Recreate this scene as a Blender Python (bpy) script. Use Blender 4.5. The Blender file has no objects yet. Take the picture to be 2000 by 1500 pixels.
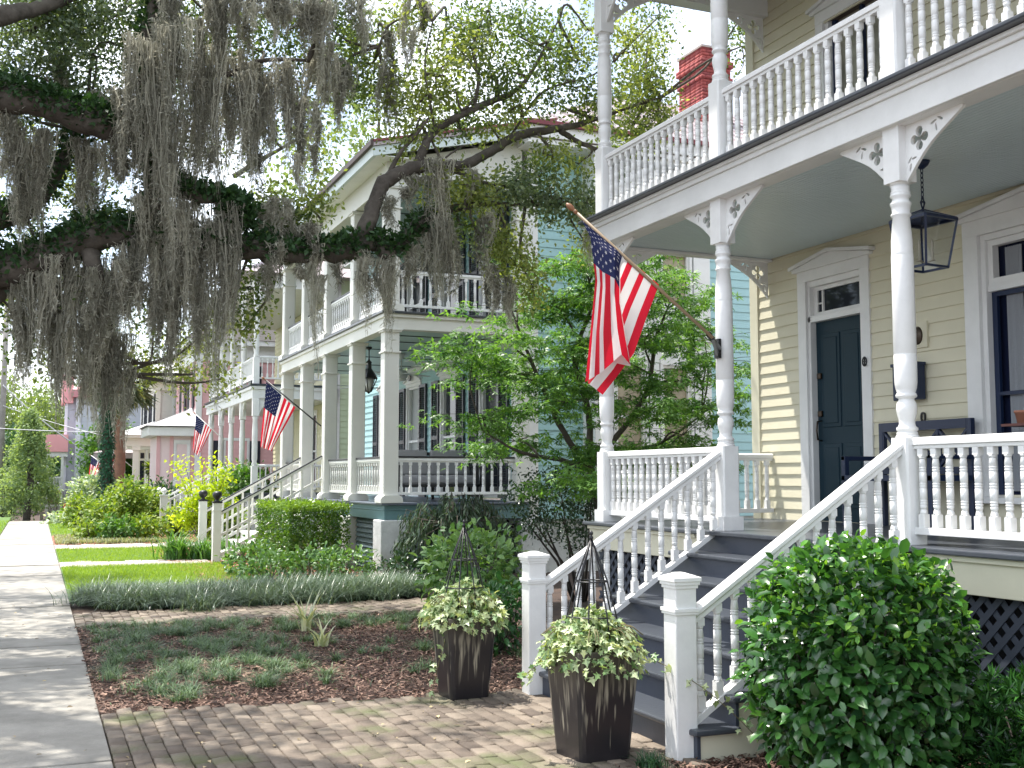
import bpy, bmesh, math, random
import numpy as np
from mathutils import Vector, Matrix
random.seed(7); rng = np.random.default_rng(11)
S = bpy.context.scene
C = S.collection
# ------------------------------------------------------------------ camera, world, sun, exposure
FPX = 2200.0; EYE = 1.6
PIT = math.atan(185 / FPX); YAW = math.atan(930 * math.cos(PIT) / FPX)
cam_d = bpy.data.cameras.new('camera'); cam = bpy.data.objects.new('camera', cam_d); C.objects.link(cam)
cam_d.sensor_width = 36; cam_d.lens = 36 * FPX / 2000; cam_d.clip_end = 2000; cam_d.clip_start = 0.05
cam.location = (0, 0, EYE); cam.rotation_euler = (math.pi / 2 + PIT, 0, -YAW)
S.camera = cam
CF = Vector((math.sin(YAW) * math.cos(PIT), math.cos(YAW) * math.cos(PIT), math.sin(PIT)))
CR = Vector((math.cos(YAW), -math.sin(YAW), 0)); CU = CR.cross(CF)
def at(px, py, d):            # point seen at (px, py) of the 2000x1500 photo, d metres deep
    px, py, d = float(px), float(py), float(d)
    return Vector((0, 0, EYE)) + d * (CF + (px - 1000) / FPX * CR + (750 - py) / FPX * CU)
def onx(px, py, X):
    r = CF + (px - 1000) / FPX * CR + (750 - py) / FPX * CU
    return Vector((0, 0, EYE)) + r * (X / r.x)
def ony(px, py, Y):
    r = CF + (px - 1000) / FPX * CR + (750 - py) / FPX * CU
    return Vector((0, 0, EYE)) + r * (Y / r.y)
SUN_DIR = Vector((-0.20, 0.28, 0.94)).normalized()
w = bpy.data.worlds.new('World'); S.world = w; w.use_nodes = True
nt = w.node_tree; nt.nodes.clear()
out = nt.nodes.new('ShaderNodeOutputWorld'); bg = nt.nodes.new('ShaderNodeBackground'); bg.inputs[1].default_value = 0.15
sky = nt.nodes.new('ShaderNodeTexSky'); sky.sky_type = 'NISHITA'; sky.sun_disc = False
sky.sun_elevation = math.asin(SUN_DIR.z); sky.sun_rotation = math.atan2(SUN_DIR.x, SUN_DIR.y)
sky.air_density = 1.0; sky.dust_density = 2.0
tc = nt.nodes.new('ShaderNodeTexCoord'); no = nt.nodes.new('ShaderNodeTexNoise'); no.inputs['Scale'].default_value = 3.0
no.inputs['Detail'].default_value = 8; no.inputs['Roughness'].default_value = 0.6
rp = nt.nodes.new('ShaderNodeValToRGB'); rp.color_ramp.elements[0].position = 0.36; rp.color_ramp.elements[1].position = 0.62
mx = nt.nodes.new('ShaderNodeMixRGB'); mx.inputs[2].default_value = (8.0, 8.3, 8.7, 1)
nt.links.new(tc.outputs['Generated'], no.inputs['Vector']); nt.links.new(no.outputs['Fac'], rp.inputs[0])
nt.links.new(rp.outputs[0], mx.inputs[0]); nt.links.new(sky.outputs[0], mx.inputs[1]); nt.links.new(mx.outputs[0], bg.inputs[0]); nt.links.new(bg.outputs[0], out.inputs[0])
sd = bpy.data.lights.new('sun', 'SUN'); sd.energy = 4.2; sd.angle = math.radians(0.55); sd.color = (1.0, 0.955, 0.88)
so = bpy.data.objects.new('sun', sd); C.objects.link(so); so.rotation_euler = SUN_DIR.to_track_quat('Z', 'Y').to_euler()
S.view_settings.view_transform = 'Standard'; S.view_settings.look = 'None'; S.view_settings.gamma = 1.0
S.view_settings.exposure = 1.08
S.render.engine = 'CYCLES'
S.cycles.max_bounces = 6; S.cycles.diffuse_bounces = 4; S.cycles.transmission_bounces = 6; S.cycles.transparent_max_bounces = 8

# ------------------------------------------------------------------ materials
MT = {}
def mat(name, col, rough=0.6, bump=0.0, bscale=40, var=0.0, vscale=3.0, col2=None, metal=0.0, spec=0.5, trans=0.0, attr=False, alpha=None, stretch=None, coat=0.0):
    """Principled material; var = soft blotchy colour variation between col and col2, attr = per-leaf mix between col and col2."""
    if name in MT: return MT[name]
    m = bpy.data.materials.new(name); m.use_nodes = True; t = m.node_tree; b = t.nodes['Principled BSDF']; o = t.nodes['Material Output']
    c1 = (*col, 1); c2 = (*(col2 or [x * (1 - var) for x in col]), 1)
    b.inputs['Roughness'].default_value = rough; b.inputs['Metallic'].default_value = metal; b.inputs['Specular IOR Level'].default_value = spec
    if coat: b.inputs['Coat Weight'].default_value = coat; b.inputs['Coat Roughness'].default_value = 0.15
    geo = t.nodes.new('ShaderNodeTexCoord'); src = geo.outputs['Object']
    if stretch:
        mp = t.nodes.new('ShaderNodeMapping'); mp.inputs['Scale'].default_value = stretch; t.links.new(src, mp.inputs[0]); src = mp.outputs[0]
    cout = None
    if attr:
        a = t.nodes.new('ShaderNodeAttribute'); a.attribute_name = 'v'
        mr = t.nodes.new('ShaderNodeMixRGB'); mr.inputs[1].default_value = c1; mr.inputs[2].default_value = c2
        t.links.new(a.outputs['Fac'], mr.inputs[0]); cout = mr.outputs[0]
        if var:
            n = t.nodes.new('ShaderNodeTexNoise'); n.inputs['Scale'].default_value = vscale; n.inputs['Detail'].default_value = 5; t.links.new(src, n.inputs['Vector'])
            r = t.nodes.new('ShaderNodeMapRange'); r.inputs[1].default_value = 0.3; r.inputs[2].default_value = 0.7; r.inputs[3].default_value = 1 - var; r.inputs[4].default_value = 1 + var * .3
            t.links.new(n.outputs['Fac'], r.inputs[0])
            mm = t.nodes.new('ShaderNodeVectorMath'); mm.operation = 'SCALE'; t.links.new(cout, mm.inputs[0]); t.links.new(r.outputs[0], mm.inputs['Scale']); cout = mm.outputs[0]
    elif var or col2:
        n = t.nodes.new('ShaderNodeTexNoise'); n.inputs['Scale'].default_value = vscale; n.inputs['Detail'].default_value = 6; n.inputs['Roughness'].default_value = .65
        t.links.new(src, n.inputs['Vector'])
        r = t.nodes.new('ShaderNodeValToRGB'); r.color_ramp.elements[0].position = 0.35; r.color_ramp.elements[1].position = 0.65
        r.color_ramp.elements[0].color = c1; r.color_ramp.elements[1].color = c2
        t.links.new(n.outputs['Fac'], r.inputs[0]); cout = r.outputs[0]
    if cout is not None: t.links.new(cout, b.inputs['Base Color'])
    else: b.inputs['Base Color'].default_value = c1
    if bump:
        n = t.nodes.new('ShaderNodeTexNoise'); n.inputs['Scale'].default_value = bscale; n.inputs['Detail'].default_value = 5; t.links.new(src, n.inputs['Vector'])
        bp = t.nodes.new('ShaderNodeBump'); bp.inputs['Strength'].default_value = bump; bp.inputs['Distance'].default_value = 0.01
        t.links.new(n.outputs['Fac'], bp.inputs['Height']); t.links.new(bp.outputs[0], b.inputs['Normal'])
    if trans:
        tr = t.nodes.new('ShaderNodeBsdfTranslucent')
        if cout is not None:
            g = t.nodes.new('ShaderNodeVectorMath'); g.operation = 'MULTIPLY'; g.inputs[1].default_value = (1.5, 1.45, .55) if attr == True else (1, 1, 1)
            t.links.new(cout, g.inputs[0]); t.links.new(g.outputs[0], tr.inputs[0])
        else: tr.inputs[0].default_value = c1
        ms = t.nodes.new('ShaderNodeMixShader'); ms.inputs[0].default_value = trans
        t.links.new(b.outputs[0], ms.inputs[1]); t.links.new(tr.outputs[0], ms.inputs[2]); t.links.new(ms.outputs[0], o.inputs[0])
    MT[name] = m; return m
def glass_mat(name, col=(0.02, 0.025, 0.035), rough=0.04):
    return mat(name, col, rough=rough, spec=0.35)
white = mat('white_paint', (0.80, 0.80, 0.79), 0.42, 0.2, 25, var=0.10, vscale=2.5)
white2 = mat('white_rail_paint', (0.83, 0.83, 0.82), 0.38, 0.15, 30, var=0.09, vscale=5)
cream = mat('cream_board_paint', (0.70, 0.67, 0.52), 0.5, 0.1, 20, var=0.06)
yellow = mat('pale_yellow_clapboard_paint', (0.70, 0.66, 0.50), 0.5, 0.15, 12, var=0.07, vscale=1.5)
deckgrey = mat('grey_porch_paint', (0.062, 0.07, 0.085), 0.3, 0.15, 30, var=0.25, vscale=3)
ceil1 = mat('blue_grey_ceiling_paint', (0.58, 0.68, 0.71), 0.35, 0.05, 30, var=0.04)
doorblue = mat('dark_teal_door_paint', (0.010, 0.030, 0.045), 0.5, 0.05, 30, spec=.2)
black = mat('black_metal', (0.012, 0.012, 0.015), 0.4, 0.1, 60)
navy = mat('navy_metal', (0.008, 0.02, 0.06), 0.35, 0.1, 60)
glass = glass_mat('dark_window_glass'); 
lattice_m = mat('blue_grey_lattice_paint', (0.055, 0.065, 0.09), 0.6, 0.1, 40)
dark = mat('near_black_matte', (0.010, 0.010, 0.012), 0.9)  # near-black; on the backing sheets it stands in for shade under the floors
beige = mat('warm_white_column_paint', (0.72, 0.715, 0.67), 0.5, 0.1, 20, var=0.04)
teal = mat('teal_skirt_paint', (0.12, 0.22, 0.23), 0.5, 0.1, 20, var=0.1)
cyan = mat('pale_cyan_clapboard_paint', (0.36, 0.58, 0.60), 0.5, 0.12, 14, var=0.06)
ceil2 = mat('pale_blue_ceiling_paint', (0.42, 0.56, 0.57), 0.4, var=0.04)
shut = mat('black_shutter_paint', (0.02, 0.022, 0.035), 0.35, 0.1, 60)
pier_m = mat('whitewashed_masonry', (0.62, 0.63, 0.62), 0.85, 0.6, 18, var=0.22, vscale=4)
roofmetal = mat('weathered_metal_roof', (0.42, 0.36, 0.37), 0.4, 0.1, 6, var=0.15, vscale=1.2, metal=0.3)
redtrim = mat('dark_red_roof_edge', (0.20, 0.03, 0.04), 0.5, var=0.2)
brickred = mat('red_brick', (0.34, 0.07, 0.06), 0.9, 0.8, 30, attr='b', col2=(0.22, 0.05, 0.05), var=.25)
curtain = mat('white_lace_curtain', (0.40, 0.42, 0.45), 0.9, 0.3, 50, trans=0.25)

# ------------------------------------------------------------------ mesh building helpers
WP = {}   # world position of every object's origin
def tag(o, label=None, cat=None, group=None, kind=None):
    if label: o['label'] = label
    if cat: o['category'] = cat
    if group: o['group'] = group
    if kind: o['kind'] = kind
    return o
def thing(name, loc, label, cat, group=None):
    o = bpy.data.objects.new(name, None); C.objects.link(o); o.location = loc; o.empty_display_size = 0.2
    WP[o.name] = Vector(loc); return tag(o, label, cat, group)
def link(me, name, mats, parent=None, org=None):
    o = bpy.data.objects.new(name, me); C.objects.link(o)
    for m in (mats if isinstance(mats, (list, tuple)) else [mats]): me.materials.append(m)
    n = len(me.vertices); co = np.empty(n * 3, np.float32); me.vertices.foreach_get('co', co); co = co.reshape(-1, 3)
    if org is None:
        if parent: org = WP[parent.name]
        else: lo, hi = co.min(0), co.max(0); org = Vector(((lo[0] + hi[0]) / 2, (lo[1] + hi[1]) / 2, lo[2]))
    org = Vector(org); co -= np.array(org, np.float32); me.vertices.foreach_set('co', co.ravel()); me.update()
    o.location = org - (WP[parent.name] if parent else Vector((0, 0, 0)))
    if parent: o.parent = parent
    WP[o.name] = org; return o
def dup(src, parent, wpos):
    o = src.copy(); C.objects.link(o); o.parent = parent
    o.location = Vector(wpos) - (WP[parent.name] if parent else Vector((0, 0, 0))); WP[o.name] = Vector(wpos); return o
def copy_tree(src, wpos, parent=None):
    o = dup(src, parent, wpos)
    for ch in list(src.children): copy_tree(ch, Vector(wpos) + (WP[ch.name] - WP[src.name]), o)
    return o
class MB:
    def __init__(s, T=None): s.v = []; s.f = []; s.sm = []; s.mi = []; s.T = T; s.cur = 0
    def add(s, vs, fs, smooth=False):
        b = len(s.v); s.v += [tuple(s.T(*p)) if s.T else tuple(p) for p in vs]
        for f in fs: s.f.append([b + i for i in f]); s.sm.append(smooth); s.mi.append(s.cur)
        return s
    def box(s, a, b):
        x0, y0, z0 = a; x1, y1, z1 = b
        return s.add([(x0, y0, z0), (x1, y0, z0), (x1, y1, z0), (x0, y1, z0), (x0, y0, z1), (x1, y0, z1), (x1, y1, z1), (x0, y1, z1)],
                     [(0, 3, 2, 1), (4, 5, 6, 7), (0, 1, 5, 4), (1, 2, 6, 5), (2, 3, 7, 6), (3, 0, 4, 7)])
    def bar(s, p, q, wx, wz, up=(0, 0, 1)):       # rectangular bar from p to q, wx wide, wz deep along 'up'
        p = Vector(p); q = Vector(q); d = (q - p).normalized(); u = Vector(up); r = d.cross(u).normalized(); u = r.cross(d).normalized()
        vs = [c + r * (a * wx / 2) + u * (b * wz / 2) for c in (p, q) for a, b in ((-1, -1), (1, -1), (1, 1), (-1, 1))]
        return s.add(vs, [(0, 3, 2, 1), (4, 5, 6, 7), (0, 1, 5, 4), (1, 2, 6, 5), (2, 3, 7, 6), (3, 0, 4, 7)])
    def prism(s, prof, a, b, axis=0):   # 2D profile extruded along axis; prof in the other two coords
        n = len(prof); mk = {0: lambda t, p: (t, p[0], p[1]), 1: lambda t, p: (p[0], t, p[1]), 2: lambda t, p: (p[0], p[1], t)}[axis]
        vs = [mk(a, p) for p in prof] + [mk(b, p) for p in prof]
        return s.add(vs, [tuple(range(n - 1, -1, -1)), tuple(range(n, 2 * n))] + [(i, (i + 1) % n, n + (i + 1) % n, n + i) for i in range(n)])
    def lathe(s, c, prof, n=16, smooth=True):      # prof: (radius, z) pairs
        vs = []; fs = []
        for r, z in prof:
            for k in range(n): a = 2 * math.pi * k / n; vs.append((c[0] + r * math.cos(a), c[1] + r * math.sin(a), c[2] + z))
        for j in range(len(prof) - 1):
            for k in range(n): fs.append((j * n + k, j * n + (k + 1) % n, (j + 1) * n + (k + 1) % n, (j + 1) * n + k))
        fs += [tuple(range(n - 1, -1, -1)), tuple((len(prof) - 1) * n + k for k in range(n))]
        return s.add(vs, fs, smooth)
    def tube(s, pts, rad, n=8, smooth=True):
        pts = [Vector(p) for p in pts]; m = len(pts); rad = rad if isinstance(rad, (list, tuple)) else [rad] * m
        vs = []; fs = []; u = None
        for i, p in enumerate(pts):
            d = (pts[min(i + 1, m - 1)] - pts[max(i - 1, 0)]).normalized()
            if u is None: u = d.orthogonal().normalized()
            u = (u - d * u.dot(d)).normalized(); r = d.cross(u)
            for k in range(n): a = 2 * math.pi * k / n; vs.append(p + (u * math.cos(a) + r * math.sin(a)) * rad[i])
        for j in range(m - 1):
            for k in range(n): fs.append((j * n + k, j * n + (k + 1) % n, (j + 1) * n + (k + 1) % n, (j + 1) * n + k))
        fs += [tuple(range(n - 1, -1, -1)), tuple((m - 1) * n + k for k in range(n))]
        return s.add(vs, fs, smooth)
    def sq(s, c, a, z0, z1, ch=0.0):    # square post with chamfered edges
        h = a / 2
        if not ch: return s.box((c[0] - h, c[1] - h, z0), (c[0] + h, c[1] + h, z1))
        p = [(h, -h + ch), (h, h - ch), (h - ch, h), (-h + ch, h), (-h, h - ch), (-h, -h + ch), (-h + ch, -h), (h - ch, -h)]
        return s.prism([(c[0] + x, c[1] + y) for x, y in p], z0, z1, 2)
    def build(s, name, mats, parent=None, org=None, fix=True, bevel=0.0):
        me = bpy.data.meshes.new(name); me.from_pydata(s.v, [], s.f); me.polygons.foreach_set('use_smooth', s.sm); me.polygons.foreach_set('material_index', s.mi)
        if fix or bevel:
            bm = bmesh.new(); bm.from_mesh(me)
            bmesh.ops.recalc_face_normals(bm, faces=bm.faces)
            bm.to_mesh(me); bm.free()
        o = link(me, name, mats, parent, org)
        if bevel:
            md = o.modifiers.new('bevel', 'BEVEL'); md.width = bevel; md.segments = 2; md.limit_method = 'ANGLE'
        return o
def TX(c): return lambda s_, d, z: (c - d, s_, z)     # wall facing -X at X=c : (along, outward, up)
def TY(c): return lambda s_, d, z: (s_, c - d, z)     # wall facing -Y at Y=c
def clap(T, a0, a1, z0, z1, holes=(), e=0.12, th=0.016):
    m = MB(T); n = max(1, round((z1 - z0) / e)); e = (z1 - z0) / n
    for i in range(n):
        za = z0 + i * e; zb = za + e + 0.004; mid = (za + zb) / 2
        seg = [(a0, a1)]
        for (h0, h1, hz0, hz1) in holes:
            if hz0 - 0.03 < mid < hz1 + 0.03:
                ns = []
                for p, q in seg:
                    if h1 <= p or h0 >= q: ns.append((p, q)); continue
                    if h0 > p: ns.append((p, h0))
                    if h1 < q: ns.append((h1, q))
                seg = ns
        for p, q in seg:
            if q - p > 0.01: m.add([(p, 0, za), (q, 0, za), (q, th + .002, za), (p, th + .002, za), (p, -0.02, zb), (q, -0.02, zb), (q, .003, zb), (p, .003, zb)],
                [(0, 1, 2, 3), (4, 5, 6, 7), (3, 2, 6, 7), (0, 3, 7, 4), (1, 2, 6, 5), (0, 1, 5, 4)])
    return m
def noisemesh(name, V, F, mats, parent=None, vattr=None, org=None, smooth=False):
    """big numpy mesh: V (n,3), F (m,k) all same k"""
    me = bpy.data.meshes.new(name); m, k = F.shape
    me.vertices.add(len(V)); me.vertices.foreach_set('co', np.ascontiguousarray(V, np.float32).ravel())
    me.loops.add(m * k); me.loops.foreach_set('vertex_index', np.ascontiguousarray(F, np.int32).ravel())
    me.polygons.add(m); me.polygons.foreach_set('loop_start', np.arange(0, m * k, k, dtype=np.int32)); me.polygons.foreach_set('loop_total', np.full(m, k, np.int32))
    if smooth: me.polygons.foreach_set('use_smooth', np.ones(m, bool))
    me.update(calc_edges=True)
    if vattr is not None:
        a = me.attributes.new('v', 'FLOAT', 'FACE'); a.data.foreach_set('value', np.ascontiguousarray(vattr, np.float32))
    return link(me, name, mats, parent, org)
# ------------------------------------------------------------------ leaves
SHP = {  # (along, across, lift) template and faces
 'rhomb': ([(0, 0, 0), (.5, .28, .05), (1, 0, -.03), (.5, -.28, .05)], [(0, 1, 2, 3)]),
 'oval': ([(0, 0, 0), (.28, .25, .08), (.68, .24, .07), (1, 0, -.12), (.68, -.24, .07), (.28, -.25, .08), (.3, 0, 0), (.68, 0, -.02)], [(0, 6, 1, 1), (6, 7, 2, 1), (7, 3, 2, 2), (0, 5, 6, 6), (6, 5, 4, 7), (7, 4, 3, 3)]),
 'lance': ([(0, 0, 0), (.35, .09, .03), (1, 0, -.1), (.35, -.09, .03)], [(0, 1, 2, 3)]),
 'ivy': ([(0, 0, 0), (-.05, .3, .0), (.25, .22, .06), (.35, .5, -.05), (.55, .2, .04), (1, 0, -.1), (.55, -.2, .04), (.35, -.5, -.05), (.25, -.22, .06), (-.05, -.3, .0)],
         [(0, 2, 1, 1), (0, 4, 3, 2), (0, 6, 5, 4), (0, 8, 7, 6), (0, 9, 8, 8)]),
 'maple': ([(0, 0, 0), (.4, .15, 0), (1, 0, -.1), (.4, -.15, 0), (.30, .34, 0), (.78, .62, -.12), (.12, .30, 0), (.30, -.34, 0), (.78, -.62, -.12), (.12, -.30, 0), (.16, .42, 0), (.12, .85, -.1), (-.12, .3, 0), (.16, -.42, 0), (.12, -.85, -.1), (-.12, -.3, 0)],
           [(0, 1, 2, 3), (0, 4, 5, 6), (0, 9, 8, 7), (0, 10, 11, 12), (0, 15, 14, 13)]),
}
def norm(a): return a / np.maximum(np.linalg.norm(a, axis=-1, keepdims=True), 1e-9)
def leafmesh(P, size, axis, nrm, shape='rhomb'):
    t, fs = SHP[shape]; t = np.array(t, float)
    a = norm(axis); s_ = norm(np.cross(nrm, a)); n = np.cross(a, s_)
    size = np.broadcast_to(size, (len(P),))[:, None, None]
    V = P[:, None, :] + size * (t[None, :, 0:1] * a[:, None] + t[None, :, 1:2] * s_[:, None] + t[None, :, 2:3] * n[:, None])
    k = len(t)
    if any(len(set(f)) < 4 for f in fs):
        tr = []
        for f in fs:
            g = list(dict.fromkeys(f)); tr += [(g[0], g[i], g[i + 1]) for i in range(1, len(g) - 1)]
        fs = tr
    F = np.array(fs)[None] + (np.arange(len(P)) * k)[:, None, None]
    return V.reshape(-1, 3), F.reshape(-1, F.shape[-1]), len(fs)
def foliage(name, P, size, mats, parent=None, axis=None, nrm=None, shape='rhomb', up=0.6, var=None):
    n = len(P); 
    if axis is None: axis = rng.normal(size=(n, 3)); axis[:, 2] -= 0.2
    if nrm is None: nrm = rng.normal(size=(n, 3)) * (1 - up) + np.array([0, 0, up * 2])
    V, F, k = leafmesh(P, size, axis, nrm, shape)
    v = rng.random(n) if var is None else var
    return noisemesh(name, V, F, mats, parent, np.repeat(v, k))
def blob(c, r, ncl, nl, spread, shell=0.5):
    """clumps of leaf points in an ellipsoid c,r"""
    d = norm(rng.normal(size=(ncl, 3))); rad = (shell + (1 - shell) * rng.random((ncl, 1))) ** (1 / 1.5)
    cc = np.array(c) + d * rad * np.array(r)
    P = cc[:, None, :] + rng.normal(size=(ncl, nl, 3)) * spread
    return P.reshape(-1, 3)
def catmull(pts, k=6):
    P = [np.array(p, float) for p in pts]; P = [2 * P[0] - P[1]] + P + [2 * P[-1] - P[-2]]; o = []
    for i in range(1, len(P) - 2):
        for j in range(k):
            t = j / k; a, b, c, d = P[i - 1:i + 3]
            o.append(0.5 * ((2 * b) + (-a + c) * t + (2 * a - 5 * b + 4 * c - d) * t * t + (-a + 3 * b - 3 * c + d) * t ** 3))
    o.append(P[-2]); return np.array(o)
def limb(m, pts, k=6, n=9, rough=0.12):
    """pts: (x,y,z,r)"""
    Q = catmull(pts, k); rr = np.maximum(Q[:, 3], 0.002); J = rng.normal(size=(len(Q), 3)) * (rr[:, None] * rough)
    b = len(m.v); m.tube([Vector(q[:3] + j) for q, j in zip(Q, J)], [float(r * (1 + rough * (random.random() - .5))) for r in rr], n)
    return Q
def A(px, py, d, r): p = at(px, py, d); return (p.x, p.y, p.z, r)
exec_parts = []
# ================================================================== GROUND
def dip(y): t = np.clip((y - 46) / 12, 0, 1); return -0.55 * t * t * (3 - 2 * t)
gx = np.concatenate([np.linspace(-300, -12, 8), np.linspace(-10, 24, 35), np.linspace(30, 300, 7)]); gy = np.concatenate([[-60, -20], np.linspace(-4, 90, 95), [110, 150, 250, 500]])
GX, GY = np.meshgrid(gx, gy, indexing='ij'); GZ = -0.035 + dip(GY) + 0.006 * np.sin(GX * 2.1 + GY * 1.3)
V = np.stack([GX, GY, GZ], -1).reshape(-1, 3); ny = len(gy)
F = np.array([(i * ny + j, (i + 1) * ny + j, (i + 1) * ny + j + 1, i * ny + j + 1) for i in range(len(gx) - 1) for j in range(ny - 1)])
soil = mat('bare_soil', (0.075, 0.045, 0.032), 0.95, 0.8, 25, col2=(0.035, 0.022, 0.018), vscale=8)
tag(noisemesh('ground', V, F, soil, org=(0, 0, 0), smooth=True), kind='structure')
conc = mat('sidewalk_concrete', (0.33, 0.31, 0.275), 0.85, 0.35, 60, col2=(0.20, 0.188, 0.165), vscale=2.2)
m = MB(); y = -4.0; k = 0
while y < 53:
    L = 1.22 if y < 24 else 1.5; dz = random.uniform(-.010, .006); z0 = float(dip(np.array(y)))
    z1 = float(dip(np.array(y + L)))
    m.add([(-.88, y + .011, z0 - .1), (.455, y + .011, z0 - .1), (.455, y + L - .011, z1 - .1), (-.88, y + L - .011, z1 - .1),
           (-.88, y + .011, z0 + dz), (.455, y + .011, z0 + dz), (.455, y + L - .011, z1 + dz + .002), (-.88, y + L - .011, z1 + dz)],
          [(0, 3, 2, 1), (4, 5, 6, 7), (0, 1, 5, 4), (1, 2, 6, 5), (2, 3, 7, 6), (3, 0, 4, 7)]); y += L
tag(m.build('sidewalk', conc, bevel=.008), kind='structure')
# brick paving: single bricks laid lengthwise along the street, half-lapped, a little uneven
brick_m = mat('worn_paving_brick', (0.115, 0.088, 0.068), 0.85, 0.7, 45, attr='b', col2=(0.245, 0.20, 0.155), var=0.35, vscale=5)
t = brick_m.node_tree; b = t.nodes['Principled BSDF']; lk = b.inputs['Base Color'].links[0].from_socket
n1 = t.nodes.new('ShaderNodeTexNoise'); n1.inputs['Scale'].default_value = 1.6; n1.inputs['Detail'].default_value = 8; tcn = t.nodes.new('ShaderNodeTexCoord'); t.links.new(tcn.outputs['Object'], n1.inputs['Vector'])
r1 = t.nodes.new('ShaderNodeMapRange'); r1.inputs[1].default_value = .54; r1.inputs[2].default_value = .68; r1.inputs[4].default_value = .75; t.links.new(n1.outputs['Fac'], r1.inputs[0])
mm = t.nodes.new('ShaderNodeMixRGB'); mm.inputs[2].default_value = (.085, .105, .035, 1); t.links.new(r1.outputs[0], mm.inputs[0]); t.links.new(lk, mm.inputs[1]); t.links.new(mm.outputs[0], b.inputs['Base Color'])
def bricks(name, region, x0, x1, y0, y1, bl=.205, bw=.103, zt=.004, mt=None, tilt=.004):
    V = []; va = []; nx = int((x1 - x0) / bw)
    for i in range(nx):
        xa = x0 + i * bw; y = y0 - (bl / 2 if i % 2 else 0) + random.uniform(-.02, .02)
        while y < y1:
            l = bl + random.uniform(-.006, .006)
            if region(xa + bw / 2, y + l / 2):
                g = .0035; z = zt + random.uniform(-tilt, tilt) ; tx = random.uniform(-tilt, tilt); ty = random.uniform(-tilt, tilt); jx = random.uniform(-.002, .002)
                c = .006
                a, bb, cc, d = xa + g + jx, xa + bw - g + jx, y + g, y + l - g
                V += [(a, cc, z - .05), (bb, cc, z - .05), (bb, d, z - .05), (a, d, z - .05), (a, cc, z - c), (bb, cc, z - c), (bb, d, z - c + ty), (a, d, z - c + ty),
                      (a + c, cc + c, z + tx), (bb - c, cc + c, z - tx), (bb - c, d - c, z - tx + ty), (a + c, d - c, z + tx + ty)]
                va.append(random.random())
            y += l
    V = np.array(V); n = len(va)
    f = np.array([(0, 1, 5, 4), (1, 2, 6, 5), (2, 3, 7, 6), (3, 0, 4, 7), (4, 5, 9, 8), (5, 6, 10, 9), (6, 7, 11, 10), (7, 4, 8, 11), (8, 9, 10, 11)])
    F = (f[None] + 12 * np.arange(n)[:, None, None]).reshape(-1, 4)
    return tag(noisemesh(name, V, F, mt or brick_m, vattr=np.repeat(va, 9), org=(x0, y0, 0)), kind='structure')
yedge = lambda x: 8.36 - .12 * (x - .4) + .02 * math.sin(x * 3)
reg = lambda x, y: (y < yedge(x) if x < 3.5 else y < 8.0) and (x < 3.0 or y > 5.62)
bricks('brick_paving', reg, .46, 3.62, 3.2, 8.4)
bricks('brick_path', lambda x, y: True, .46, 5.2, 13.3, 14.5, tilt=.006)
joint = mat('sandy_joint_soil', (0.06, 0.055, 0.03), 0.95, 0.5, 60, var=0.4)
m = MB(); m.add([(.46, 3, -.012), (3.0, 3, -.012), (3.0, 5.6, -.012), (3.6, 5.6, -.012), (3.6, 8.0, -.012), (.46, 8.36, -.012)], [(0, 1, 2, 3, 4, 5)])
m.add([(.46, 13.3, -.012), (5.2, 13.3, -.012), (5.2, 14.5, -.012), (.46, 14.5, -.012)], [(0, 1, 2, 3)])
tag(m.build('paving_bed', joint), kind='structure')
# paver walks to the second and third houses
paver = mat('pale_pavers', (0.42, 0.38, 0.35), 0.8, 0.3, 40, attr='b', col2=(0.33, 0.28, 0.25), var=.1)
bricks('paver_path', lambda x, y: True, .46, 3.4, 22.3, 23.3, bl=.4, bw=.3, zt=.006, mt=paver)
bricks('paver_walk', lambda x, y: True, .46, 4.0, 28.0, 29.4, bl=.4, bw=.3, zt=.006, mt=paver)
# lawns
lawn_m = mat('lawn_turf', (0.08, 0.14, 0.02), 0.9, 0.9, 60, col2=(0.06, 0.13, 0.015), vscale=6)
m = MB()
for (x0, x1, y0, y1) in ((.46, 3.3, 16.0, 22.25), (.46, 2.9, 23.35, 27.95), (.46, 2.2, 34.5, 47), (-7, -.9, 20, 52)):
    m.add([(x0, y0, -.008), (x1, y0, -.008), (x1, y1, -.008), (x0, y1, -.008)], [(0, 1, 2, 3)])
tag(m.build('lawn', lawn_m, org=(0, 0, 0)), kind='structure')
asph = mat('asphalt', (0.055, 0.055, 0.06), 0.9, 0.4, 80, var=0.2)
m = MB(); m.add([(-17, -30, -.02), (-8, -30, -.02), (-8, 50, -.02), (-17, 50, -.02)], [(0, 1, 2, 3)])
m.add([(-40, 55, -.50), (40, 55, -.50), (40, 62, -.555), (-40, 62, -.555)], [(0, 1, 2, 3)])
tag(m.build('road', asph, org=(0, 0, 0)), kind='structure')
kerb_m = mat('kerb_concrete', (0.45, 0.44, 0.42), 0.85, 0.3, 40, var=.15)
m = MB(); m.box((-8, -30, -.1), (-7.85, 50, .08)); tag(m.build('kerb', kerb_m), kind='structure')

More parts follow.
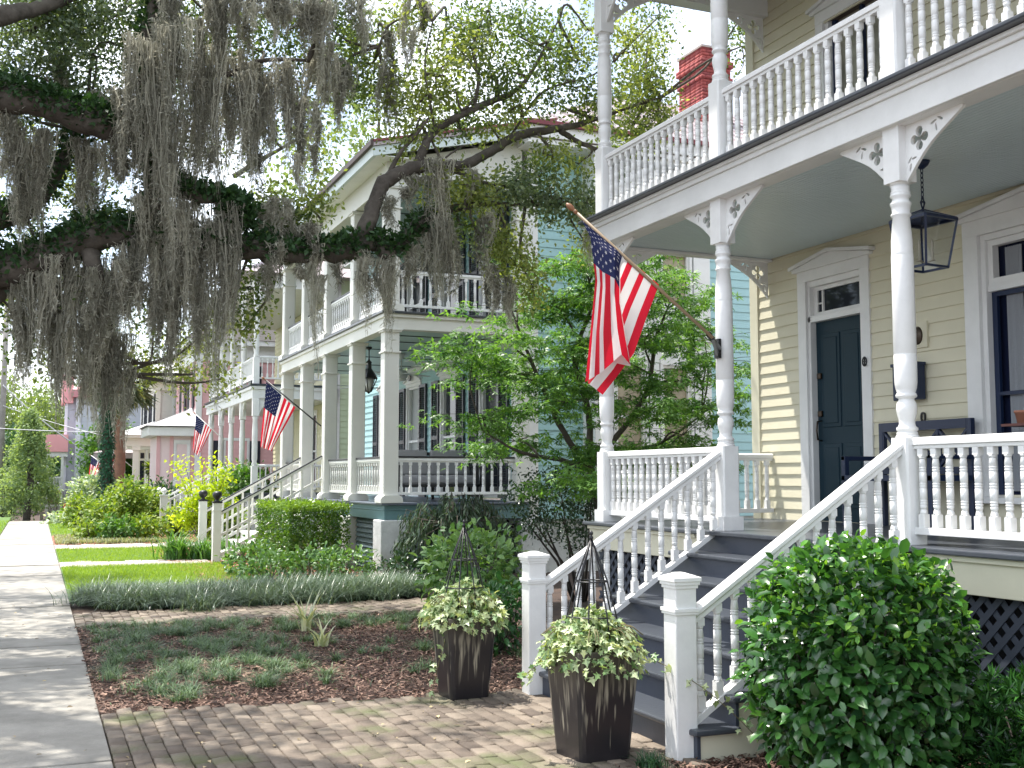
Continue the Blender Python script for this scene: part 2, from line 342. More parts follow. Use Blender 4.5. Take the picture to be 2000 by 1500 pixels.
def blades(P, h, width, lean=.7, droop=.5, k=3):
    """curved grass blades rooted at P; returns V,F"""
    n = len(P); h = np.broadcast_to(h, (n,)); az = rng.random(n) * 6.283; d = np.stack([np.cos(az), np.sin(az), np.zeros(n)], 1); s_ = np.stack([-np.sin(az), np.cos(az), np.zeros(n)], 1)
    le = lean * (0.3 + 0.9 * rng.random(n)); V = []
    for j in range(k + 1):
        t = j / k; off = d * (le * h * t ** 1.6)[:, None]; z = h * (t - droop * (le * t * t) * .9)
        c = P + off + np.stack([0 * z, 0 * z, z], 1); wd = width * (1 - t ** 1.5) * .5 + .0004
        V += [c - s_ * wd, c + s_ * wd]
    V = np.stack(V, 1); q = np.array([(2 * j, 2 * j + 1, 2 * j + 3, 2 * j + 2) for j in range(k)])
    F = (q[None] + (np.arange(n) * 2 * (k + 1))[:, None, None]).reshape(-1, 4)
    return V.reshape(-1, 3), F, np.repeat(rng.random(n), k)
def grass(name, P, h, width, m_, lean=.7, droop=.5, k=3, parent=None, org=None):
    V, F, v = blades(P, h, width, lean, droop, k); return noisemesh(name, V, F, m_, parent, v, org, smooth=True)
def U(a, b, n): return a + (b - a) * rng.random(n)
lawn_bl = mat('lawn_grass_blades', (0.14, 0.25, 0.02), 0.6, attr=True, col2=(0.27, 0.38, 0.03), trans=.4)
P = np.concatenate([np.stack([U(.48, 3.3, 26000), U(16.0, 22.25, 26000), np.zeros(26000) - .008], 1), np.stack([U(.48, 2.9, 9000), U(23.35, 27.95, 9000), np.zeros(9000) - .008], 1)])
tag(grass('lawn_grass', P, U(.04, .08, len(P)), .007, lawn_bl, k=2), kind='stuff')
P = np.stack([U(.48, 2.2, 4000), U(34.5, 47, 4000), np.zeros(4000) - .008], 1); P = np.concatenate([P, np.stack([U(-4, -.9, 9000), U(28, 52, 9000), np.zeros(9000) - .008], 1)])
P[:, 2] += dip(P[:, 1]); tag(grass('far_lawn_grass', P, U(.05, .09, len(P)), .015, lawn_bl, k=2), kind='stuff')
# mulch chips
chip_m = mat('shredded_bark_mulch', (0.07, 0.032, 0.022), 0.85, attr='b', col2=(0.42, 0.27, 0.20))
def chips(name, P, s, mt=None):
    n = len(P); ax = rng.normal(size=(n, 3)); ax[:, 2] *= .25; ax = norm(ax); nr = rng.normal(size=(n, 3)) * .35 + np.array([0, 0, 1]); b = norm(np.cross(nr, ax)); L = U(.4, 1.3, n)[:, None] * s; W = U(.15, .4, n)[:, None] * s
    V = np.stack([P - ax * L * .5 - b * W * .5, P + ax * L * .5 - b * W * .3, P + ax * L * .5 + b * W * .3, P - ax * L * .5 + b * W * .5], 1).reshape(-1, 3)
    F = np.arange(4 * n).reshape(-1, 4); return tag(noisemesh(name, V, F, mt or chip_m, vattr=rng.random(n) ** 2.2), kind='stuff')
n = 42000; P = np.stack([U(.44, 5.0, n), U(7.95, 13.3, n), U(-.03, .012, n)], 1)
P = P[(P[:, 1] > 8.38 - .12 * (P[:, 0] - .4)) | (P[:, 0] > 3.55)]
P2 = np.stack([U(3.02, 5.6, 16000), U(4.1, 5.72, 16000), U(-.03, .01, 16000)], 1)
chips('bark_mulch', np.concatenate([P, P2]), .042)
n = 9000; P = np.concatenate([np.stack([U(2.4, 5.2, n), U(16.3, 27, n), U(-.03, .01, n)], 1), np.stack([U(.5, 4.2, n), U(29.5, 34.5, n), U(-.02, .02, n)], 1)])
straw = mat('pine_straw', (0.30, 0.13, 0.07), 0.9, attr='b', col2=(0.45, 0.26, 0.17))
m = MB(); m.add([(2.9, 16.3, -.012), (5.2, 16.3, -.012), (5.2, 27.6, -.012), (2.7, 27.6, -.012)], [(0, 1, 2, 3)]); m.add([(.46, 29.5, -.012), (4.5, 29.5, -.012), (4.5, 34.4, -.012), (.46, 34.4, -.012)], [(0, 1, 2, 3)])
tag(m.build('straw_bed', mat('straw_soil', (.30, .15, .09), .95, .6, 30, col2=(.18, .09, .06), vscale=10)), kind='structure')
chips('pine_straw', P, .09, straw)
# fallen dry leaves on the brick
P = np.concatenate([np.stack([U(.5, 3.4, 50), U(5.6, 8.2, 50), np.full(50, .014)], 1), np.stack([U(-.8, .44, 60), U(6, 16, 60), np.full(60, .012)], 1)])
dry = mat('dry_fallen_leaf', (0.45, 0.36, 0.2), 0.7, attr='b', col2=(0.10, 0.07, 0.04))
tag(foliage('fallen_leaves', P, U(.02, .05, 110), dry, axis=rng.normal(size=(110, 3)) * [1, 1, .1], nrm=rng.normal(size=(110, 3)) * .15 + [0, 0, 1], shape='oval'), kind='stuff')
# ground cover tufts (dwarf mondo) through the mulch
mondo = mat('mondo_grass', (0.045, 0.10, 0.05), 0.5, attr=True, col2=(0.19, 0.28, 0.13), trans=.2)
cs = []
while len(cs) < 215:
    x, y = random.uniform(.6, 4.2), random.uniform(8.6, 13.1)
    pr_ = 1.0 if (x < 2.3 or y > 12.0) else .16
    if y < 9.3: pr_ *= .6
    if random.random() < pr_: cs.append((x, y, random.uniform(.03, .065)))
P = []; H = []
for x, y, r in cs:
    k = int(1500 * r); P.append(np.stack([x + rng.normal(size=k) * r * .6, y + rng.normal(size=k) * r * .6, np.zeros(k) - .01], 1)); H.append(U(.07, .15, k) * (.7 + 6 * r))
P.append(np.stack([U(.5, 4.3, 900), U(8.6, 13.2, 900), np.zeros(900) - .01], 1)); H.append(U(.03, .07, 900))
P = np.concatenate(P); H = np.concatenate(H)
tag(grass('ground_cover_grass', P, H, .0055, mondo, lean=1.6, droop=.45), kind='stuff')
# liriope border
lir = mat('liriope_blades', (0.016, 0.048, 0.028), 0.35, attr=True, col2=(0.17, 0.24, 0.16), trans=.2, spec=.6)
n = 1; P = []
for i in range(135):
    x = U(.66, 4.9, 1)[0]; yy = 15.3 + rng.normal() * .36 + (.15 if x < 1.4 else 0); r = .12; k = 170
    P.append(np.stack([x + rng.normal(size=k) * r, yy + rng.normal(size=k) * r, np.zeros(k)], 1))
P = np.concatenate(P)
tag(grass('liriope_border', P, U(.20, .46, len(P)), .0075, lir, lean=1.75, droop=.43, k=5), kind='stuff')

# ================================================================== HOUSE 1 (yellow)
H1 = thing('yellow_house', (7.2, 6, 0), 'pale yellow clapboard house with white two-storey porch and grey front steps', 'house')
Z1 = 1.18; ZC = 3.94; Z2 = 4.20; COLY = (9.96, 7.86, 5.76, 3.66); CX = 5.22
DO = (8.50, 9.32, Z1, 3.62)         # door opening along Y incl. transom
WO = (5.15, 7.03, 1.45, 3.62)      # big window
W2 = (8.0, 8.95, 4.45, 6.2)
T = TX(7.2)
m = clap(T, -1.0, 10.27, Z1 - .25, 6.9, [(DO[0] - .13, DO[1] + .13, DO[2], 3.75), (WO[0] - .15, WO[1] + .15, WO[2], 3.8), (W2[0] - .1, W2[1] + .1, W2[2], W2[3])])
wall1 = m.build('wall', yellow, H1)
m = clap(TY(10.28), 7.2, 14, -.1, 6.9); m.build('side_wall', yellow, H1)
m = MB(); m.box((7.23, 9.9, 3.0), (14, 10.26, 7.4)); m.box((7.23, 7.2, 5.2), (7.5, 10, 7.4)); m.build('wall_core', dark, H1) if False else None
m = MB(T); m.box((10.15, -.02, Z1 - .2), (10.29, .03, 6.9)); m.build('corner_board', cream, H1)
# deck, ceiling, floor edges
m = MB(); m.box((5.02, -1, Z1 - .035), (7.2, 10.12, Z1)); m.build('porch_floor', deckgrey, H1, bevel=.008)
m = MB(); m.box((5.08, -1, Z1 - .26), (5.12, 5.5, Z1 - .036)); m.box((5.08, 8.1, Z1 - .26), (5.12, 10.08, Z1 - .036)); m.box((5.12, 10.04, Z1 - .26), (7.2, 10.08, Z1 - .036))
m.box((5.055, -1, Z1 - .07), (5.079, 5.5, Z1 - .036)); m.box((5.055, 8.1, Z1 - .07), (5.079, 10.08, Z1 - .036)); m.build('floor_fascia', cream, H1, bevel=.004)
def lattice(m, T, a0, a1, z0, z1, st=.125, wd=.04):
    """crossed diagonal strips clipped to the rectangle"""
    h = z1 - z0
    for sgn, d in ((1, .0), (-1, .007)):
        s0 = a0 - h; 
        while s0 < a1 + h:
            pts = []
            for tt in np.linspace(0, 1, 2): pass
            # line a = s0 + sgn*(z-z0) (shift for -1)
            base = s0 if sgn > 0 else s0 + h
            za, zb = z0, z1
            aa, ab = base, base + sgn * h
            # clip
            if sgn > 0: t0 = max(0, (a0 - aa) / h); t1 = min(1, (a1 - aa) / h)
            else: t0 = max(0, (aa - a1) / h); t1 = min(1, (aa - a0) / h)
            if t1 - t0 > .03:
                p = (aa + sgn * h * t0, z0 + h * t0); q = (aa + sgn * h * t1, z0 + h * t1); o = wd * .7
                vs = [(p[0] - o, d, p[1]), (p[0] + o, d, p[1]), (q[0] + o, d, q[1]), (q[0] - o, d, q[1])]
                vs = vs + [(x, y + .006, z) for x, y, z in vs]
                m.add([T(*v) for v in vs] if T else vs, [(0, 1, 2, 3), (4, 5, 6, 7), (0, 1, 5, 4), (1, 2, 6, 5), (2, 3, 7, 6), (3, 0, 4, 7)])
            s0 += st
    return m
m = MB(); lattice(m, TX(5.16), -.5, 5.6, 0.0, .93); m.build('lattice_skirt', lattice_m, H1)
m = MB(); lattice(m, TX(5.16), 8.05, 10.0, 0, .93); m.build('lattice_skirt', lattice_m, H1)
m = MB(); m.box((5.2, -1, -.05), (5.24, 10.0, .92)); m.box((5.24, 9.96, -.05), (7.2, 10.0, .92)); m.build('crawlspace_backing', dark, H1)  # near-black sheet put in as the shade behind the lattice
# ceiling with bead grooves (boards run along the street)
m = MB(); x = 5.12
while x < 7.17: m.prism([(x + .003, ZC), (x + .037, ZC), (x + .04, ZC + .004), (x + .04, ZC + .02), (x, ZC + .02), (x, ZC + .004)], -1, 10.05, 1) if False else m.add([(x + .004, -1, ZC), (x + .037, -1, ZC), (x + .041, -1, ZC + .006), (x + .004, 10.05, ZC), (x + .037, 10.05, ZC), (x + .041, 10.05, ZC + .006), (x, -1, ZC + .006), (x, 10.05, ZC + .006)], [(0, 1, 4, 3), (1, 2, 5, 4), (6, 0, 3, 7)]); x += .041
m.build('porch_ceiling', ceil1, H1, fix=False)
m = MB(); m.box((5.14, -1, ZC + .008), (7.2, 10.04, Z2 - .04)); m.build('ceiling_frame', dark, H1)
m = MB(); m.box((5.10, -1, ZC - .02), (5.138, 10.0, Z2 - .1)); m.box((5.138, -1, ZC - .022), (5.30, 10.0, ZC - .002)); m.box((5.302, 9.88, ZC - .03), (7.19, 10.0, ZC - .003)); m.box((5.10, 10.0, ZC - .02), (7.19, 10.05, Z2 - .1))
m.box((5.08, -1, Z2 - .1), (5.14, 10.06, Z2 - .06)); m.box((5.055, -1, Z2 - .06), (5.14, 10.085, Z2 - .032)); m.build('porch_beam', white, H1, bevel=.004)
m = MB(); m.box((4.99, -1, Z2 - .03), (7.2, 10.13, Z2)); m.build('upper_floor', deckgrey, H1, bevel=.008)
# turned columns
def turned(m, x, y, z0, zb, zt, r=.071, n=20):
    """round shaft between the base block top zb and the upper block bottom zt"""
    h = zt - zb; s = r / .062
    p = [(.058, 0), (.060, .012), (.052, .02), (.060, .03), (.060, .045), (.048, .055), (.044, .075), (.046, .10), (.055, .14), (.058, .17), (.054, .205), (.044, .225), (.043, .235), (.058, .245), (.060, .255), (.056, .265), (.050, .275), (.058, .30), (.063, .34),
         (.064, .52), (.0625, .523), (.0625, .53), (.064, .533), (.0625, h * .72 - .006), (.061, h * .72), (.0625, h * .72 + .004), (.061, h * .72 + .012), (.060, h * .78), (.048, h - .21), (.056, h - .20), (.058, h - .19), (.050, h - .18), (.054, h - .14), (.060, h - .125), (.060, h - .112), (.050, h - .105), (.046, h - .085),
         (.058, h - .07), (.059, h - .06), (.052, h - .055), (.056, h - .045), (.056, h - .04), (.050, h - .034), (.052, h - .025), (.052, h)]
    m.lathe((x, y, zb), [(a * s, b) for a, b in p], n)
def column_1(y, level, wplinth):
    m = MB(); z0, zb, zt, ze = ((Z1, 1.885, 3.53, ZC - .02) if level == 0 else (Z2, 4.95, 6.12, 6.62))
    m.sq((CX, y), .155, z0, zb - .02, .012)
    m.lathe((CX, y, zb - .02), [(.074, 0), (.074, .008), (.066, .022)], 20)
    if wplinth: m.sq((CX, y), .19, z0 + .001, z0 + .115)
    turned(m, CX, y, z0, zb, zt); m.lathe((CX, y, zt - .004), [(.052, 0), (.066, .02), (.068, .03)], 20)
    m.sq((CX, y), .15, zt + .02, ze, .004)
    return m.build('column', white2, H1, org=(CX, y, z0))
cols1 = [column_1(y, 0, y > 6) for y in COLY] + [column_1(y, 1, False) for y in COLY]
# scroll-sawn brackets
def curve_mesh(name, splines, ext, mt, parent, M, org=None):
    cu = bpy.data.curves.new(name, 'CURVE'); cu.dimensions = '2D'; cu.fill_mode = 'BOTH'; cu.extrude = ext
    for pts in splines:
        sp = cu.splines.new('POLY'); sp.points.add(len(pts) - 1); sp.use_cyclic_u = True
        for i, p in enumerate(pts): sp.points[i].co = (p[0], p[1], 0, 1)
    o = bpy.data.objects.new(name, cu); C.objects.link(o); dg = bpy.context.evaluated_depsgraph_get()
    me = bpy.data.meshes.new_from_object(o.evaluated_get(dg)); me.transform(M); bpy.data.objects.remove(o); bpy.data.curves.remove(cu); me.materials.clear()
    return link(me, name, mt, parent, org)
def circ(cx, cy, r, n=10, a0=0, a1=6.283): return [(cx + r * math.cos(a0 + (a1 - a0) * i / n), cy + r * math.sin(a0 + (a1 - a0) * i / n)) for i in range(n)]
def quatre(cx, cy, r):
    o = []
    for k in range(4):
        a = k * math.pi / 2; c = (cx + r * .62 * math.cos(a), cy + r * .62 * math.sin(a))
        o += [(c[0] + r * .40 * math.cos(a + t), c[1] + r * .40 * math.sin(a + t)) for t in np.linspace(-1.95, 1.95, 9)]
        o.append((cx + r * .17 * math.cos(a + math.pi / 4), cy + r * .17 * math.sin(a + math.pi / 4)))
    return o
def leafhole(cx, cy, L, ang, wd=.3):
    c, s_ = math.cos(ang), math.sin(ang); o = []
    for t in range(10):
        a = t / 10 * 2 * math.pi; u = L / 2 * math.cos(a); v = L * wd / 2 * math.sin(a) * (1 - .3 * math.cos(a)); o.append((cx + u * c - v * s_, cy + u * s_ + v * c))
    return o
def bracket_splines(W=.50, Hh=.38):
    out = [(0, 0), (W, 0)]
    for t in np.linspace(0, 1, 12):   # concave curve back to the post
        x = W * (1 - t); out.append((x * (1 - .10 * math.sin(math.pi * t)) , -Hh * t ** 1.0 * (1 - .16 * math.sin(math.pi * t)) - .02 * (1 - t)))
    out.append((0, -Hh)); out = [out[0], out[1]] + out[2:]
    hs = [quatre(.125, -.115, .078), leafhole(.255, -.045, .06, .35), leafhole(.31, -.035, .06, 2.6), leafhole(.275, -.085, .055, 1.75), leafhole(.035, -.24, .055, .9), leafhole(.075, -.235, .05, .1), leafhole(.04, -.29, .06, 1.35)]
    return [out] + hs
bs = bracket_splines()
def bracket(y, z, sgn, parent, mt, x=None, along='y', nm='bracket'):
    x = CX if x is None else x
    if along == 'y': M = Matrix(((0, 0, 1, x), (sgn, 0, 0, y), (0, 1, 0, z), (0, 0, 0, 1)))
    else: M = Matrix(((sgn, 0, 0, x), (0, 0, 1, y), (0, 1, 0, z), (0, 0, 0, 1)))
    return curve_mesh(nm, bs, .012, mt, parent, M, org=(x, y, z))
for lv in (0, 1):
    for y in COLY[:3]:
        z = (ZC - .022, 6.62)[lv]
        if y < 9.9: bracket(y + .075, z, 1, H1, white2)
        bracket(y - .075, z, -1, H1, white2)
    bracket(9.96, (ZC - .03, 6.62)[lv], 1, H1, white2, x=CX + .075, along='x')
    bracket(9.96, (ZC - .03, 6.62)[lv], -1, H1, white2, x=7.17, along='x')
# balusters
def baluster_mesh(h, r=.0235, sq=.050, n=10, rings=(.12, .48, .82)):
    m = MB(); b = .085; m.sq((0, 0), sq, 0, b, .003); m.lathe((0, 0, b), [(sq * .52, 0), (sq * .46, .012), (r * .8, .03)], n)
    p = [(r * .8, b + .03)]
    z0 = b + .04; z1 = h - .075
    for f in rings:
        zc = z0 + (z1 - z0) * f
        for dz in (-.016, 0, .016): p += [(r, zc + dz - .004), (r * .8, zc + dz), (r, zc + dz + .004)]
    p.append((r * .85, z1)); p.append((r * .8, h - .065)); m.lathe((0, 0, 0), p, n)
    m.lathe((0, 0, h - .065), [(r * .8, 0), (sq * .5, .02)], n); m.sq((0, 0), sq * .95, h - .046, h, .003)
    return m
balus = {}
def baluster(parent, pos, h, mt=white2, key=None, **kw):
    key = key or (round(h, 3), mt.name)
    if key not in balus:
        m = baluster_mesh(h, **kw); o = m.build('baluster', mt, None, org=(0, 0, 0)); balus[key] = o
        o.parent = parent; o.location = Vector(pos) - WP[parent.name]; WP[o.name] = Vector(pos); return o
    return dup(balus[key], parent, pos)
def rail_y(name, x, y0, y1, zt, zb, parent, nb, y_from=None, stuff=False, th=.055, tw=.075, cap=None, mt=white2, **kw):
    """railing along Y: top rail top at zt, bottom rail bottom at zb"""
    R = MB(); R.prism([(x - tw / 2, zt - .05), (x + tw / 2, zt - .05), (x + tw / 2, zt - .015), (x + tw * .3, zt), (x - tw * .3, zt), (x - tw / 2, zt - .015)], y0, y1, 1); R.box((x - tw * .32, y0, zt - .075), (x + tw * .32, y1, zt - .0505))
    R.box((x - .03, y0, zb), (x + .03, y1, zb + .045))
    o = R.build(name, mt, parent, org=(x, (y0 + y1) / 2, zb), bevel=.003)
    h = zt - .0755 - (zb + .0455)
    ys = [y0 + (y1 - y0) * (i + .5) / nb for i in range(nb)]
    if stuff:
        m = MB(); b = baluster_mesh(h, **kw)
        for y in ys: m.add([(v[0] + x, v[1] + y, v[2] + zb + .0455) for v in b.v], b.f)
        tag(m.build('balusters', mt, o), kind='stuff')
    else:
        for y in ys:
            if y_from is None or y > y_from: baluster(o, (x, y, zb + .0455), h, mt, **kw)
    return o
def rail_x(name, y, x0, x1, zt, zb, parent, nb, stuff=False, tw=.075, mt=white2, **kw):
    R = MB(); R.prism([(y - tw / 2, zt - .05), (y + tw / 2, zt - .05), (y + tw / 2, zt - .015), (y + tw * .3, zt), (y - tw * .3, zt), (y - tw / 2, zt - .015)], x0, x1, 0); R.box((x0, y - tw * .32, zt - .075), (x1, y + tw * .32, zt - .0505))
    R.box((x0, y - .03, zb), (x1, y + .03, zb + .045)); o = R.build(name, mt, parent, org=((x0 + x1) / 2, y, zb), bevel=.003)
    h = zt - .0755 - (zb + .0455); xs = [x0 + (x1 - x0) * (i + .5) / nb for i in range(nb)]
    if stuff:
        m = MB(); b = baluster_mesh(h, **kw)
        for x in xs: m.add([(v[0] + x, v[1] + y, v[2] + zb + .0455) for v in b.v], b.f)
        tag(m.build('balusters', mt, o), kind='stuff')
    else:
        for x in xs: baluster(o, (x, y, zb + .0455), h, mt, **kw)
    return o
hb = .07
rail_y('railing', CX, COLY[1] + hb, COLY[0] - hb, 1.865, 1.245, H1, 17)
rail_y('railing', CX, COLY[3] + hb, COLY[2] - hb, 1.865, 1.245, H1, 17, y_from=4.55)
rail_x('railing', 9.96, CX + hb, 7.18, 1.865, 1.245, H1, 15, stuff=True)
rail_y('railing', CX, COLY[1] + hb, COLY[0] - hb, 4.86, 4.225, H1, 17)
rail_y('railing', CX, COLY[2] + hb, COLY[1] - hb, 4.86, 4.225, H1, 17)
rail_y('railing', CX, COLY[3] + hb, COLY[2] - hb, 4.86, 4.225, H1, 17, y_from=4.4)
rail_x('railing', 9.96, CX + hb, 7.18, 4.86, 4.225, H1, 15, stuff=True)
# steps
NS = 7; RZ = Z1 / NS; TR = .262
st = MB(); rs = MB(); sg = MB()
for k in range(1, NS):
    xf = 5.10 - (NS - k) * TR; z = k * RZ
    st.box((xf - .03, 5.62, z - .034), (xf + TR + .02, 8.12, z)); rs.box((xf, 5.65, z - RZ), (xf + .022, 8.09, z - .035))
rs.box((5.10, 5.65, Z1 - RZ), (5.079, 8.09, Z1 - .036))
steps = st.build('steps', deckgrey, H1, org=(4.3, 6.87, 0), bevel=.010); rs.build('risers', mat('blue_grey_riser_paint', (.045, .055, .08), .4, .1, 30, var=.15), steps)
prof = [(5.10 - 6 * TR + .024, -.02)]
for k in range(1, NS): xf = 5.10 - (NS - k) * TR; prof += [(xf + .024, k * RZ - .036), (xf + TR + .022, k * RZ - .036)]
prof += [(5.12, .96), (5.12, .72), (3.95, -.02)]
for y0, y1 in ((5.66, 5.69), (8.05, 8.08)):
    sg = MB(); sg.add([(p[0], y0, p[1]) for p in prof] + [(p[0], y1, p[1]) for p in prof], [tuple(range(len(prof))), tuple(range(2 * len(prof) - 1, len(prof) - 1, -1))] + [(i, (i + 1) % len(prof), len(prof) + (i + 1) % len(prof), len(prof) + i) for i in range(len(prof))])
    sg.build('stringer', cream, steps)
m = MB(); m.box((4.0, 5.7, -.02), (4.05, 8.04, .28)); m.build('steps_backing', dark, steps)  # near-black sheet put in as the shade under the steps
def newel(y):
    m = MB(); x = 3.49; m.sq((x, y), .14, -.01, .99, .004); m.sq((x, y), .168, .83, .852); m.sq((x, y), .158, .815, .83)
    m.sq((x, y), .156, .965, .985); m.sq((x, y), .172, .985, 1.005); m.sq((x, y), .186, 1.005, 1.028)
    h = .093; m.add([(x - h, y - h, 1.028), (x + h, y - h, 1.028), (x + h, y + h, 1.028), (x - h, y + h, 1.028), (x - .02, y - .02, 1.055), (x + .02, y - .02, 1.055), (x + .02, y + .02, 1.055), (x - .02, y + .02, 1.055)], [(0, 1, 5, 4), (1, 2, 6, 5), (2, 3, 7, 6), (3, 0, 4, 7), (4, 5, 6, 7)])
    return m.build('newel_post', white2, H1, org=(x, y, 0), bevel=.003)
for y in (COLY[1], COLY[2]):
    newel(y)
    xa, xb = 3.56, CX - .07; za, zb = .83, 1.845; sl = (zb - za) / (xb - xa)
    R = MB(); d = Vector((xb - xa, 0, zb - za)); u = Vector((-sl, 0, 1)).normalized()
    pr2 = [(-.032, -.085), (.032, -.085), (.03, -.055), (.046, -.04), (.046, -.015), (.03, 0.0), (0, .008), (-.03, 0), (-.046, -.015), (-.046, -.04), (-.03, -.055)]
    vs = [(xx + u.x * q * 0 , y + p, zz + q) for xx, zz in ((xa, za), (xb, zb)) for p, q in pr2]; k = len(pr2)
    R.add(vs, [tuple(range(k)), tuple(range(2 * k - 1, k - 1, -1))] + [(i, (i + 1) % k, k + (i + 1) % k, k + i) for i in range(k)])
    zl = .62; 
    R.add([(xx, y + p, zz + q) for xx, zz in ((xa, za - zl), (xb, zb - zl)) for p, q in ((-.035, -.045), (.035, -.045), (.035, 0), (-.035, 0))], [(0, 1, 2, 3), (4, 5, 6, 7), (0, 1, 5, 4), (1, 2, 6, 5), (2, 3, 7, 6), (3, 0, 4, 7)])
    o = R.build('stair_railing', white2, H1, org=(4.3, y, .8), bevel=.002)
    nbs = 13
    for i in range(nbs):
        x = xa + (xb - xa) * (i + .5) / nbs; z = za + sl * (x - xa)
        baluster(o, (x, y, z - zl + .0), zl - .082, white2)
# door
def casing(m, T, o, w=.13, head=.16, d=.03, sill=False, ped=.10):
    a0, a1, z0, z1 = o
    m.box((a0 - w, -.02, z0), (a0, d, z1)); m.box((a1, -.02, z0), (a1 + w, d, z1)); m.box((a0 - w - .0, -.02, z1), (a1 + w, d + .002, z1 + head))
    if ped:
        c = (a0 + a1) / 2; e = w + .05; zz = z1 + head
        pf = [(a0 - e, zz - .03), (a1 + e, zz - .03), (a1 + e, zz), (c, zz + ped), (a0 - e, zz)]
        for q, dd, up in ((0, d + .03, 0), (1, d + .055, .035)):
            pp = pf if q == 0 else [(a0 - e - .03, zz), (c, zz + ped), (a1 + e + .03, zz), (a1 + e + .03, zz + .035), (c, zz + ped + .035), (a0 - e - .03, zz + .035)]
            n = len(pp); m.add([(p[0], -.02, p[1] + up * 0) for p in pp] + [(p[0], dd, p[1]) for p in pp], [tuple(range(n)) if q == 0 else (0, 1, 4, 5), tuple(range(2 * n - 1, n - 1, -1)) if q == 0 else (n, n + 1, n + 4, n + 5)] + ([] if q == 0 else [(1, 2, 3, 4), (n + 1, n + 2, n + 3, n + 4)]) + [(i, (i + 1) % n, n + (i + 1) % n, n + i) for i in range(n)])
    if sill: m.box((a0 - w - .03, -.02, z0 - .05), (a1 + w + .03, d + .05, z0))
a0, a1 = 8.50, 9.32; zd = Z1 + 2.0
m = MB(T); casing(m, T, (a0, a1, Z1, 3.6), .13, .14, .03); m.box((a0, -.10, zd), (a1, .0, zd + .06)); m.box((a0, -.12, Z1), (a0 + .035, -.0, 3.6)); m.box((a1 - .035, -.12, Z1), (a1, -.0, 3.6)); m.box((a0 + .035, -.12, 3.54), (a1 - .035, 0, 3.6))
m.box((a0 + .035, -.09, zd + .06), (a1 - .035, -.05, zd + .10)); m.box((a0 + .035, -.09, 3.5), (a1 - .035, -.05, 3.54)); m.box((a0 + .035, -.09, zd + .10), (a0 + .09, -.05, 3.5)); m.box((a1 - .09, -.09, zd + .10), (a1 - .035, -.05, 3.5)); m.box((a1 - .18, -.085, zd + .10), (a1 - .16, -.05, 3.5)); m.box((a1 - .16, -.084, 3.36), (a1 - .09, -.05, 3.375)); m.box((a0 + .09, -.084, 3.335), (a0 + .10, -.055, 3.34))
dfr = m.build('door_frame', white, H1, org=(7.2, 8.9, Z1), bevel=.003)
m = MB(T); m.box((a0 + .036, -.12, Z1), (a1 - .036, -.07, zd)); door = m.build('front_door', doorblue, H1, org=(7.2, 8.9, Z1))
for i, (u0, u1, v0, v1) in enumerate([(.12, .36, .15, .75), (.44, .68, .15, .75), (.12, .36, .95, 1.85), (.44, .68, .95, 1.85)]):
    m = MB(T); m.box((a0 + u0 - .02, -.072, Z1 + v0 - .02), (a0 + u1 + .02, -.060, Z1 + v1 + .02)); m.box((a0 + u0 + .02, -.065, Z1 + v0 + .02), (a0 + u1 - .02, -.052, Z1 + v1 - .02)); m.build('door_panel', doorblue, door, bevel=.008)
m = MB(T); m.tube([T(a1 - .09, -.06, 2.02), T(a1 - .09, -.01, 2.03), T(a1 - .09, -.005, 2.13), T(a1 - .09, -.01, 2.25), T(a1 - .09, -.06, 2.27)], .009) if False else None
m = MB(); m.tube([(7.26, 9.22, 1.98), (7.21, 9.22, 1.99), (7.20, 9.22, 2.08), (7.21, 9.22, 2.17), (7.26, 9.22, 2.18)], .009); bronze = mat('dark_bronze', (.05, .035, .025), .35, metal=.8); m.build('door_handle', bronze, door)
for zz in (2.25, 2.63):
    m = MB(); m.box((7.235, 9.19, zz - .03), (7.262, 9.25, zz + .03)); m.build('door_lock', bronze, door, bevel=.008)
m = MB(T); m.box((a0 + .09, -.08, zd + .10), (a1 - .09, -.07, 3.5)); m.build('transom_glass', glass, H1, org=(7.2, 8.9, 3.3))
m = MB(T); m.box((8.2, -.01, Z1 + .0), (9.9, .9, Z1 + .012)); m.build('doormat', mat('brown_doormat', (.10, .035, .02), .95, .8, 80), H1) if False else None
# big front window
a0, a1, z0, z1 = WO
m = MB(T); casing(m, T, (a0, a1, z0, z1), .16, .16, .035, True, .14); m.box((a0, -.12, z0), (a0 + .05, 0, z1)); m.box((a1 - .05, -.12, z0), (a1, 0, z1)); m.box((a0 + .05, -.12, z1 - .05), (a1 - .05, 0, z1))
zt_ = 3.2; m.box((a0 + .05, -.11, zt_ - .06), (a1 - .05, -.02, zt_)); m.box((a1 - .10, -.10, zt_), (a1 - .05, -.03, z1 - .05)); m.box((a0 + .05, -.10, zt_), (a1 - .10, -.03, zt_ + .05)); m.box((a0 + .05, -.10, z1 - .10), (a1 - .10, -.03, z1 - .05))
wf = m.build('front_window', white, H1, org=(7.2, 6.1, z0), bevel=.003)
m = MB(T); m.box((a1 - .10, -.09, z0 + .02), (a1 - .05, -.06, zt_ - .06)); m.box((a0 + .05, -.09, 2.28), (a1 - .10, -.06, 2.31)); m.box((a0 + .05, -.09, zt_ - .10), (a1 - .10, -.06, zt_ - .06)); m.build('storm_sash', navy, wf)
m = MB(T); m.box((a0 + .05, -.13, z0 + .02), (a1 - .05, -.125, z1 - .05)); m.build('glass_pane', glass_mat('window_glass_navy', (.012, .016, .04)), wf)
m = MB()
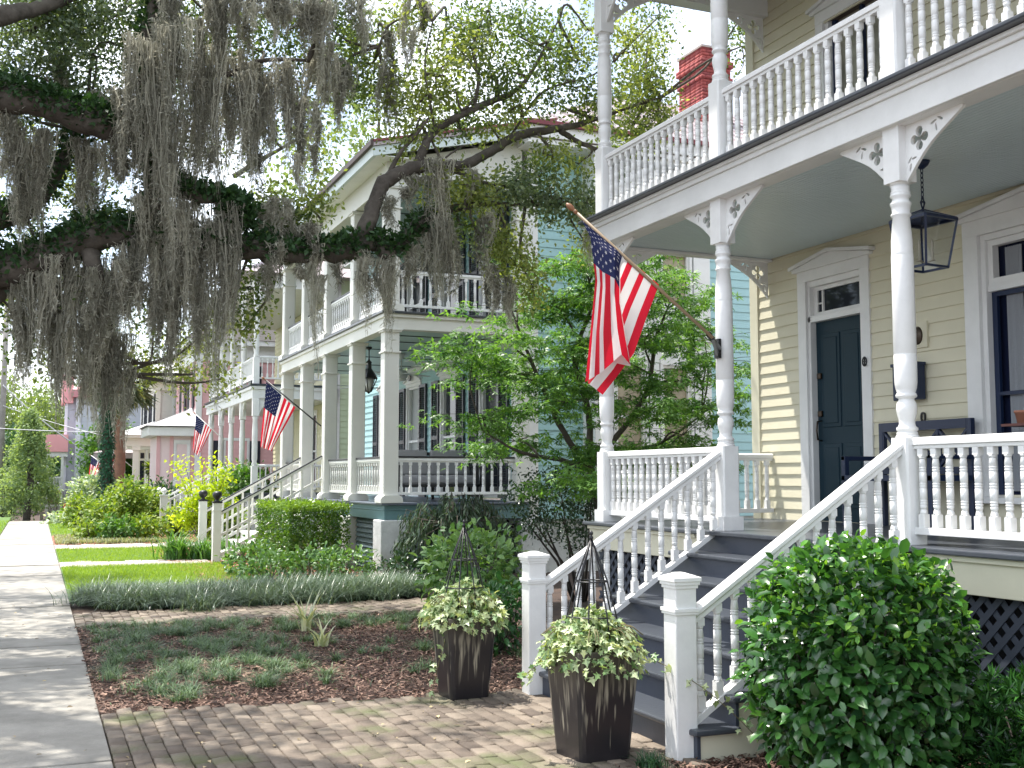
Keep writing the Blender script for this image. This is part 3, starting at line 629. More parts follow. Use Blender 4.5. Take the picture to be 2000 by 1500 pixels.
for j, (y0, y1) in enumerate(((6.70, 6.86),)):
    n = 26; vs = []
    for i in range(n + 1):
        y = y0 + (y1 - y0) * i / n; x = 7.305 + .012 * math.sin(i * 1.9) ; vs += [(x, y, z0 + .05), (x, y, z1 - .12)]
    m.add(vs, [(2 * i, 2 * i + 2, 2 * i + 3, 2 * i + 1) for i in range(n)], True)
m.build('curtain', curtain, wf, fix=False)
# upper storey window
a0, a1, z0, z1 = W2
m = MB(T); casing(m, T, W2, .12, .14, .03, True, .1); m.box((a0, -.12, z0), (a0 + .05, 0, z1)); m.box((a1 - .05, -.12, z0), (a1, 0, z1)); uw = m.build('upper_window', white, H1, bevel=.003, org=(7.2, 8.5, z0))
m = MB(T); m.box((a0 + .05, -.09, z0), (a0 + .10, -.05, z1)); m.box((a1 - .10, -.09, z0), (a1 - .05, -.05, z1)); m.box((8.45, -.09, z0), (8.49, -.05, z1)); m.box((a0 + .1, -.088, 5.35), (a1 - .1, -.052, 5.39)); m.build('sash', navy, uw)
m = MB(T); m.box((a0 + .05, -.11, z0), (a1 - .05, -.10, z1)); m.build('glass_pane', mat('curtained_pane', (.35, .34, .27), .3, var=.5, vscale=4), uw)
# roof over upper porch
m = MB(); m.box((4.7, -2, 6.9), (14, 10.6, 7.0)); m.prism([(4.65, 7.0), (14, 7.0), (9.5, 9.4)], -2, 10.7, 1); m.build('roof', mat('dark_shingle_roof', (.06, .055, .055), .9, .6, 30), H1) 
m = MB(); m.box((5.12, -1, 6.621), (5.32, 10.03, 6.89)); m.box((5.32, 9.88, 6.621), (7.19, 10.03, 6.89)); m.build('upper_beam', white, H1)
m = MB(); m.box((5.33, -1, 6.87), (7.19, 9.87, 6.892)); m.build('upper_ceiling', ceil1, H1)
# house number, bell plate
def text_mesh(name, body, size, ext, mt, parent, M, org=None):
    cu = bpy.data.curves.new(name, 'FONT'); cu.body = body; cu.size = size; cu.extrude = ext; cu.align_x = 'CENTER'; cu.align_y = 'CENTER'
    o = bpy.data.objects.new(name, cu); C.objects.link(o); dg = bpy.context.evaluated_depsgraph_get()
    me = bpy.data.meshes.new_from_object(o.evaluated_get(dg)); me.transform(M); bpy.data.objects.remove(o); bpy.data.curves.remove(cu); me.materials.clear()
    return link(me, name, mt, parent, org)
MXf = lambda y, z, x=7.2: Matrix(((0, 0, -1, x), (-1, 0, 0, y), (0, 1, 0, z), (0, 0, 0, 1)))
p = onx(1803, 816, 7.17); text_mesh('house_number', '0', .13, .008, black, H1, MXf(p.y, p.z, 7.17), org=tuple(p))
p = onx(1689, 706, 7.165); m = MB(TX(7.165)); m.tube([TX(7.165)(p.y + .028 * math.cos(a), .005, p.z + .042 * math.sin(a)) for a in np.linspace(0, 6.283, 14)], .005, 6); mm_ = MB(); mm_.T = None
mm_.v = []; mm_.tube([(7.16, p.y + .028 * math.cos(a), p.z + .042 * math.sin(a)) for a in np.linspace(0, 6.283, 14)], .006, 6); mm_.box((7.155, p.y - .004, p.z - .04), (7.165, p.y + .004, p.z + .04)); mm_.box((7.154, p.y - .026, p.z - .004), (7.166, p.y + .026, p.z + .004)); mm_.build('wall_medallion', black, H1, org=tuple(p))
# mailbox, doorbell box
p0 = onx(1797, 708, 7.17); p1 = onx(1810, 780, 7.17)
mb = thing('mailbox', (7.17, p0.y + .12, p1.z), 'flat black mailbox on the yellow wall behind the porch column', 'mailbox')
m = MB(); m.box((7.06, p1.y, p1.z), (7.165, p1.y + .30, p0.z - .02)); m.build('box', navy, mb, bevel=.01); m = MB(); m.box((7.045, p1.y - .008, p0.z - .03), (7.168, p1.y + .308, p0.z)); m.build('lid', navy, mb, bevel=.005)
p = onx(1800, 655, 7.18); dp = thing('wall_plaque', (7.18, p.y, p.z), 'small oval dark plaque on pale block above the mailbox', 'plaque')
m = MB(); m.box((7.165, p.y - .08, p.z - .11), (7.19, p.y + .15, p.z + .12)); m.build('backing_block', yellow, dp); m = MB(); m.lathe((0, 0, 0), [(.001, 0), (.06, 0), (.05, .015), (.001, .02)], 20)
m.v = [(7.163 - v[2], p.y + .03 + v[0], p.z + v[1] * 1.35) for v in m.v]; m.build('oval_plate', mat('bronze_plate', (.08, .06, .045), .4, metal=.6), dp)
def shutter(parent, T, s0, s1, z0, z1, d0=.02, mt=shut, slats=True, name='shutter'):
    m = MB(T); b = .045; zm = (z0 + z1) / 2
    m.box((s0, d0, z0), (s0 + b, d0 + .04, z1)); m.box((s1 - b, d0, z0), (s1, d0 + .04, z1))
    for a, c_ in ((z0, z0 + .09), (zm - .04, zm + .04), (z1 - .07, z1)): m.box((s0 + b, d0, a), (s1 - b, d0 + .039, c_))
    if slats:
        for a, c_ in ((z0 + .09, zm - .04), (zm + .04, z1 - .07)):
            z = a + .01
            while z < c_ - .03: m.add([(s0 + b, d0 + .034, z), (s1 - b, d0 + .034, z), (s1 - b, d0 + .004, z + .035), (s0 + b, d0 + .004, z + .035), (s0 + b, d0 + .036, z + .006), (s1 - b, d0 + .036, z + .006), (s1 - b, d0 + .006, z + .041), (s0 + b, d0 + .006, z + .041)], [(0, 1, 2, 3), (4, 5, 6, 7), (0, 1, 5, 4), (2, 3, 7, 6)]); z += .045
    else: m.box((s0 + b, d0 + .01, z0 + .09), (s1 - b, d0 + .025, z1 - .07))
    return m.build(name, mt, parent)
def window(parent, T, o, name='window', trim=white, pane=glass, shutters=None, ped=0, w=.10, mullion=True, slats=True, sill=True):
    a0, a1, z0, z1 = o[:4]; m = MB(T); casing(m, T, (a0, a1, z0, z1), w, .11, .03, sill, ped); zm = (z0 + z1) / 2
    m.box((a0, -.07, z0), (a0 + .045, -.01, z1)); m.box((a1 - .045, -.07, z0), (a1, -.01, z1)); m.box((a0 + .045, -.07, z1 - .05), (a1 - .045, -.01, z1)); m.box((a0 + .045, -.07, z0), (a1 - .045, -.01, z0 + .05))
    if mullion: m.box((a0 + .045, -.065, zm - .025), (a1 - .045, -.012, zm + .025))
    c = T((a0 + a1) / 2, 0, z0); f = m.build(name, trim, parent, org=c)
    m = MB(T); m.box((a0 + .045, -.08, z0), (a1 - .045, -.072, z1)); m.build('pane', pane, f)
    if shutters:
        sw = (a1 - a0) / 2
        shutter(parent, T, a0 - w - sw, a0 - w + .0, z0, z1, .031, shutters, slats); shutter(parent, T, a1 + w, a1 + w + sw, z0, z1, .031, shutters, slats)
    return f
# ================================================================== HOUSE 2 (cyan / white two-storey porch)
H2 = thing('cyan_house', (8.05, 24, 0), 'pale cyan clapboard house with square white porch columns, black shutters and metal roof', 'house')
Y0 = 18.0; Y1 = 26.7; PX2 = 5.28; C2X = 5.42; C2Y = (18.15, 20.25, 22.35, 24.45, 26.55); F0 = 1.2; CE0 = 4.10; F1 = 4.40; CE1 = 6.85; XW = 7.93
ops0 = [(19.45, 20.35, 1.25, 3.7, 1), (21.75, 22.65, 1.25, 3.7, 1), (24.15, 25.05, 1.2, 3.7, 2), (26.5, 27.3, 1.25, 3.7, 1)]
ops1 = [(19.45, 20.35, 4.6, 6.7, 1), (21.75, 22.65, 4.45, 6.7, 1), (24.15, 25.05, 4.45, 6.7, 1), (26.5, 27.3, 4.6, 6.7, 1)]
m = clap(TX(XW), 18.12, 30, .9, 7.7, [(o[0] - .12, o[1] + .12, o[2], o[3] + .12) for o in ops0 + ops1], .15, .018); m.build('wall', cyan, H2)
m = clap(TY(18.1), XW + .1, 9.05, .9, 7.6, (), .155, .018); m.build('side_wall', cyan, H2)
m = clap(TY(18.1), 11.4, 20, .9, 7.6, (), .155, .018); m.build('side_wall', cyan, H2)
m = MB(); m.box((XW - .03, 18.04, .9), (XW + .17, 18.12, 7.6)); m.build('corner_board', white, H2)
m = MB(); m.box((XW - .035, 18.13, .9), (XW + .01, 18.3, 7.6)); m.build('corner_board', white, H2)
# side bay with tall windows
m = MB(TY(17.6)); m.box((9.0, -.5, .8), (9.35, 0, 7.5)); m.box((11.05, -.5, .8), (11.4, 0, 7.5)); m.box((10.1, -.5, .8), (10.3, 0, 7.5))
for z0, z1 in ((.8, 1.7), (3.7, 4.7), (6.7, 7.5)): m.box((9.35, -.5, z0), (10.1, -.03, z1)); m.box((10.3, -.5, z0), (11.05, -.03, z1))
m.box((8.93, -.5, 4.1), (11.47, .07, 4.22)); bay = m.build('side_bay', white, H2, bevel=.004)
blind = mat('tan_roller_blind', (.42, .36, .26), .8, var=.2, vscale=6)
for z0, z1 in ((1.7, 3.7), (4.7, 6.7)):
    for x0 in (9.35, 10.3):
        window(H2, TY(17.64), (x0 + .08, x0 + .67, z0 + .05, z1 - .05), 'bay_window', pane=blind, w=.05, sill=False)
# base: teal fascia, piers, louvres, lattice
def ring_box(m, x0, y0, x1, y1, z0, z1, t=.04):
    m.box((x0, y0, z0), (x0 + t, y1, z1)); m.box((x0 + t, y0, z0), (x1, y0 + t, z1))
m = MB(); ring_box(m, PX2 + .03, Y0 + .03, XW, Y1, .92, 1.16); ring_box(m, PX2 + .015, Y0 + .015, XW, Y1, 1.075, 1.09, .02); m.build('floor_fascia', teal, H2, bevel=.004)
m = MB(); m.box((PX2 - .03, Y0 - .03, 1.163), (XW + .1, Y1, F0)); m.build('porch_floor', mat('slate_porch_paint', (.12, .14, .18), .35, .1, 30, var=.2), H2, bevel=.008)
for x, y in ((5.37, 18.16), (5.37, 20.4), (5.37, 22.3), (7.9, 18.2)):
    m = MB(); m.sq((x + .1, y + .02), .48, -.05, .919); m.build('pier', pier_m, H2, bevel=.015)
for ya, yb in ((18.45, 20.15), (20.67, 22.0)):
    m = MB(TX(5.42)); z = .0
    while z < .88: m.add([(ya, 0, z), (yb, 0, z), (yb, .03, z - .02), (ya, .03, z - .02), (ya, -.06, z + .09), (yb, -.06, z + .09), (yb, -.03, z + .095), (ya, -.03, z + .095)], [(0, 1, 2, 3), (4, 5, 6, 7), (3, 2, 6, 7), (0, 1, 5, 4), (0, 3, 7, 4), (1, 2, 6, 5)]); z += .085
    m.box((ya, -.08, 0), (yb, -.07, .9)); m.build('louvre_panel', mat('slate_louvre_paint', (.085, .12, .14), .5), H2)
m = MB(); lattice(m, lambda s_, d, z: (s_, 18.2 - d, z), 5.8, 7.7, 0, .92, .16, .06); m.build('lattice_panel', mat('slate_lattice_paint', (.2, .25, .28), .5), H2)
m = MB(); m.box((5.75, 18.3, -.05), (7.95, 18.34, .91)); m.build('crawlspace_backing', dark, H2)  # near-black sheet put in as the shade under this porch
m = MB(); m.box((8.0, 18.14, -.05), (20, 18.3, .9)); m.build('foundation', pier_m, H2)
# upper floor band, ceilings with dark seams
m = MB(); ring_box(m, PX2 + .02, Y0 + .02, XW, Y1, CE0, 4.34, .2); ring_box(m, PX2 - .02, Y0 - .02, XW, Y1, 4.30, 4.36, .1); m.build('porch_beam', beige, H2, bevel=.004)
m = MB(); m.box((PX2 - .06, Y0 - .06, 4.362), (XW, Y1, F1)); m.build('upper_floor', deckgrey, H2, bevel=.006)
for zc, nm in ((CE0 + .03, 'porch_ceiling'), (CE1 + .03, 'upper_ceiling')):
    m = MB(); m.box((5.5, 18.24, zc), (XW, Y1, zc + .04)); cl = m.build(nm, ceil2, H2)
    for y in (19.0, 19.9, 21.2, 22.6, 24.2, 25.8):
        m = MB(); m.box((5.5, y, zc - .012), (XW - .02, y + .05, zc - .001)); m.build('ceiling_seam', mat('dark_seam_paint', (.05, .07, .08), .6), cl)  # thin dark strips for the seam lines across the ceiling boards
m = MB(); m.box((XW - .14, 18.3, CE0 - .14), (XW - .01, Y1, CE0 + .02)); m.build('crown_moulding', white, H2, bevel=.02)
# columns
def sqcol(z0, ze, a=.255, mtl=beige):
    m = MB(); m.sq((0, 0), a, z0, ze, .012); m.prism([(-.19, z0), (.19, z0), (.19, z0 + .07), (.17, z0 + .10), (a / 2 + .001, z0 + .13), (-a / 2 - .001, z0 + .13), (-.17, z0 + .10), (-.19, z0 + .07)], -.19, .19, 1)
    for z, e in ((ze - .40, .025), (ze - .05, .03)): m.sq((0, 0), a + 2 * e, z, z + .03)
    m.sq((0, 0), a + .09, ze - .021, ze - .001); return m
c0 = sqcol(F0, CE0 - .001).build('column', beige, H2, org=(0, 0, F0), bevel=.004); c1 = sqcol(F1, CE1 - .3).build('column', beige, H2, org=(0, 0, F1), bevel=.004)
for i, y in enumerate(C2Y):
    for o, z in ((c0, F0), (c1, F1)):
        if i == 0: o.location = Vector((C2X, y, z)) - WP[H2.name]; WP[o.name] = Vector((C2X, y, z))
        else: dup(o, H2, (C2X, y, z))
for o, z in ((c0, F0), (c1, F1)): dup(o, H2, (XW - .12, 18.15, z))
dark_cap = mat('dark_rail_cap', (.03, .03, .035), .4)
kwb = dict(r=.020, sq=.055, rings=(.1, .9))
def cap_y(o, x, y0, y1, z, t=.09): m = MB(); m.box((x - t / 2, y0, z + .001), (x + t / 2, y1, z + .03)); m.build('rail_cap', dark_cap, o, bevel=.003)
def cap_x(o, y, x0, x1, z, t=.09): m = MB(); m.box((x0, y - t / 2, z + .001), (x1, y + t / 2, z + .03)); m.build('rail_cap', dark_cap, o, bevel=.003)
o = rail_x('railing', 18.15, C2X + .13, XW - .25, 1.95, 1.33, H2, 13, **kwb); cap_x(o, 18.15, C2X + .13, XW - .25, 1.95)
o = rail_x('railing', 18.15, C2X + .13, XW - .25, 5.13, 4.5, H2, 13, **kwb); cap_x(o, 18.15, C2X + .13, XW - .25, 5.13, .07)
for a, b_ in ((0, 1), (1, 2)):
    o = rail_y('railing', C2X, C2Y[a] + .13, C2Y[b_] - .13, 1.95, 1.33, H2, 12, mt=beige, **kwb); cap_y(o, C2X, C2Y[a] + .13, C2Y[b_] - .13, 1.95)
for a, b_ in ((0, 1), (1, 2), (2, 3), (3, 4)):
    o = rail_y('railing', C2X, C2Y[a] + .13, C2Y[b_] - .13, 5.13, 4.5, H2, 12, stuff=a > 1, **kwb); cap_y(o, C2X, C2Y[a] + .13, C2Y[b_] - .13, 5.13, .07)
o = rail_y('railing', C2X, C2Y[3] + .13, C2Y[4] - .13, 1.95, 1.33, H2, 12, stuff=True, mt=beige, **kwb); cap_y(o, C2X, C2Y[3] + .13, C2Y[4] - .13, 1.95)
# frieze above the upper columns with an arch on the side
m = MB(); m.box((5.3, 18.03, 6.56), (5.55, Y1, 6.95)); m.build('frieze', beige, H2, bevel=.005)
arch = [(5.55, 6.35)] + [(5.55 + (2.25) * (1 - math.cos(t)) / 2 * 1.0, 6.35 + .42 * math.sin(t)) for t in np.linspace(0, math.pi, 18)][1:] + [(7.80, 7.60), (5.55, 7.04)]
m = MB(); n = len(arch); m.add([(p[0], 18.05, p[1]) for p in arch] + [(p[0], 18.2, p[1]) for p in arch], [tuple(range(n)), tuple(range(2 * n - 1, n - 1, -1))] + [(i, (i + 1) % n, n + (i + 1) % n, n + i) for i in range(n)]); m.build('side_gable_panel', beige, H2)
# shed roof of the porch, main hip roof
ZR = 7.08; zr = lambda x: ZR + (x - 4.95) * .235
m = MB(); pf = [(4.95, ZR), (8.3, zr(8.3)), (8.3, zr(8.3) + .06), (4.95, ZR + .06)]; m.prism(pf, 17.65, 27.1, 1); pr_roof = m.build('porch_roof', roofmetal, H2)
m = MB(); m.prism([(4.94, ZR + .061), (8.3, zr(8.3) + .061), (8.3, zr(8.3) + .10), (4.94, ZR + .10)], 17.62, 17.68, 1); m.build('roof_edge', redtrim, pr_roof); m = MB(); m.prism([(4.90, ZR + .0), (4.949, ZR), (4.949, ZR + .10), (4.90, ZR + .09)], 17.62, 27.1, 1); m.build('gutter_edge', mat('dark_brown_roof_edge', (.07, .045, .04), .6), pr_roof)
m = MB(); m.prism([(4.96, ZR - .16), (8.2, zr(8.2) - .16), (8.2, zr(8.2) - .005), (4.96, ZR - .005)], 17.69, 17.74, 1); m.box((4.96, 17.74, ZR - .16), (5.02, 27, ZR - .005)); m.build('fascia', mat('pale_blue_white_fascia', (.62, .70, .70), .45), pr_roof)
m = MB(); m.box((5.021, 17.741, 6.951), (5.6, 27, 6.97)); m.build('soffit', white, pr_roof)
for y in np.arange(18.2, 27, .55):
    m = MB(); m.bar((4.96, y, ZR + .075), (8.3, y, zr(8.3) + .075), .025, .04); m.build('standing_seam', roofmetal, pr_roof)
RX0, RX1, RY0, RY1, RZ0 = 7.65, 21, 17.45, 30.5, 7.80; rz = 11.0
m = MB(); rc = 3.9
m.add([(RX0, RY0, RZ0), (RX1, RY0, RZ0), (RX1, RY1, RZ0), (RX0, RY1, RZ0), (RX0 + 5.2, 24, rz), (RX1 - 5, 24, rz)], [(0, 1, 5, 4), (1, 2, 5), (2, 3, 4, 5), (3, 0, 4), (0, 3, 2, 1)]); mainr = m.build('roof', roofmetal, H2)
m = MB(); m.box((RX0 - .02, RY0 - .03, RZ0 - .05), (RX1, RY0 + .02, RZ0 + .03)); m.box((RX0 - .03, RY0 + .02, RZ0 - .05), (RX0 + .02, RY1, RZ0 + .03)); m.build('roof_edge', redtrim, mainr)
m = MB(); m.box((RX0 + .05, RY0 + .05, RZ0 - .25), (RX1, RY0 + .1, RZ0 - .051)); m.box((RX0 + .05, RY0 + .1, 7.45), (RX1, 18.1, 7.53)); m.box((RX0 + .05, 18.1, 7.45), (RX0 + .5, RY1, 7.53)); m.box((RX0 + .04, RY0 + .1, RZ0 - .3), (RX0 + .10, RY1, RZ0 - .051)); m.build('soffit', white, mainr)
def face_pt(u, v): # point on -Y roof face
    a = np.array([RX0, RY0, RZ0]); b_ = np.array([RX1, RY0, RZ0]); c_ = np.array([RX1 - 5, 24, rz]); d_ = np.array([RX0 + 5.2, 24, rz]); return (a * (1 - u) + b_ * u) * (1 - v) + (d_ * (1 - u) + c_ * u) * v
for x in np.arange(RX0 + .4, RX1 - 5.2, .5):
    v1 = min(1, (x - RX0) / 5.2); p = Vector((x, RY0, RZ0 + .02)); q = Vector((x, RY0 + 6.55 * v1, RZ0 + (rz - RZ0) * v1 + .02)); m = MB(); m.bar(p, q, .025, .045); m.build('standing_seam', roofmetal, mainr)
# chimney
pc = ony(1330, 205, 22.5)
ch = thing('brick_chimney', (11.0, 22.5, 8.9), 'red brick chimney rising behind the metal roof', 'chimney')
cxa = ony(1337, 120, 21.0).x; cz = ony(1337, 95, 21.0).z; cb = ony(1337, 158, 21.0).z
def brickstack(x0, x1, y0, y1, z0, z1):
    V = []; F = []; va = []
    k = 0; z = z0
    def bx(a, b):
        i = len(V); V.extend([(a[0], a[1], a[2]), (b[0], a[1], a[2]), (b[0], b[1], a[2]), (a[0], b[1], a[2]), (a[0], a[1], b[2]), (b[0], a[1], b[2]), (b[0], b[1], b[2]), (a[0], b[1], b[2])])
        F.extend([(i, i + 1, i + 5, i + 4), (i + 1, i + 2, i + 6, i + 5), (i + 2, i + 3, i + 7, i + 6), (i + 3, i, i + 4, i + 7), (i + 4, i + 5, i + 6, i + 7), (i, i + 3, i + 2, i + 1)]); va.extend([random.random()] * 6)
    while z < z1:
        e = .05 if (z1 - .42 < z < z1 - .30) else (.035 if z > z1 - .75 and z < z1 - .66 else 0); s0 = (k % 2) * .1; e += random.uniform(0, .004)
        x = x0 - e
        while x < x1 + e: xb = min(x + .2 + (s0 and x < x0 and -.1 or 0), x1 + e); bx((x + .005, y0 - e, z), (xb - .005, y0 + .09, z + .066)); x = xb if xb > x else x1 + e + 1
        y = y0 - e + .095
        while y < y1 + e: yb = min(y + .2, y1 + e); bx((x0 - e, y + .005, z), (x0 + .09, yb - .005, z + .066)); y = yb if yb > y else y1 + e + 1
        z += .076; k += 1
    return np.array(V), np.array(F), np.array(va)
cx0 = ony(1372, 150, 21.0).x; cx1 = ony(1408, 150, 21.0).x
V_, F_, va_ = brickstack(cx0, cx0 + .75, 21.0, 22.0, 7.9, ony(1372, 92, 21.0).z); noisemesh('brickwork', V_, F_, brickred, ch, va_)
m = MB(); zt_c = ony(1372, 92, 21.0).z; m.box((cx0 + .03, 21.03, 7.9), (cx0 + .72, 21.97, zt_c + .01)); m.build('mortar_core', mat('mortar', (.3, .2, .18), .95), ch); m = MB(); m.box((cx0 - .03, 20.97, zt_c + .012), (cx0 + .78, 22.03, zt_c + .06)); m.build('cap', mat('weathered_cap', (.35, .3, .27), .9, .5, 20), ch)
# doors, windows, shutters of the front wall
for o in ops0 + ops1:
    f = window(H2, TX(XW), o, name='window' if o[4] == 1 else 'front_door', ped=.16, shutters=shut, sill=False, pane=glass if o[4] == 1 else mat('grey_door_paint', (.25, .27, .27), .4))
    if o[4] == 2:   # door with a sidelight of small panes
        for k in range(9): m = MB(TX(XW)); z = 1.5 + k * .22; m.box((24.2, -.005, z), (24.3, .004, z + .15)); m.build('sidelight_pane', glass, f)
p = ony(818, 737, 24.6); m = MB(TX(XW - .1)); m.box((24.53, -.0, 3.83), (24.68, .015, 4.02)); num = m.build('number_plate', black, H2)
text_mesh('plate_number', '5', .17, .002, mat('cream_numeral', (.7, .68, .6), .5), num, Matrix(((0, 0, -1, XW - .118), (-1, 0, 0, 24.6), (0, 1, 0, 3.925), (0, 0, 0, 1))))
# stairs of house 2
stw = mat('white_stair_paint', (.72, .72, .68), .5)
m = MB()
for k in range(1, 7):
    xf = 5.2 - (7 - k) * .3; m.box((xf, 22.55, k * .171 - .04), (xf + .33, 24.3, k * .171)); m.box((xf + .02, 22.56, (k - 1) * .171), (xf + .04, 24.29, k * .171 - .041))
m.build('steps', stw, H2, org=(4.3, 23.4, 0))
for y in (22.42, 24.42):
    m = MB(); x = 3.25; m.sq((x, y), .155, 0, 1.13, .006); m.sq((x, y), .175, .98, 1.0); o = m.build('newel_post', beige, H2, org=(x, y, 0))
    m = MB(); m.sq((x, y), .18, 1.131, 1.16); m.lathe((x, y, 1.16), [(.07, 0), (.04, .02), (.035, .04), (.075, .075), (.092, .12), (.085, .17), (.05, .195), (.01, .20)], 16); m.build('newel_cap', black, o)
    xa, xb, za, zb = 3.33, C2X - .13, .93, 2.02; sl = (zb - za) / (xb - xa)
    R = MB(); R.bar((xa, y, za), (xb, y, zb), .07, .05); R.bar((xa, y, za - .42), (xb, y, zb - .42), .045, .045); R.bar((xa, y, za - .80), (xb, y, zb - .80), .05, .06)
    for i in range(9): x = xa + .12 + (xb - xa - .1) * i / 9; z = za + sl * (x - xa); R.box((x - .02, y - .018, z - .80), (x + .02, y + .018, z - .01))
    o = R.build('stair_railing', beige, H2, org=(4.3, y, .9)); R = MB(); R.bar((xa, y, za + .037), (xb, y, zb + .037), .075, .022); R.build('rail_cap', dark_cap, o)
# ceiling fans
def fan(loc, label):
    f = thing('ceiling_fan', loc, label, 'ceiling fan', 'ceiling fans under the lower porch ceiling'); x, y, z = loc; fm = mat('white_fan_metal', (.6, .62, .6), .4)
    m = MB(); m.lathe((x, y, z - .12), [(.02, 0), (.04, .02), (.07, .08), (.085, .12)], 14); m.build('canopy', fm, f); m = MB(); m.lathe((x, y, z - .32), [(.012, 0), (.012, .2)], 8); m.build('rod', fm, f)
    m = MB(); m.lathe((x, y, z - .5), [(.09, 0), (.125, .01), (.13, .06), (.12, .13), (.06, .17), (.02, .18)], 18); m.build('motor', fm, f); m = MB(); m.lathe((x, y, z - .56), [(.06, 0), (.10, .02), (.10, .055)], 16); m.build('light_bowl', mat('frosted_bowl', (.75, .75, .7), .3), f)
    for k in range(4):
        a = k * math.pi / 2 + .35; d = Vector((math.cos(a), math.sin(a), 0)); p = Vector((x, y, z - .42)); m = MB(); m.bar(p + d * .12, p + d * .72, .13, .012); m.build('blade', mat('fan_blade_white', (.62, .66, .66), .5), f, bevel=.01)
fan((6.75, 19.55, CE0 + .03), 'white ceiling fan nearest the porch corner of the cyan house')
fan((6.75, 21.8, CE0 + .03), 'white ceiling fan second along the cyan house porch, behind the corner column')
fan((6.75, 25.2, CE0 + .03), 'white ceiling fan farthest along the cyan house porch, left of the hanging lantern')
# lanterns
def lantern_hang(loc, zc, s, label, mt, chain=True, tiers=True):
    x, y, z = loc; L = thing('porch_lantern', (x, y, z), label, 'lantern')
    if chain:
        m = MB(); zz = z + s * 2.1; k = 0
        while zz < zc - .06:
            a = Vector((.011, 0, 0)) if k % 2 else Vector((0, .011, 0)); c_ = Vector((x, y, zz + .02)); m.tube([c_ + a * math.cos(t) + Vector((0, 0, .024 * math.sin(t))) for t in np.linspace(0, 6.283, 9)], .0035, 5); zz += .036; k += 1
        m.build('chain', mt, L)
    else: m = MB(); m.lathe((x, y, z + s * 2.0), [(.012, 0), (.012, zc - z - s * 2.0)], 8); m.build('rod', mt, L)
    m = MB(); m.lathe((x, y, zc - .06), [(.015, 0), (.05, .03), (.062, .059)], 14); m.build('ceiling_rose', mt, L)
    return L
# house 1 box lantern (tapered square frame with glass)
pl = at(1803, 480, 6.35); lx, ly, lz = 6.05, 6.05, 2.98
pl = ony(1806, 524, 6.35); lx, ly, lz = pl.x, 6.35, pl.z
zt = ony(1806, 432, 6.35).z; Hs = zt - lz
L1 = lantern_hang((lx, ly, lz), ZC, Hs * .62, 'navy box lantern hanging on a chain from the blue porch ceiling of the yellow house', navy)
rt, rb2 = .165, .115; m = MB(); cr = [(-1, -1), (1, -1), (1, 1), (-1, 1)]; Rr = Matrix.Rotation(.1, 3, 'Z')
def cp(i, r, z): v = Rr @ Vector((cr[i][0] * r, cr[i][1] * r, 0)); return Vector((lx + v.x, ly + v.y, z))
for i in range(4):
    j = (i + 1) % 4; m.bar(cp(i, rb2, lz), cp(i, rt, zt), .016, .016); m.bar(cp(i, rb2, lz), cp(j, rb2, lz), .018, .016); m.bar(cp(i, rt, zt), cp(j, rt, zt), .02, .022); m.bar(cp(i, rt, zt + .01), (lx, ly, zt + .085), .014, .012)
m.build('frame', navy, L1); 
m = MB(); m.add([cp(0, rt, zt + .012), cp(1, rt, zt + .012), cp(2, rt, zt + .012), cp(3, rt, zt + .012), (lx, ly, zt + .085)], [(0, 1, 4), (1, 2, 4), (2, 3, 4), (3, 0, 4)]); m.build('roof', mat('lantern_roof_blue', (.05, .08, .16), .3, metal=.5), L1, fix=False)
m = MB(); m.tube([(lx, ly, zt + .08), (lx - .02, ly, zt + .14), (lx, ly, zt + .17), (lx + .02, ly, zt + .14), (lx, ly, zt + .08)], .006, 6); m.build('loop', navy, L1)
for dx, dy in ((-.045, 0), (.04, .03), (.03, -.05)): m = MB(); m.tube([(lx, ly, lz + .04), (lx + dx, ly + dy, lz + .05)], .005, 5); m.lathe((lx + dx, ly + dy, lz + .05), [(.022, 0), (.009, .012), (.009, .11), (.012, .12), (.006, .15), (.001, .165)], 8); m.build('candle_bulb', mat('candle_sleeve', (.45, .4, .3), .4), L1)
clear = bpy.data.materials.new('clear_lantern_glass'); clear.use_nodes = True; t = clear.node_tree; gl = t.nodes.new('ShaderNodeBsdfGlossy'); gl.inputs['Roughness'].default_value = .03; tp = t.nodes.new('ShaderNodeBsdfTransparent'); tp.inputs[0].default_value = (.88, .9, .92, 1); ms = t.nodes.new('ShaderNodeMixShader'); ms.inputs[0].default_value = .06
t.links.new(tp.outputs[0], ms.inputs[1]); t.links.new(gl.outputs[0], ms.inputs[2]); t.links.new(ms.outputs[0], t.nodes['Material Output'].inputs[0])
for i in range(4): j = (i + 1) % 4; m = MB(); m.add([cp(i, rb2 - .002, lz), cp(j, rb2 - .002, lz), cp(j, rt - .002, zt), cp(i, rt - .002, zt)], [(0, 1, 2, 3)]); m.build('glass_panel', clear, L1, fix=False)
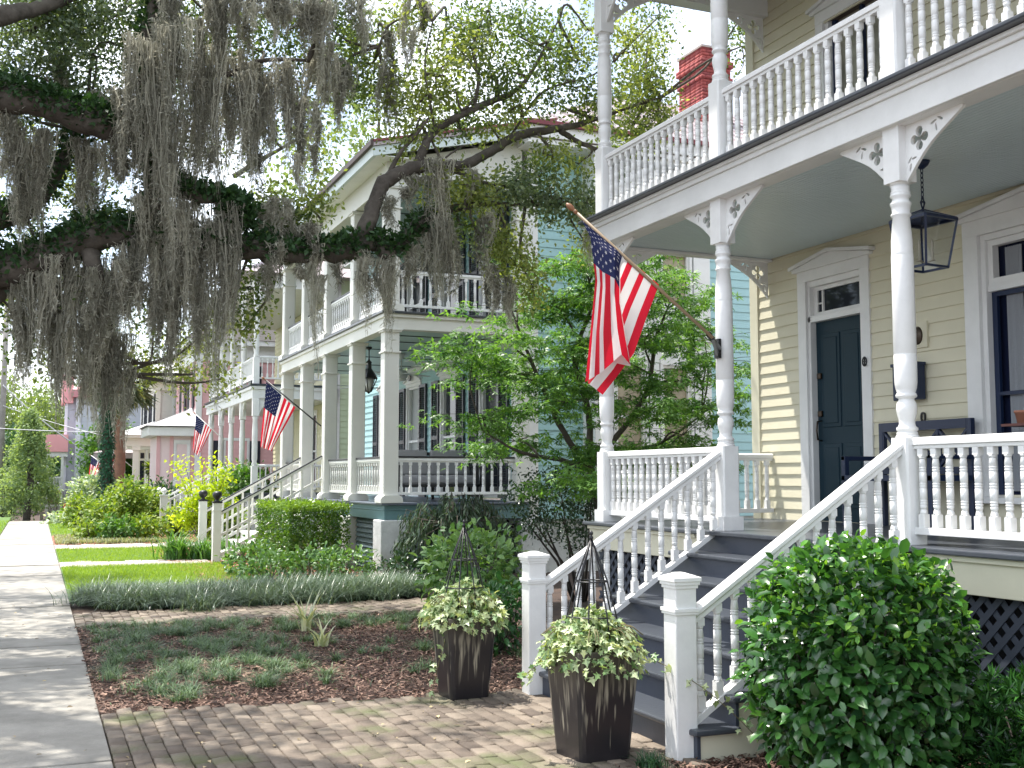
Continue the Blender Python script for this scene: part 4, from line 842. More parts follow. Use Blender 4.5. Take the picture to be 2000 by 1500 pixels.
# house 2 lantern
pl = ony(720, 769, 20.9); zt = ony(720, 738, 20.9).z; lx, ly, lz = pl.x, 20.9, pl.z
L2 = lantern_hang((lx, ly, lz), CE0 + .02, (zt - lz) * .9, 'black gas style lantern hanging between porch columns of the cyan house', black, chain=False)
m = MB(); m.lathe((lx, ly, lz), [(.01, 0), (.03, .02), (.05, .04)], 6, False); m.lathe((lx, ly, zt - .02), [(.17, 0), (.175, .02), (.10, .14), (.055, .2), (.05, .30), (.06, .32), (.02, .36), (.012, .42)], 6, False)
for k in range(6): a = k * math.pi / 3; m.tube([(lx + .05 * math.cos(a), ly + .05 * math.sin(a), lz + .035), (lx + .165 * math.cos(a), ly + .165 * math.sin(a), zt)], .011, 5)
m.build('frame', black, L2); m = MB(); m.lathe((lx, ly, lz + .03), [(.03, 0), (.10, zt - lz - .05)], 10); m.build('glass', mat('frosted_lantern_glass', (.72, .72, .68), .3, trans=.4), L2)
# porch sofa and chair, side table
cush = mat('grey_white_cushion', (.26, .26, .27), .9, .2, 40); pw = mat('dark_sofa_frame', (.02, .02, .022), .5)
def sofa(x, y, wd, label, name='porch_sofa', cat='sofa'):
    s_ = thing(name, (x, y, F0), label, cat); m = MB(); z = F0
    for sx in (-wd / 2, wd / 2 - .05):
        for sy in (-.35, .33): m.box((x + sx, y + sy, z), (x + sx + .05, y + sy + .05, z + (.62 if sy < 0 else .88)))
        m.box((x + sx, y - .36, z + .60), (x + sx + .05, y + .38, z + .64))
    m.box((x - wd / 2, y - .35, z + .25), (x + wd / 2, y + .38, z + .30)); m.box((x - wd / 2, y + .33, z + .82), (x + wd / 2, y + .38, z + .88)); m.build('frame', pw, s_, bevel=.006)
    k = max(1, round(wd / .75))
    for i in range(k): x0 = x - wd / 2 + .06 + i * (wd - .1) / k; x1 = x0 + (wd - .1) / k - .02; m = MB(); m.box((x0, y - .33, z + .305), (x1, y + .25, z + .46)); m.build('seat_cushion', cush, s_, bevel=.04); m = MB(); m.add([(x0, y + .15, z + .47), (x1, y + .15, z + .47), (x1, y + .31, z + .47), (x0, y + .31, z + .47), (x0 + .03, y + .22, z + .92), (x1 - .03, y + .22, z + .92), (x1 - .03, y + .34, z + .92), (x0 + .03, y + .34, z + .92)], [(0, 3, 2, 1), (4, 5, 6, 7), (0, 1, 5, 4), (1, 2, 6, 5), (2, 3, 7, 6), (3, 0, 4, 7)]); m.build('back_cushion', cush, s_, bevel=.03)
sofa(6.55, 19.2, 1.5, 'dark framed sofa with grey cushions behind the side porch railing')
sofa(7.45, 20.4, .8, 'dark framed armchair with grey cushions by the cyan house wall', 'porch_chair', 'chair')
# bench on house 1 porch, next to the door
bn = thing('porch_bench', (6.9, 7.7, Z1), 'dark navy bench with crossed back standing between door and front window', 'bench')
m = MB(); x0, x1, y0, y1 = 6.62, 7.1, 7.05, 8.15
for x in (x0, x1 - .05):
    for y in (y0, y1 - .05): m.box((x, y, Z1), (x + .05, y + .05, Z1 + (.92 if x > 6.8 else .62)))
m.box((x0, y0, Z1 + .40), (x1, y1, Z1 + .45)); 
for y in (y0, y1 - .05): m.box((x0, y + .001, Z1 + .58), (x1, y + .049, Z1 + .62))
m.build('frame', navy, bn, bevel=.005)
m = MB(); m.box((x1 - .05, y0 + .05, Z1 + .84), (x1, y1 - .05, Z1 + .92)); m.box((x1 - .05, y0 + .05, Z1 + .46), (x1, y1 - .05, Z1 + .52)); k = 3
for i in range(k):
    ya = y0 + .05 + i * (y1 - y0 - .1) / k; yb = ya + (y1 - y0 - .1) / k; m.bar((x1 - .025, ya, Z1 + .52), (x1 - .025, yb, Z1 + .84), .022, .03, (1, 0, 0)); m.bar((x1 - .022, yb, Z1 + .52), (x1 - .022, ya, Z1 + .84), .022, .03, (1, 0, 0)); m.box((x1 - .045, yb - .012, Z1 + .52), (x1 - .005, yb + .012, Z1 + .84))
m.build('backrest', navy, bn)
# ================================================================== HOUSES FARTHER ALONG THE STREET
# ---- house 3: pale green and yellow, two-storey porch with turned white columns
H3 = thing('pale_green_house', (7.9, 36, 0), 'pale green and yellow clapboard house with turned white porch columns beyond the cyan house', 'house')
green = mat('pale_green_clapboard_paint', (.62, .72, .50), .5, var=.05); yel3 = mat('soft_yellow_wall_paint', (.70, .66, .42), .5, .1, 20, var=.05)
clap(TX(7.9), 31.9, 41, 1, 7.6, [(34.2, 35.2, 1.3, 3.6), (37.6, 38.6, 1.3, 3.6)], .15).build('front_wall', yel3, H3)
clap(TY(31.88), 7.92, 15, 1, 7.6, [(9.0, 9.9, 1.5, 3.5)], .16).build('side_wall', green, H3)
m = MB(); m.box((7.86, 31.84, .9), (8.02, 31.93, 7.6)); m.build('corner_board', white, H3)
window(H3, TY(31.88), (8.65, 9.35, 1.4, 3.7), w=.12); window(H3, TY(31.88), (8.65, 9.35, 4.9, 6.8), w=.12)
for y in (34.2, 37.6): window(H3, TX(7.9), (y, y + 1, 1.3, 3.6)); window(H3, TX(7.9), (y, y + 1, 4.7, 6.7), pane=mat('curtained_pane', (.35, .34, .27), .3))
m = MB(); m.box((5.45, 31.7, 1.05), (7.9, 41, 1.2)); m.build('porch_floor', deckgrey, H3)
m = MB(); m.box((5.5, 31.75, -.1), (7.9, 41, 1.04)); m.build('foundation', pier_m, H3)
m = MB(); m.box((5.5, 31.72, 3.85), (7.9, 41, 4.2)); m.box((5.45, 31.68, 4.1), (7.9, 41.0, 4.18)); m.build('porch_beam', white, H3)
m = MB(); m.box((5.42, 31.65, 4.201), (7.9, 41, 4.25)); m.build('upper_floor', deckgrey, H3)
m = MB(); m.box((5.5, 31.72, 7.0), (7.9, 41, 7.35)); m.build('upper_beam', white, H3)
m = MB(); m.prism([(5.05, 7.36), (8.3, 7.36), (13, 9.9), (15, 9.9), (15, 7.36)], 31.3, 41.5, 1) if False else m.add([(5.05, 31.3, 7.36), (15, 31.3, 7.36), (15, 41.5, 7.36), (5.05, 41.5, 7.36), (9.5, 35, 10), (13, 37, 10)], [(0, 1, 5, 4), (1, 2, 5), (2, 3, 4, 5), (3, 0, 4), (0, 3, 2, 1)]); m.build('roof', roofmetal, H3)
def col3(z0, z1):
    m = MB(); m.sq((0, 0), .17, z0, z0 + .75, .01); m.lathe((0, 0, z0 + .75), [(.06, 0), (.085, .05), (.06, .12), (.08, .2), (.08, 1.0), (.065, z1 - z0 - 1.35), (.08, z1 - z0 - 1.3), (.06, z1 - z0 - 1.25)], 12); m.sq((0, 0), .17, z1 - .5, z1); return m
def arcbr(m, x, y, z, sx, sy, s_=.5):
    # solid curved corner bracket
    pts = [(0, 0), (s_, 0)] + [(s_ * (1 - math.sin(t)), -s_ * (1 - math.cos(t))) for t in np.linspace(0.05, math.pi / 2, 8)]
    q = 0; n = len(pts); t = .02
    def w_(p, o): return (x + sx * p[0] + (o if not sx else 0), y + sy * p[0] + (o if sx else 0), z + p[1])
    m.add([w_(p, -t) for p in pts] + [w_(p, t) for p in pts], [tuple(range(n)), tuple(range(2 * n - 1, n - 1, -1))] + [(i, (i + 1) % n, n + (i + 1) % n, n + i) for i in range(n)])
C3Y = (31.8, 33.9, 36.0, 38.1, 40.4)
base = []
for z0, z1 in ((1.2, 3.85), (4.25, 7.0)):
    first = None
    for y in C3Y:
        if first is None: first = col3(z0, z1).build('column', white, H3, org=(0, 0, z0)); first.location = Vector((5.6, y, z0)) - WP[H3.name]; WP[first.name] = Vector((5.6, y, z0))
        else: dup(first, H3, (5.6, y, z0))
        for sgn in (-1, 1):
            if (y, sgn) == (31.8, -1): continue
            m = MB(); arcbr(m, 5.6, y + sgn * .085, z1, 0, sgn); m.build('bracket', white, H3)
    m = MB(); arcbr(m, 5.69, 31.8, z1, 1, 0, .6); m.build('bracket', white, H3); m = MB(); arcbr(m, 7.85, 31.8, z1, -1, 0, .6); m.build('bracket', white, H3)
k3 = dict(r=.02, sq=.05, n=6, rings=())
for a in range(4): rail_y('railing', 5.6, C3Y[a] + .09, C3Y[a + 1] - .09, 5.05, 4.4, H3, 14, stuff=True, mt=white, **k3)
rail_x('railing', 31.8, 5.69, 7.8, 5.05, 4.4, H3, 14, stuff=True, mt=white, **k3); rail_x('railing', 31.8, 5.69, 7.8, 2.0, 1.35, H3, 14, stuff=True, mt=white, **k3)
m = MB()
for k in range(1, 7): xf = 5.4 - (7 - k) * .3; m.box((xf, 34.0, k * .171 - .04), (xf + .33, 35.9, k * .171)); m.box((xf + .02, 34, (k - 1) * .171), (xf + .05, 35.9, k * .171 - .041))
m.build('steps', white, H3)
for y in (33.95, 36.0):
    m = MB(); x = 3.42 + (y - 33.95) * .03; m.sq((x, y), .2, 0, 1.12, .01); m.sq((x, y), .24, 1.10, 1.14); m.lathe((x, y, 1.14), [(.05, 0), (.035, .03), (.085, .09), (.085, .12), (.03, .2)], 12); m.build('newel_post', white, H3)
    m = MB(); m.bar((3.5, y, .95), (5.5, y, 2.0), .08, .06); m.bar((3.5, y, .3), (5.5, y, 1.35), .06, .06)
    for i in range(11): x = 3.6 + i * .17; z = .95 + (x - 3.5) * .525; m.box((x - .02, y - .02, z - .65), (x + .02, y + .02, z))
    m.build('stair_railing', white, H3)
p = onx(566, 850, 7.9); ll = thing('wall_lantern', (7.86, p.y, p.z), 'small black lantern on the yellow wall seen between the white columns', 'lantern')
m = MB(); m.box((7.84, p.y - .05, p.z - .1), (7.88, p.y + .05, p.z + .15)); m.bar((7.84, p.y, p.z + .12), (7.68, p.y, p.z + .16), .025, .025); m.build('wall_bracket', black, ll)
m = MB(); c_ = (7.66, p.y)
for dx in (-.06, .045):
    for dy in (-.06, .045): m.box((c_[0] + dx, c_[1] + dy, p.z - .18), (c_[0] + dx + .015, c_[1] + dy + .015, p.z + .08))
m.box((c_[0] - .07, c_[1] - .07, p.z - .2), (c_[0] + .07, c_[1] + .07, p.z - .18)); m.lathe((c_[0], c_[1], p.z + .08), [(.11, 0), (.05, .06), (.02, .1)], 4, False); m.build('frame', black, ll)
# ---- house 4: pink with bay window
pink = mat('pink_clapboard_paint', (.72, .42, .43), .5, .1, 15, var=.05); pinkw = mat('pale_pink_panel', (.78, .62, .62), .5)
H4 = thing('pink_house', (5.56, 46, 0), 'pink clapboard house with white trimmed bay window and black shutters', 'house')
clap(TX(5.56), 44.0, 51, .5, 6.7, [], .16).build('front_wall', pink, H4); clap(TY(43.98), 5.58, 15, .5, 6.7, [], .16).build('side_wall', pink, H4)
m = MB(); m.box((5.50, 43.92, .5), (5.72, 44.01, 6.7)); m.build('corner_board', white, H4)
m = MB(); m.box((5.45, 43.9, 6.1), (15, 44.05, 6.7)); m.box((5.45, 44.05, 6.1), (5.6, 51, 6.7)); m.box((5.1, 43.55, 6.7), (15.4, 51.4, 6.9)); m.build('cornice', white, H4)
m = MB(); m.add([(5.0, 43.5, 6.9), (15.5, 43.5, 6.9), (15.5, 51.5, 6.9), (5.0, 51.5, 6.9), (8.5, 47.5, 9.2), (12, 47.5, 9.2)], [(0, 1, 5, 4), (1, 2, 5), (2, 3, 4, 5), (3, 0, 4)]); m.build('roof', mat('dark_shingle_roof', (.06, .055, .055), .9, .6, 30), H4)
for x in (6.65, 9.0, 11.5):
    for z in (1.45, 4.35): window(H4, TY(43.98), (x, x + .8, z, z + 1.6), shutters=shut, slats=False, pane=mat('curtained_pane_white', (.55, .58, .6), .3))
for y in (45.3, 47.9):
    window(H4, TX(5.56), (y, y + .9, 4.35, 6.0), shutters=shut, slats=False)
by0, by1, bx0 = 44.25, 46.9, 4.15
m = MB(); m.box((bx0, by0, .3), (5.55, by1, 3.35)); bayo = m.build('bay', pinkw, H4)
m = MB(); m.box((bx0 - .35, by0 - .35, 3.2), (5.75, by1 + .3, 3.55)); m.build('bay_cornice', white, H4, bevel=.02); m = MB(); m.box((bx0 - .05, by0 - .05, .3), (5.55, by0 - .001, 1.15)); m.build('bay_plinth', white, H4, bevel=.02)
for x in (bx0 - .01, 4.62, 5.38): m = MB(); m.box((x, by0 - .04, 1.15), (x + .13, by0 - .001, 3.2)); m.build('bay_pilaster', pink, H4)
window(H4, TY(by0 - .02), (4.83, 5.30, 1.35, 2.95), w=.07, pane=mat('curtained_pane_white', (.55, .58, .6), .3))
m = MB(); m.add([(bx0 - .42, by0 - .42, 3.56), (5.9, by0 - .42, 3.56), (5.9, by1 + .35, 3.56), (bx0 - .42, by1 + .35, 3.56), (5.55, by0 + .8, 4.35), (5.55, by1 - .6, 4.35), (5.9, by0 + .8, 4.3)], [(0, 1, 6, 4), (0, 4, 5, 3), (3, 5, 2), (0, 3, 2, 1)]); m.build('bay_roof', mat('light_metal_roof', (.55, .56, .57), .35, metal=.4, var=.1), H4)
m = MB(); m.box((bx0 - .45, by0 - .45, 3.551), (5.9, by1 + .36, 3.58)); m.build('bay_roof_edge', black, H4)
# ---- house 5: white with porch
w5 = mat('ivory_clapboard_paint', (.74, .74, .68), .5, var=.04); iv = mat('ivory_trim', (.80, .79, .70), .5)
H5 = thing('ivory_house', (4.8, 55, 0), 'ivory clapboard house with small front porch and narrow black shutters', 'house')
clap(TX(4.83), 52, 60, .3, 6.0, [], .16).build('front_wall', w5, H5); clap(TY(51.98), 4.85, 12, .3, 6.0, [], .16).build('side_wall', w5, H5)
m = MB(); m.box((4.78, 51.9, .3), (4.98, 52.0, 6)); m.build('corner_board', iv, H5)
m = MB(); m.box((4.3, 51.4, 5.85), (12, 60, 6.1)); m.box((4.6, 51.8, 5.5), (12, 51.97, 5.849)); m.build('cornice', iv, H5, bevel=.03)
m = MB(); m.add([(4.25, 51.35, 6.1), (12, 51.35, 6.1), (12, 60, 6.1), (4.25, 60, 6.1), (6.8, 55, 8.2), (10, 55, 8.2)], [(0, 1, 5, 4), (1, 2, 5), (2, 3, 4, 5), (3, 0, 4)]); m.build('roof', mat('pale_metal_roof', (.62, .62, .62), .4, metal=.2, var=.1), H5)
window(H5, TY(51.98), (5.6, 6.35, 4.0, 5.45), pane=mat('curtained_pane_grey', (.4, .42, .43), .3)); 
for y in (52.9, 55.3, 57.7): window(H5, TX(4.83), (y, y + .8, 3.9, 5.4), shutters=shut, slats=False)
m = MB(); m.box((3.25, 51.1, 3.0), (4.83, 57.5, 3.35)); m.box((3.0, 50.85, 3.35), (4.83, 57.7, 3.48)); m.build('porch_beam', iv, H5, bevel=.01)
m = MB(); m.add([(2.95, 50.8, 3.48), (4.83, 50.8, 3.48), (4.83, 57.8, 3.48), (2.95, 57.8, 3.48), (4.83, 52.0, 4.15), (4.83, 57.8, 4.15)], [(0, 1, 4), (0, 4, 5, 3), (0, 3, 2, 1)]); m.build('porch_roof', mat('pale_metal_roof', (.62, .62, .62), .4), H5)
m = MB(); m.box((3.2, 51.0, -.5), (4.82, 57.5, .62)); m.build('porch_floor', iv, H5)
m = MB(); m.sq((0, 0), .24, 0, 2.3); m.sq((0, 0), .34, 2.2, 2.38); m.sq((0, 0), .32, 0, .12); c5 = m.build('column', iv, H5, org=(0, 0, 0)); c5.location = Vector((3.4, 51.25, .62)) - WP[H5.name]; WP[c5.name] = Vector((3.4, 51.25, .62))
for x, y in ((3.95, 51.25), (3.4, 54.3), (3.4, 57.3)): dup(c5, H5, (x, y, .62))
for x in (4.35, 4.72):
    m = MB(); m.box((x - .13, 52.9, .62), (x + .13, 52.95, 2.9)) ; fr = m.build('porch_door_frame', iv, H5); m = MB(); m.box((x - .09, 52.88, 1.0), (x + .09, 52.899, 2.4)); m.build('glass_pane', glass, fr); m = MB(); m.box((x - .08, 52.88, 2.5), (x + .08, 52.899, 2.75)); m.build('glass_pane', glass, fr)
m = MB(); m.box((2.6, 57.9, 2.6), (4.5, 60.5, 2.85)); m.add([(2.5, 57.8, 2.86), (4.6, 57.8, 2.86), (4.6, 60.6, 2.86), (2.5, 60.6, 2.86), (3.8, 59, 3.3)], [(0, 1, 4), (1, 2, 4), (2, 3, 4), (3, 0, 4)]); m.build('far_porch_roof', roofmetal, H5); m = MB(); m.sq((2.75, 58.1), .22, -.4, 2.6); m.build('far_porch_column', iv, H5)
# ---- house 6: lavender grey with pink roof
lav = mat('lavender_grey_clapboard_paint', (.52, .53, .60), .5, var=.05); pk = mat('bright_pink_trim', (.78, .36, .38), .5)
H6 = thing('lavender_house', (2, 68, 0), 'lavender grey clapboard house with pink roof and small balcony at the street end', 'house')
clap(TX(1.95), 64, 74, -.6, 5.9, [], .18).build('front_wall', lav, H6); clap(TY(63.98), 1.97, 9, -.6, 5.9, [], .18).build('side_wall', lav, H6)
m = MB(); m.box((1.85, 63.88, -.6), (2.1, 64.0, 5.9)); m.build('corner_board', mat('lavender_white_trim', (.72, .72, .80), .5), H6); 
m = MB(); m.box((1.35, 64.3, -.6), (1.949, 66.5, 6.0)); m.build('front_projection', lav, H6); m = MB(); m.box((1.3, 64.2, -.6), (1.45, 64.29, 6.0)); m.build('corner_board', mat('lavender_white_trim', (.72, .72, .80), .5), H6)
m = MB(); m.box((1.6, 63.5, 5.9), (9.3, 74, 6.3)); m.build('eave', mat('dusty_red_eave', (.48, .20, .22), .5), H6)
m = MB(); m.add([(1.6, 63.5, 6.3), (9.3, 63.5, 6.3), (9.3, 74, 6.3), (1.6, 74, 6.3), (2.6, 64.6, 6.9), (8.5, 64.6, 6.9), (8.5, 73, 6.9), (2.6, 73, 6.9)], [(0, 1, 5, 4), (1, 2, 6, 5), (2, 3, 7, 6), (3, 0, 4, 7), (4, 5, 6, 7)]); m.build('roof', pk, H6)
m = MB(); m.box((1.15, 64.0, 5.6), (1.7, 67, 7.1)); m.build('pink_parapet', pk, H6)
for x in (3.3, 5.2): 
    for z in (1.0, 3.7): window(H6, TY(63.98), (x, x + .85, z, z + 1.5), trim=mat('lavender_white_trim', (.72, .72, .80), .5))
m = MB(); m.box((.42, 63.4, 3.0), (1.5, 66, 3.9)); m.build('balcony_awning', pk, H6); m = MB(); m.box((.5, 63.5, 2.75), (1.5, 66, 3.0)); m.build('awning_soffit', white, H6)
for x in (.55, 1.25): m = MB(); m.sq((x, 63.6), .13, -.5, 2.75); m.build('porch_post', white, H6)
m = MB(); m.box((.5, 63.7, -.6), (1.35, 66, .95)); m.build('brick_base', mat('brown_brick_wall', (.16, .07, .06), .9, .4, 30, col2=(.24, .12, .10), vscale=14), H6); m = MB(); m.box((.25, 63.6, -.6), (.42, 66, .95)); m.build('brick_pier', mat('weathered_cap', (.35, .3, .27), .9), H6)
for zb in (.95, -.5): rail_x('railing', 63.55, .6, 1.25, zb + .75, zb + .08, H6, 9, stuff=True, mt=white, **k3)
# ================================================================== FLAGS
red = mat('flag_red_cloth', (.62, .012, .035), .75, .05, 200, trans=.55, stretch=(1, 1, 1)); wht = mat('flag_white_cloth', (.80, .76, .76), .75, trans=.5); blu = mat('flag_blue_cloth', (.008, .014, .075), .75, trans=.25)
def flag(name, ctrl, base, tip, label, rs=.013, grp='flags on porch poles', stars=True, dark_=False, pole_m=None, wave=.012, nu=52, nv=39, fin=True):
    """ctrl[i][j] : 3-D control points, i along the hoist (canton first), j along the fly"""
    base = Vector(base); tip = Vector(tip); f = thing(name, base, label, 'flag', grp); K = np.array([[tuple(p) for p in r[1]] for r in ctrl]); vv = np.array([r[0] for r in ctrl]); m_ = K.shape[1]; uu = np.linspace(0, 1, m_)
    def sm(t): return t
    def P(u, v):
        i = min(len(vv) - 2, max(0, int(np.searchsorted(vv, v, 'right') - 1))); a = (v - vv[i]) / (vv[i + 1] - vv[i]); a = .5 * a + .5 * a * a * (3 - 2 * a)
        j = min(m_ - 2, int(u * (m_ - 1))); b = u * (m_ - 1) - j; r = (K[i, j] * (1 - b) + K[i, j + 1] * b) * (1 - a) + (K[i + 1, j] * (1 - b) + K[i + 1, j + 1] * b) * a
        return Vector([float(c) for c in r]) - CF * (wave * u * (math.sin(v * 19 + u * 3) + .6 * math.sin(v * 31 - u * 7 + 1)))
    m = MB(); m.v = [tuple(P(i / nu, j / nv)) for i in range(nu + 1) for j in range(nv + 1)]
    for i in range(nu):
        for j in range(nv):
            m.f.append([i * (nv + 1) + j, i * (nv + 1) + j + 1, (i + 1) * (nv + 1) + j + 1, (i + 1) * (nv + 1) + j]); m.sm.append(True); u = (i + .5) / nu; v = (j + .5) / nv
            m.mi.append(2 if (u < .4 and v < 7 / 13) else (int(v * 13) % 2 and 1 or 0))
    if stars:
        m.cur = 1
        for r_ in range(9):
            nst = 6 if r_ % 2 == 0 else 5
            for c_ in range(nst):
                u0 = .4 * ((c_ + .5 + (.5 if r_ % 2 else 0)) / 6); v0 = (7 / 13) * (r_ + .6) / 9.2
                if not (0.01 < u0 < .39): continue
                ou = .012 * 1.0; ov = .021; ctr = P(u0, v0); n_ = (P(u0 + .01, v0) - P(u0, v0)).cross(P(u0, min(1, v0 + .01)) - P(u0, v0)).normalized()
                for s_ in (1, -1):
                    pts = []
                    for k in range(10):
                        a = k * math.pi / 5 + math.pi / 2; rr = 1 if k % 2 == 0 else .42; pts.append(P(max(0, u0 + ou * rr * math.sin(a) * 1.15), max(0, v0 + ov * rr * math.cos(a))) + n_ * .0022 * s_)
                    m.add([ctr + n_ * .0022 * s_] + pts, [(0, 1 + k, 1 + (k + 1) % 10) for k in range(10)])
    m.build('flag_cloth', [red, wht, blu], f, fix=False)
    pole_m = pole_m or mat('gilded_brown_pole', (.28, .2, .12), .4); m = MB(); m.tube([base, tip], rs, 10); m.build('pole', pole_m, f)
    if fin: d = (tip - base).normalized(); m = MB(); m.tube([tip - d * .03, tip - d * .01, tip, tip + d * .02, tip + d * .05, tip + d * .075], [rs * 1.1, rs * 1.2, rs * .7, rs * 1.6, rs * 1.6, rs * .5], 12); m.build('finial', mat('wood_finial', (.25, .11, .05), .5), f)
    return f
b1 = onx(1398, 668, 5.15); b1 = Vector((5.08, 7.86, onx(1405, 672, 5.14).z)); t1 = at(1121, 411, 8.05); b1 = at(1392, 660, 8.05)
def q(px, py, d): return at(px, py, d)
D = 8.05
ctrl = [(0, [q(1134, 426, D), q(1153, 464, D - .02), q(1163, 545, D - .03), q(1153, 648, D - .04), q(1143, 746, D - .04)]),
        (.27, [q(1172, 457, D), q(1177, 484, D - .07), q(1179, 562, D - .10), q(1173, 650, D - .11), q(1174, 728, D - .11)]),
        (.46, [q(1203, 484, D), q(1201, 502, D - .09), q(1200, 570, D - .14), q(1206, 642, D - .15), q(1214, 692, D - .15)]),
        (.56, [q(1219, 498, D), q(1212, 523, D - .04), q(1212, 595, D - .05), q(1224, 662, D - .07), q(1234, 716, D - .06)]),
        (.64, [q(1231, 508, D), q(1200, 580, D + .04), q(1192, 620, D + .05), q(1188, 670, D + .05), q(1160, 700, D + .03)]),
        (.82, [q(1258, 531, D), q(1228, 600, D + .04), q(1208, 655, D + .05), q(1188, 700, D + .05), q(1148, 748, D + .04)]),
        (1, [q(1287, 556, D), q(1262, 622, D + .02), q(1238, 690, D + .02), q(1205, 735, D + .02), q(1177, 771, D + .02)])]
f1 = flag('american_flag', ctrl, b1, t1, 'large American flag on the yellow house porch, nearest the camera', .0125)
m = MB(); e1 = Vector((5.148, 7.83, onx(1408, 680, 5.14).z)); m.box((5.125, 7.80, e1.z - .08), (5.15, 7.87, e1.z + .08)); m.tube([e1, b1 + (t1 - b1).normalized() * .04], .02, 10); m.bar(e1 + Vector((-.02, 0, -.05)), b1, .02, .03); m.build('pole_bracket', black, f1)
def simpleflag(name, base, tip, hoist, low, label, d, **k):
    (a0, a1), (l0, l1) = hoist, low; pts = []
    for v in np.linspace(0, 1, 5):
        h = q(a0[0] + (a1[0] - a0[0]) * v, a0[1] + (a1[1] - a0[1]) * v, d); lo = q(l0[0] + (l1[0] - l0[0]) * v, l0[1] + (l1[1] - l0[1]) * v, d)
        pts.append((v, [h.lerp(lo, t) + CF * .05 * math.sin(v * 9 + t * 2) * t for t in (0, .33, .66, 1)]))
    return flag(name, pts, base, tip, label, stars=True, nu=40, nv=26, wave=.03, **k)
d2 = 22.0
simpleflag('american_flag', q(627, 832, d2), q(517, 741, d2), ((520, 746), (577, 796)), ((508, 873), (531, 881)), 'American flag hanging from a cyan house porch column, dark canton', d2, rs=.014, pole_m=dark_cap)
simpleflag('american_flag', q(440, 862, 36.5), q(381, 808, 36.5), ((383, 811), (414, 838)), ((376, 880), (388, 892)), 'American flag in front of the pink house bay window', 36.5, rs=.014, pole_m=white)
simpleflag('american_flag', q(258, 912, 50), q(205, 870, 50), ((207, 874), (232, 892)), ((206, 921), (221, 927)), 'American flag on the ivory house porch', 50, rs=.016, pole_m=white)
simpleflag('american_flag', q(206, 910, 52), q(177, 889, 52), ((178, 891), (202, 908)), ((173, 929), (189, 930)), 'small American flag in front of the lavender house wall, leftmost of the flags', 52, rs=.016, pole_m=white)
# ================================================================== UTILITY POLE, WIRES, CAR, FAR BITS
p = ony(1, 905, 62); px_, py_ = p.x, 62
up = thing('utility_pole', (px_, py_, -.55), 'grey wooden utility pole at the far left edge', 'utility pole'); wood = mat('weathered_pole_wood', (.30, .28, .26), .9, .4, 30, var=.25)
top = at(12, 600, 61); m = MB(); m.tube([(px_, py_, -.6), (px_ + .02, py_, 12)], [.16, .12], 12); m.build('pole', wood, up)
m = MB(); m.box((px_ - 1, py_ - .06, 8.9), (px_ + 1.1, py_ + .06, 9.05)); m.build('crossarm', wood, up)
m = MB(); m.bar((px_ + .1, py_, 7.6), (px_ + .45, py_, 7.65), .05, .05); m.lathe((px_ + .5, py_, 7.3), [(.06, 0), (.06, .6)], 8); m.build('insulator', black, up)
wire_m = mat('pale_wire', (.5, .5, .52), .5)
def wire(a, b, sag, lab, r=.02, mt=wire_m):
    a = Vector(a); b = Vector(b); m = MB(); m.tube([a.lerp(b, t) - Vector((0, 0, sag * 4 * t * (1 - t))) for t in np.linspace(0, 1, 14)], r, 5); return tag(m.build('power_wire', mt), lab, 'wire', 'overhead wires')
w0 = (px_, py_, 5.9)
wire(ony(6, 752, 61.8), ony(190, 895, 62.0), .25, 'thick pale twisted wire sloping down right from the utility pole', .035)
wire(ony(6, 792, 61.8), ony(240, 858, 58.0), .15, 'thin pale wire sloping gently from the pole toward the ivy trunk')
wire(ony(-60, 832, 61.8), ony(420, 838, 50.0), .2, 'thin wire running level low across the conical tree')
wire(ony(-200, 640, 62), ony(60, 678, 62), .05, 'thin wire level near the top of the utility pole'); wire(ony(430, 745, 33), ony(720, 758, 60), .1, 'thin wire crossing in front of the pink house') if False else None
# car
car = thing('parked_car', (1.7, 56, -.42), 'silver hatchback parked beyond the bushes, red tail lamp showing', 'car')
silver = mat('silver_car_paint', (.55, .56, .58), .25, metal=.6, coat=.6)
def body_sec(x, wd, zb, zt_): return [(x, -wd, zb), (x, -wd * 1.02, (zb + zt_) / 2), (x, -wd * .93, zt_), (x, wd * .93, zt_), (x, wd * 1.02, (zb + zt_) / 2), (x, wd, zb)]
def hull(secs, M_):
    m = MB(); n = len(secs[0]); 
    for s_ in secs: m.v += [tuple(M_ @ Vector(p)) for p in s_]
    for i in range(len(secs) - 1):
        for k in range(n): m.f.append([i * n + k, i * n + (k + 1) % n, (i + 1) * n + (k + 1) % n, (i + 1) * n + k]); m.sm.append(True); m.mi.append(0)
    m.f += [list(range(n)), list(range((len(secs) - 1) * n, len(secs) * n))]; m.sm += [False, False]; m.mi += [0, 0]; return m
Mc = Matrix.Translation((1.35, 56, -.45)) @ Matrix.Rotation(.12, 4, 'Z')
hull([body_sec(x, w_, a, b) for x, w_, a, b in ((0, .70, .45, .75), (.06, .84, .3, .92), (.5, .89, .25, .98), (1.4, .9, .22, .98), (2.6, .9, .22, .95), (3.5, .88, .25, .86), (4.1, .78, .3, .68), (4.25, .6, .4, .55))], Mc).build('body', silver, car, bevel=.02)
cab = hull([body_sec(x, w_, a, b) for x, w_, a, b in ((.12, .72, .92, .98), (.55, .68, .95, 1.36), (1.2, .68, .95, 1.47), (2.0, .68, .95, 1.44), (2.75, .7, .93, .98))], Mc).build('cabin_glass', glass, car)
hull([body_sec(x, w_, a, b) for x, w_, a, b in ((.5, .67, 1.36, 1.40), (1.2, .68, 1.45, 1.50), (2.05, .67, 1.43, 1.47))], Mc).build('roof_panel', silver, car)
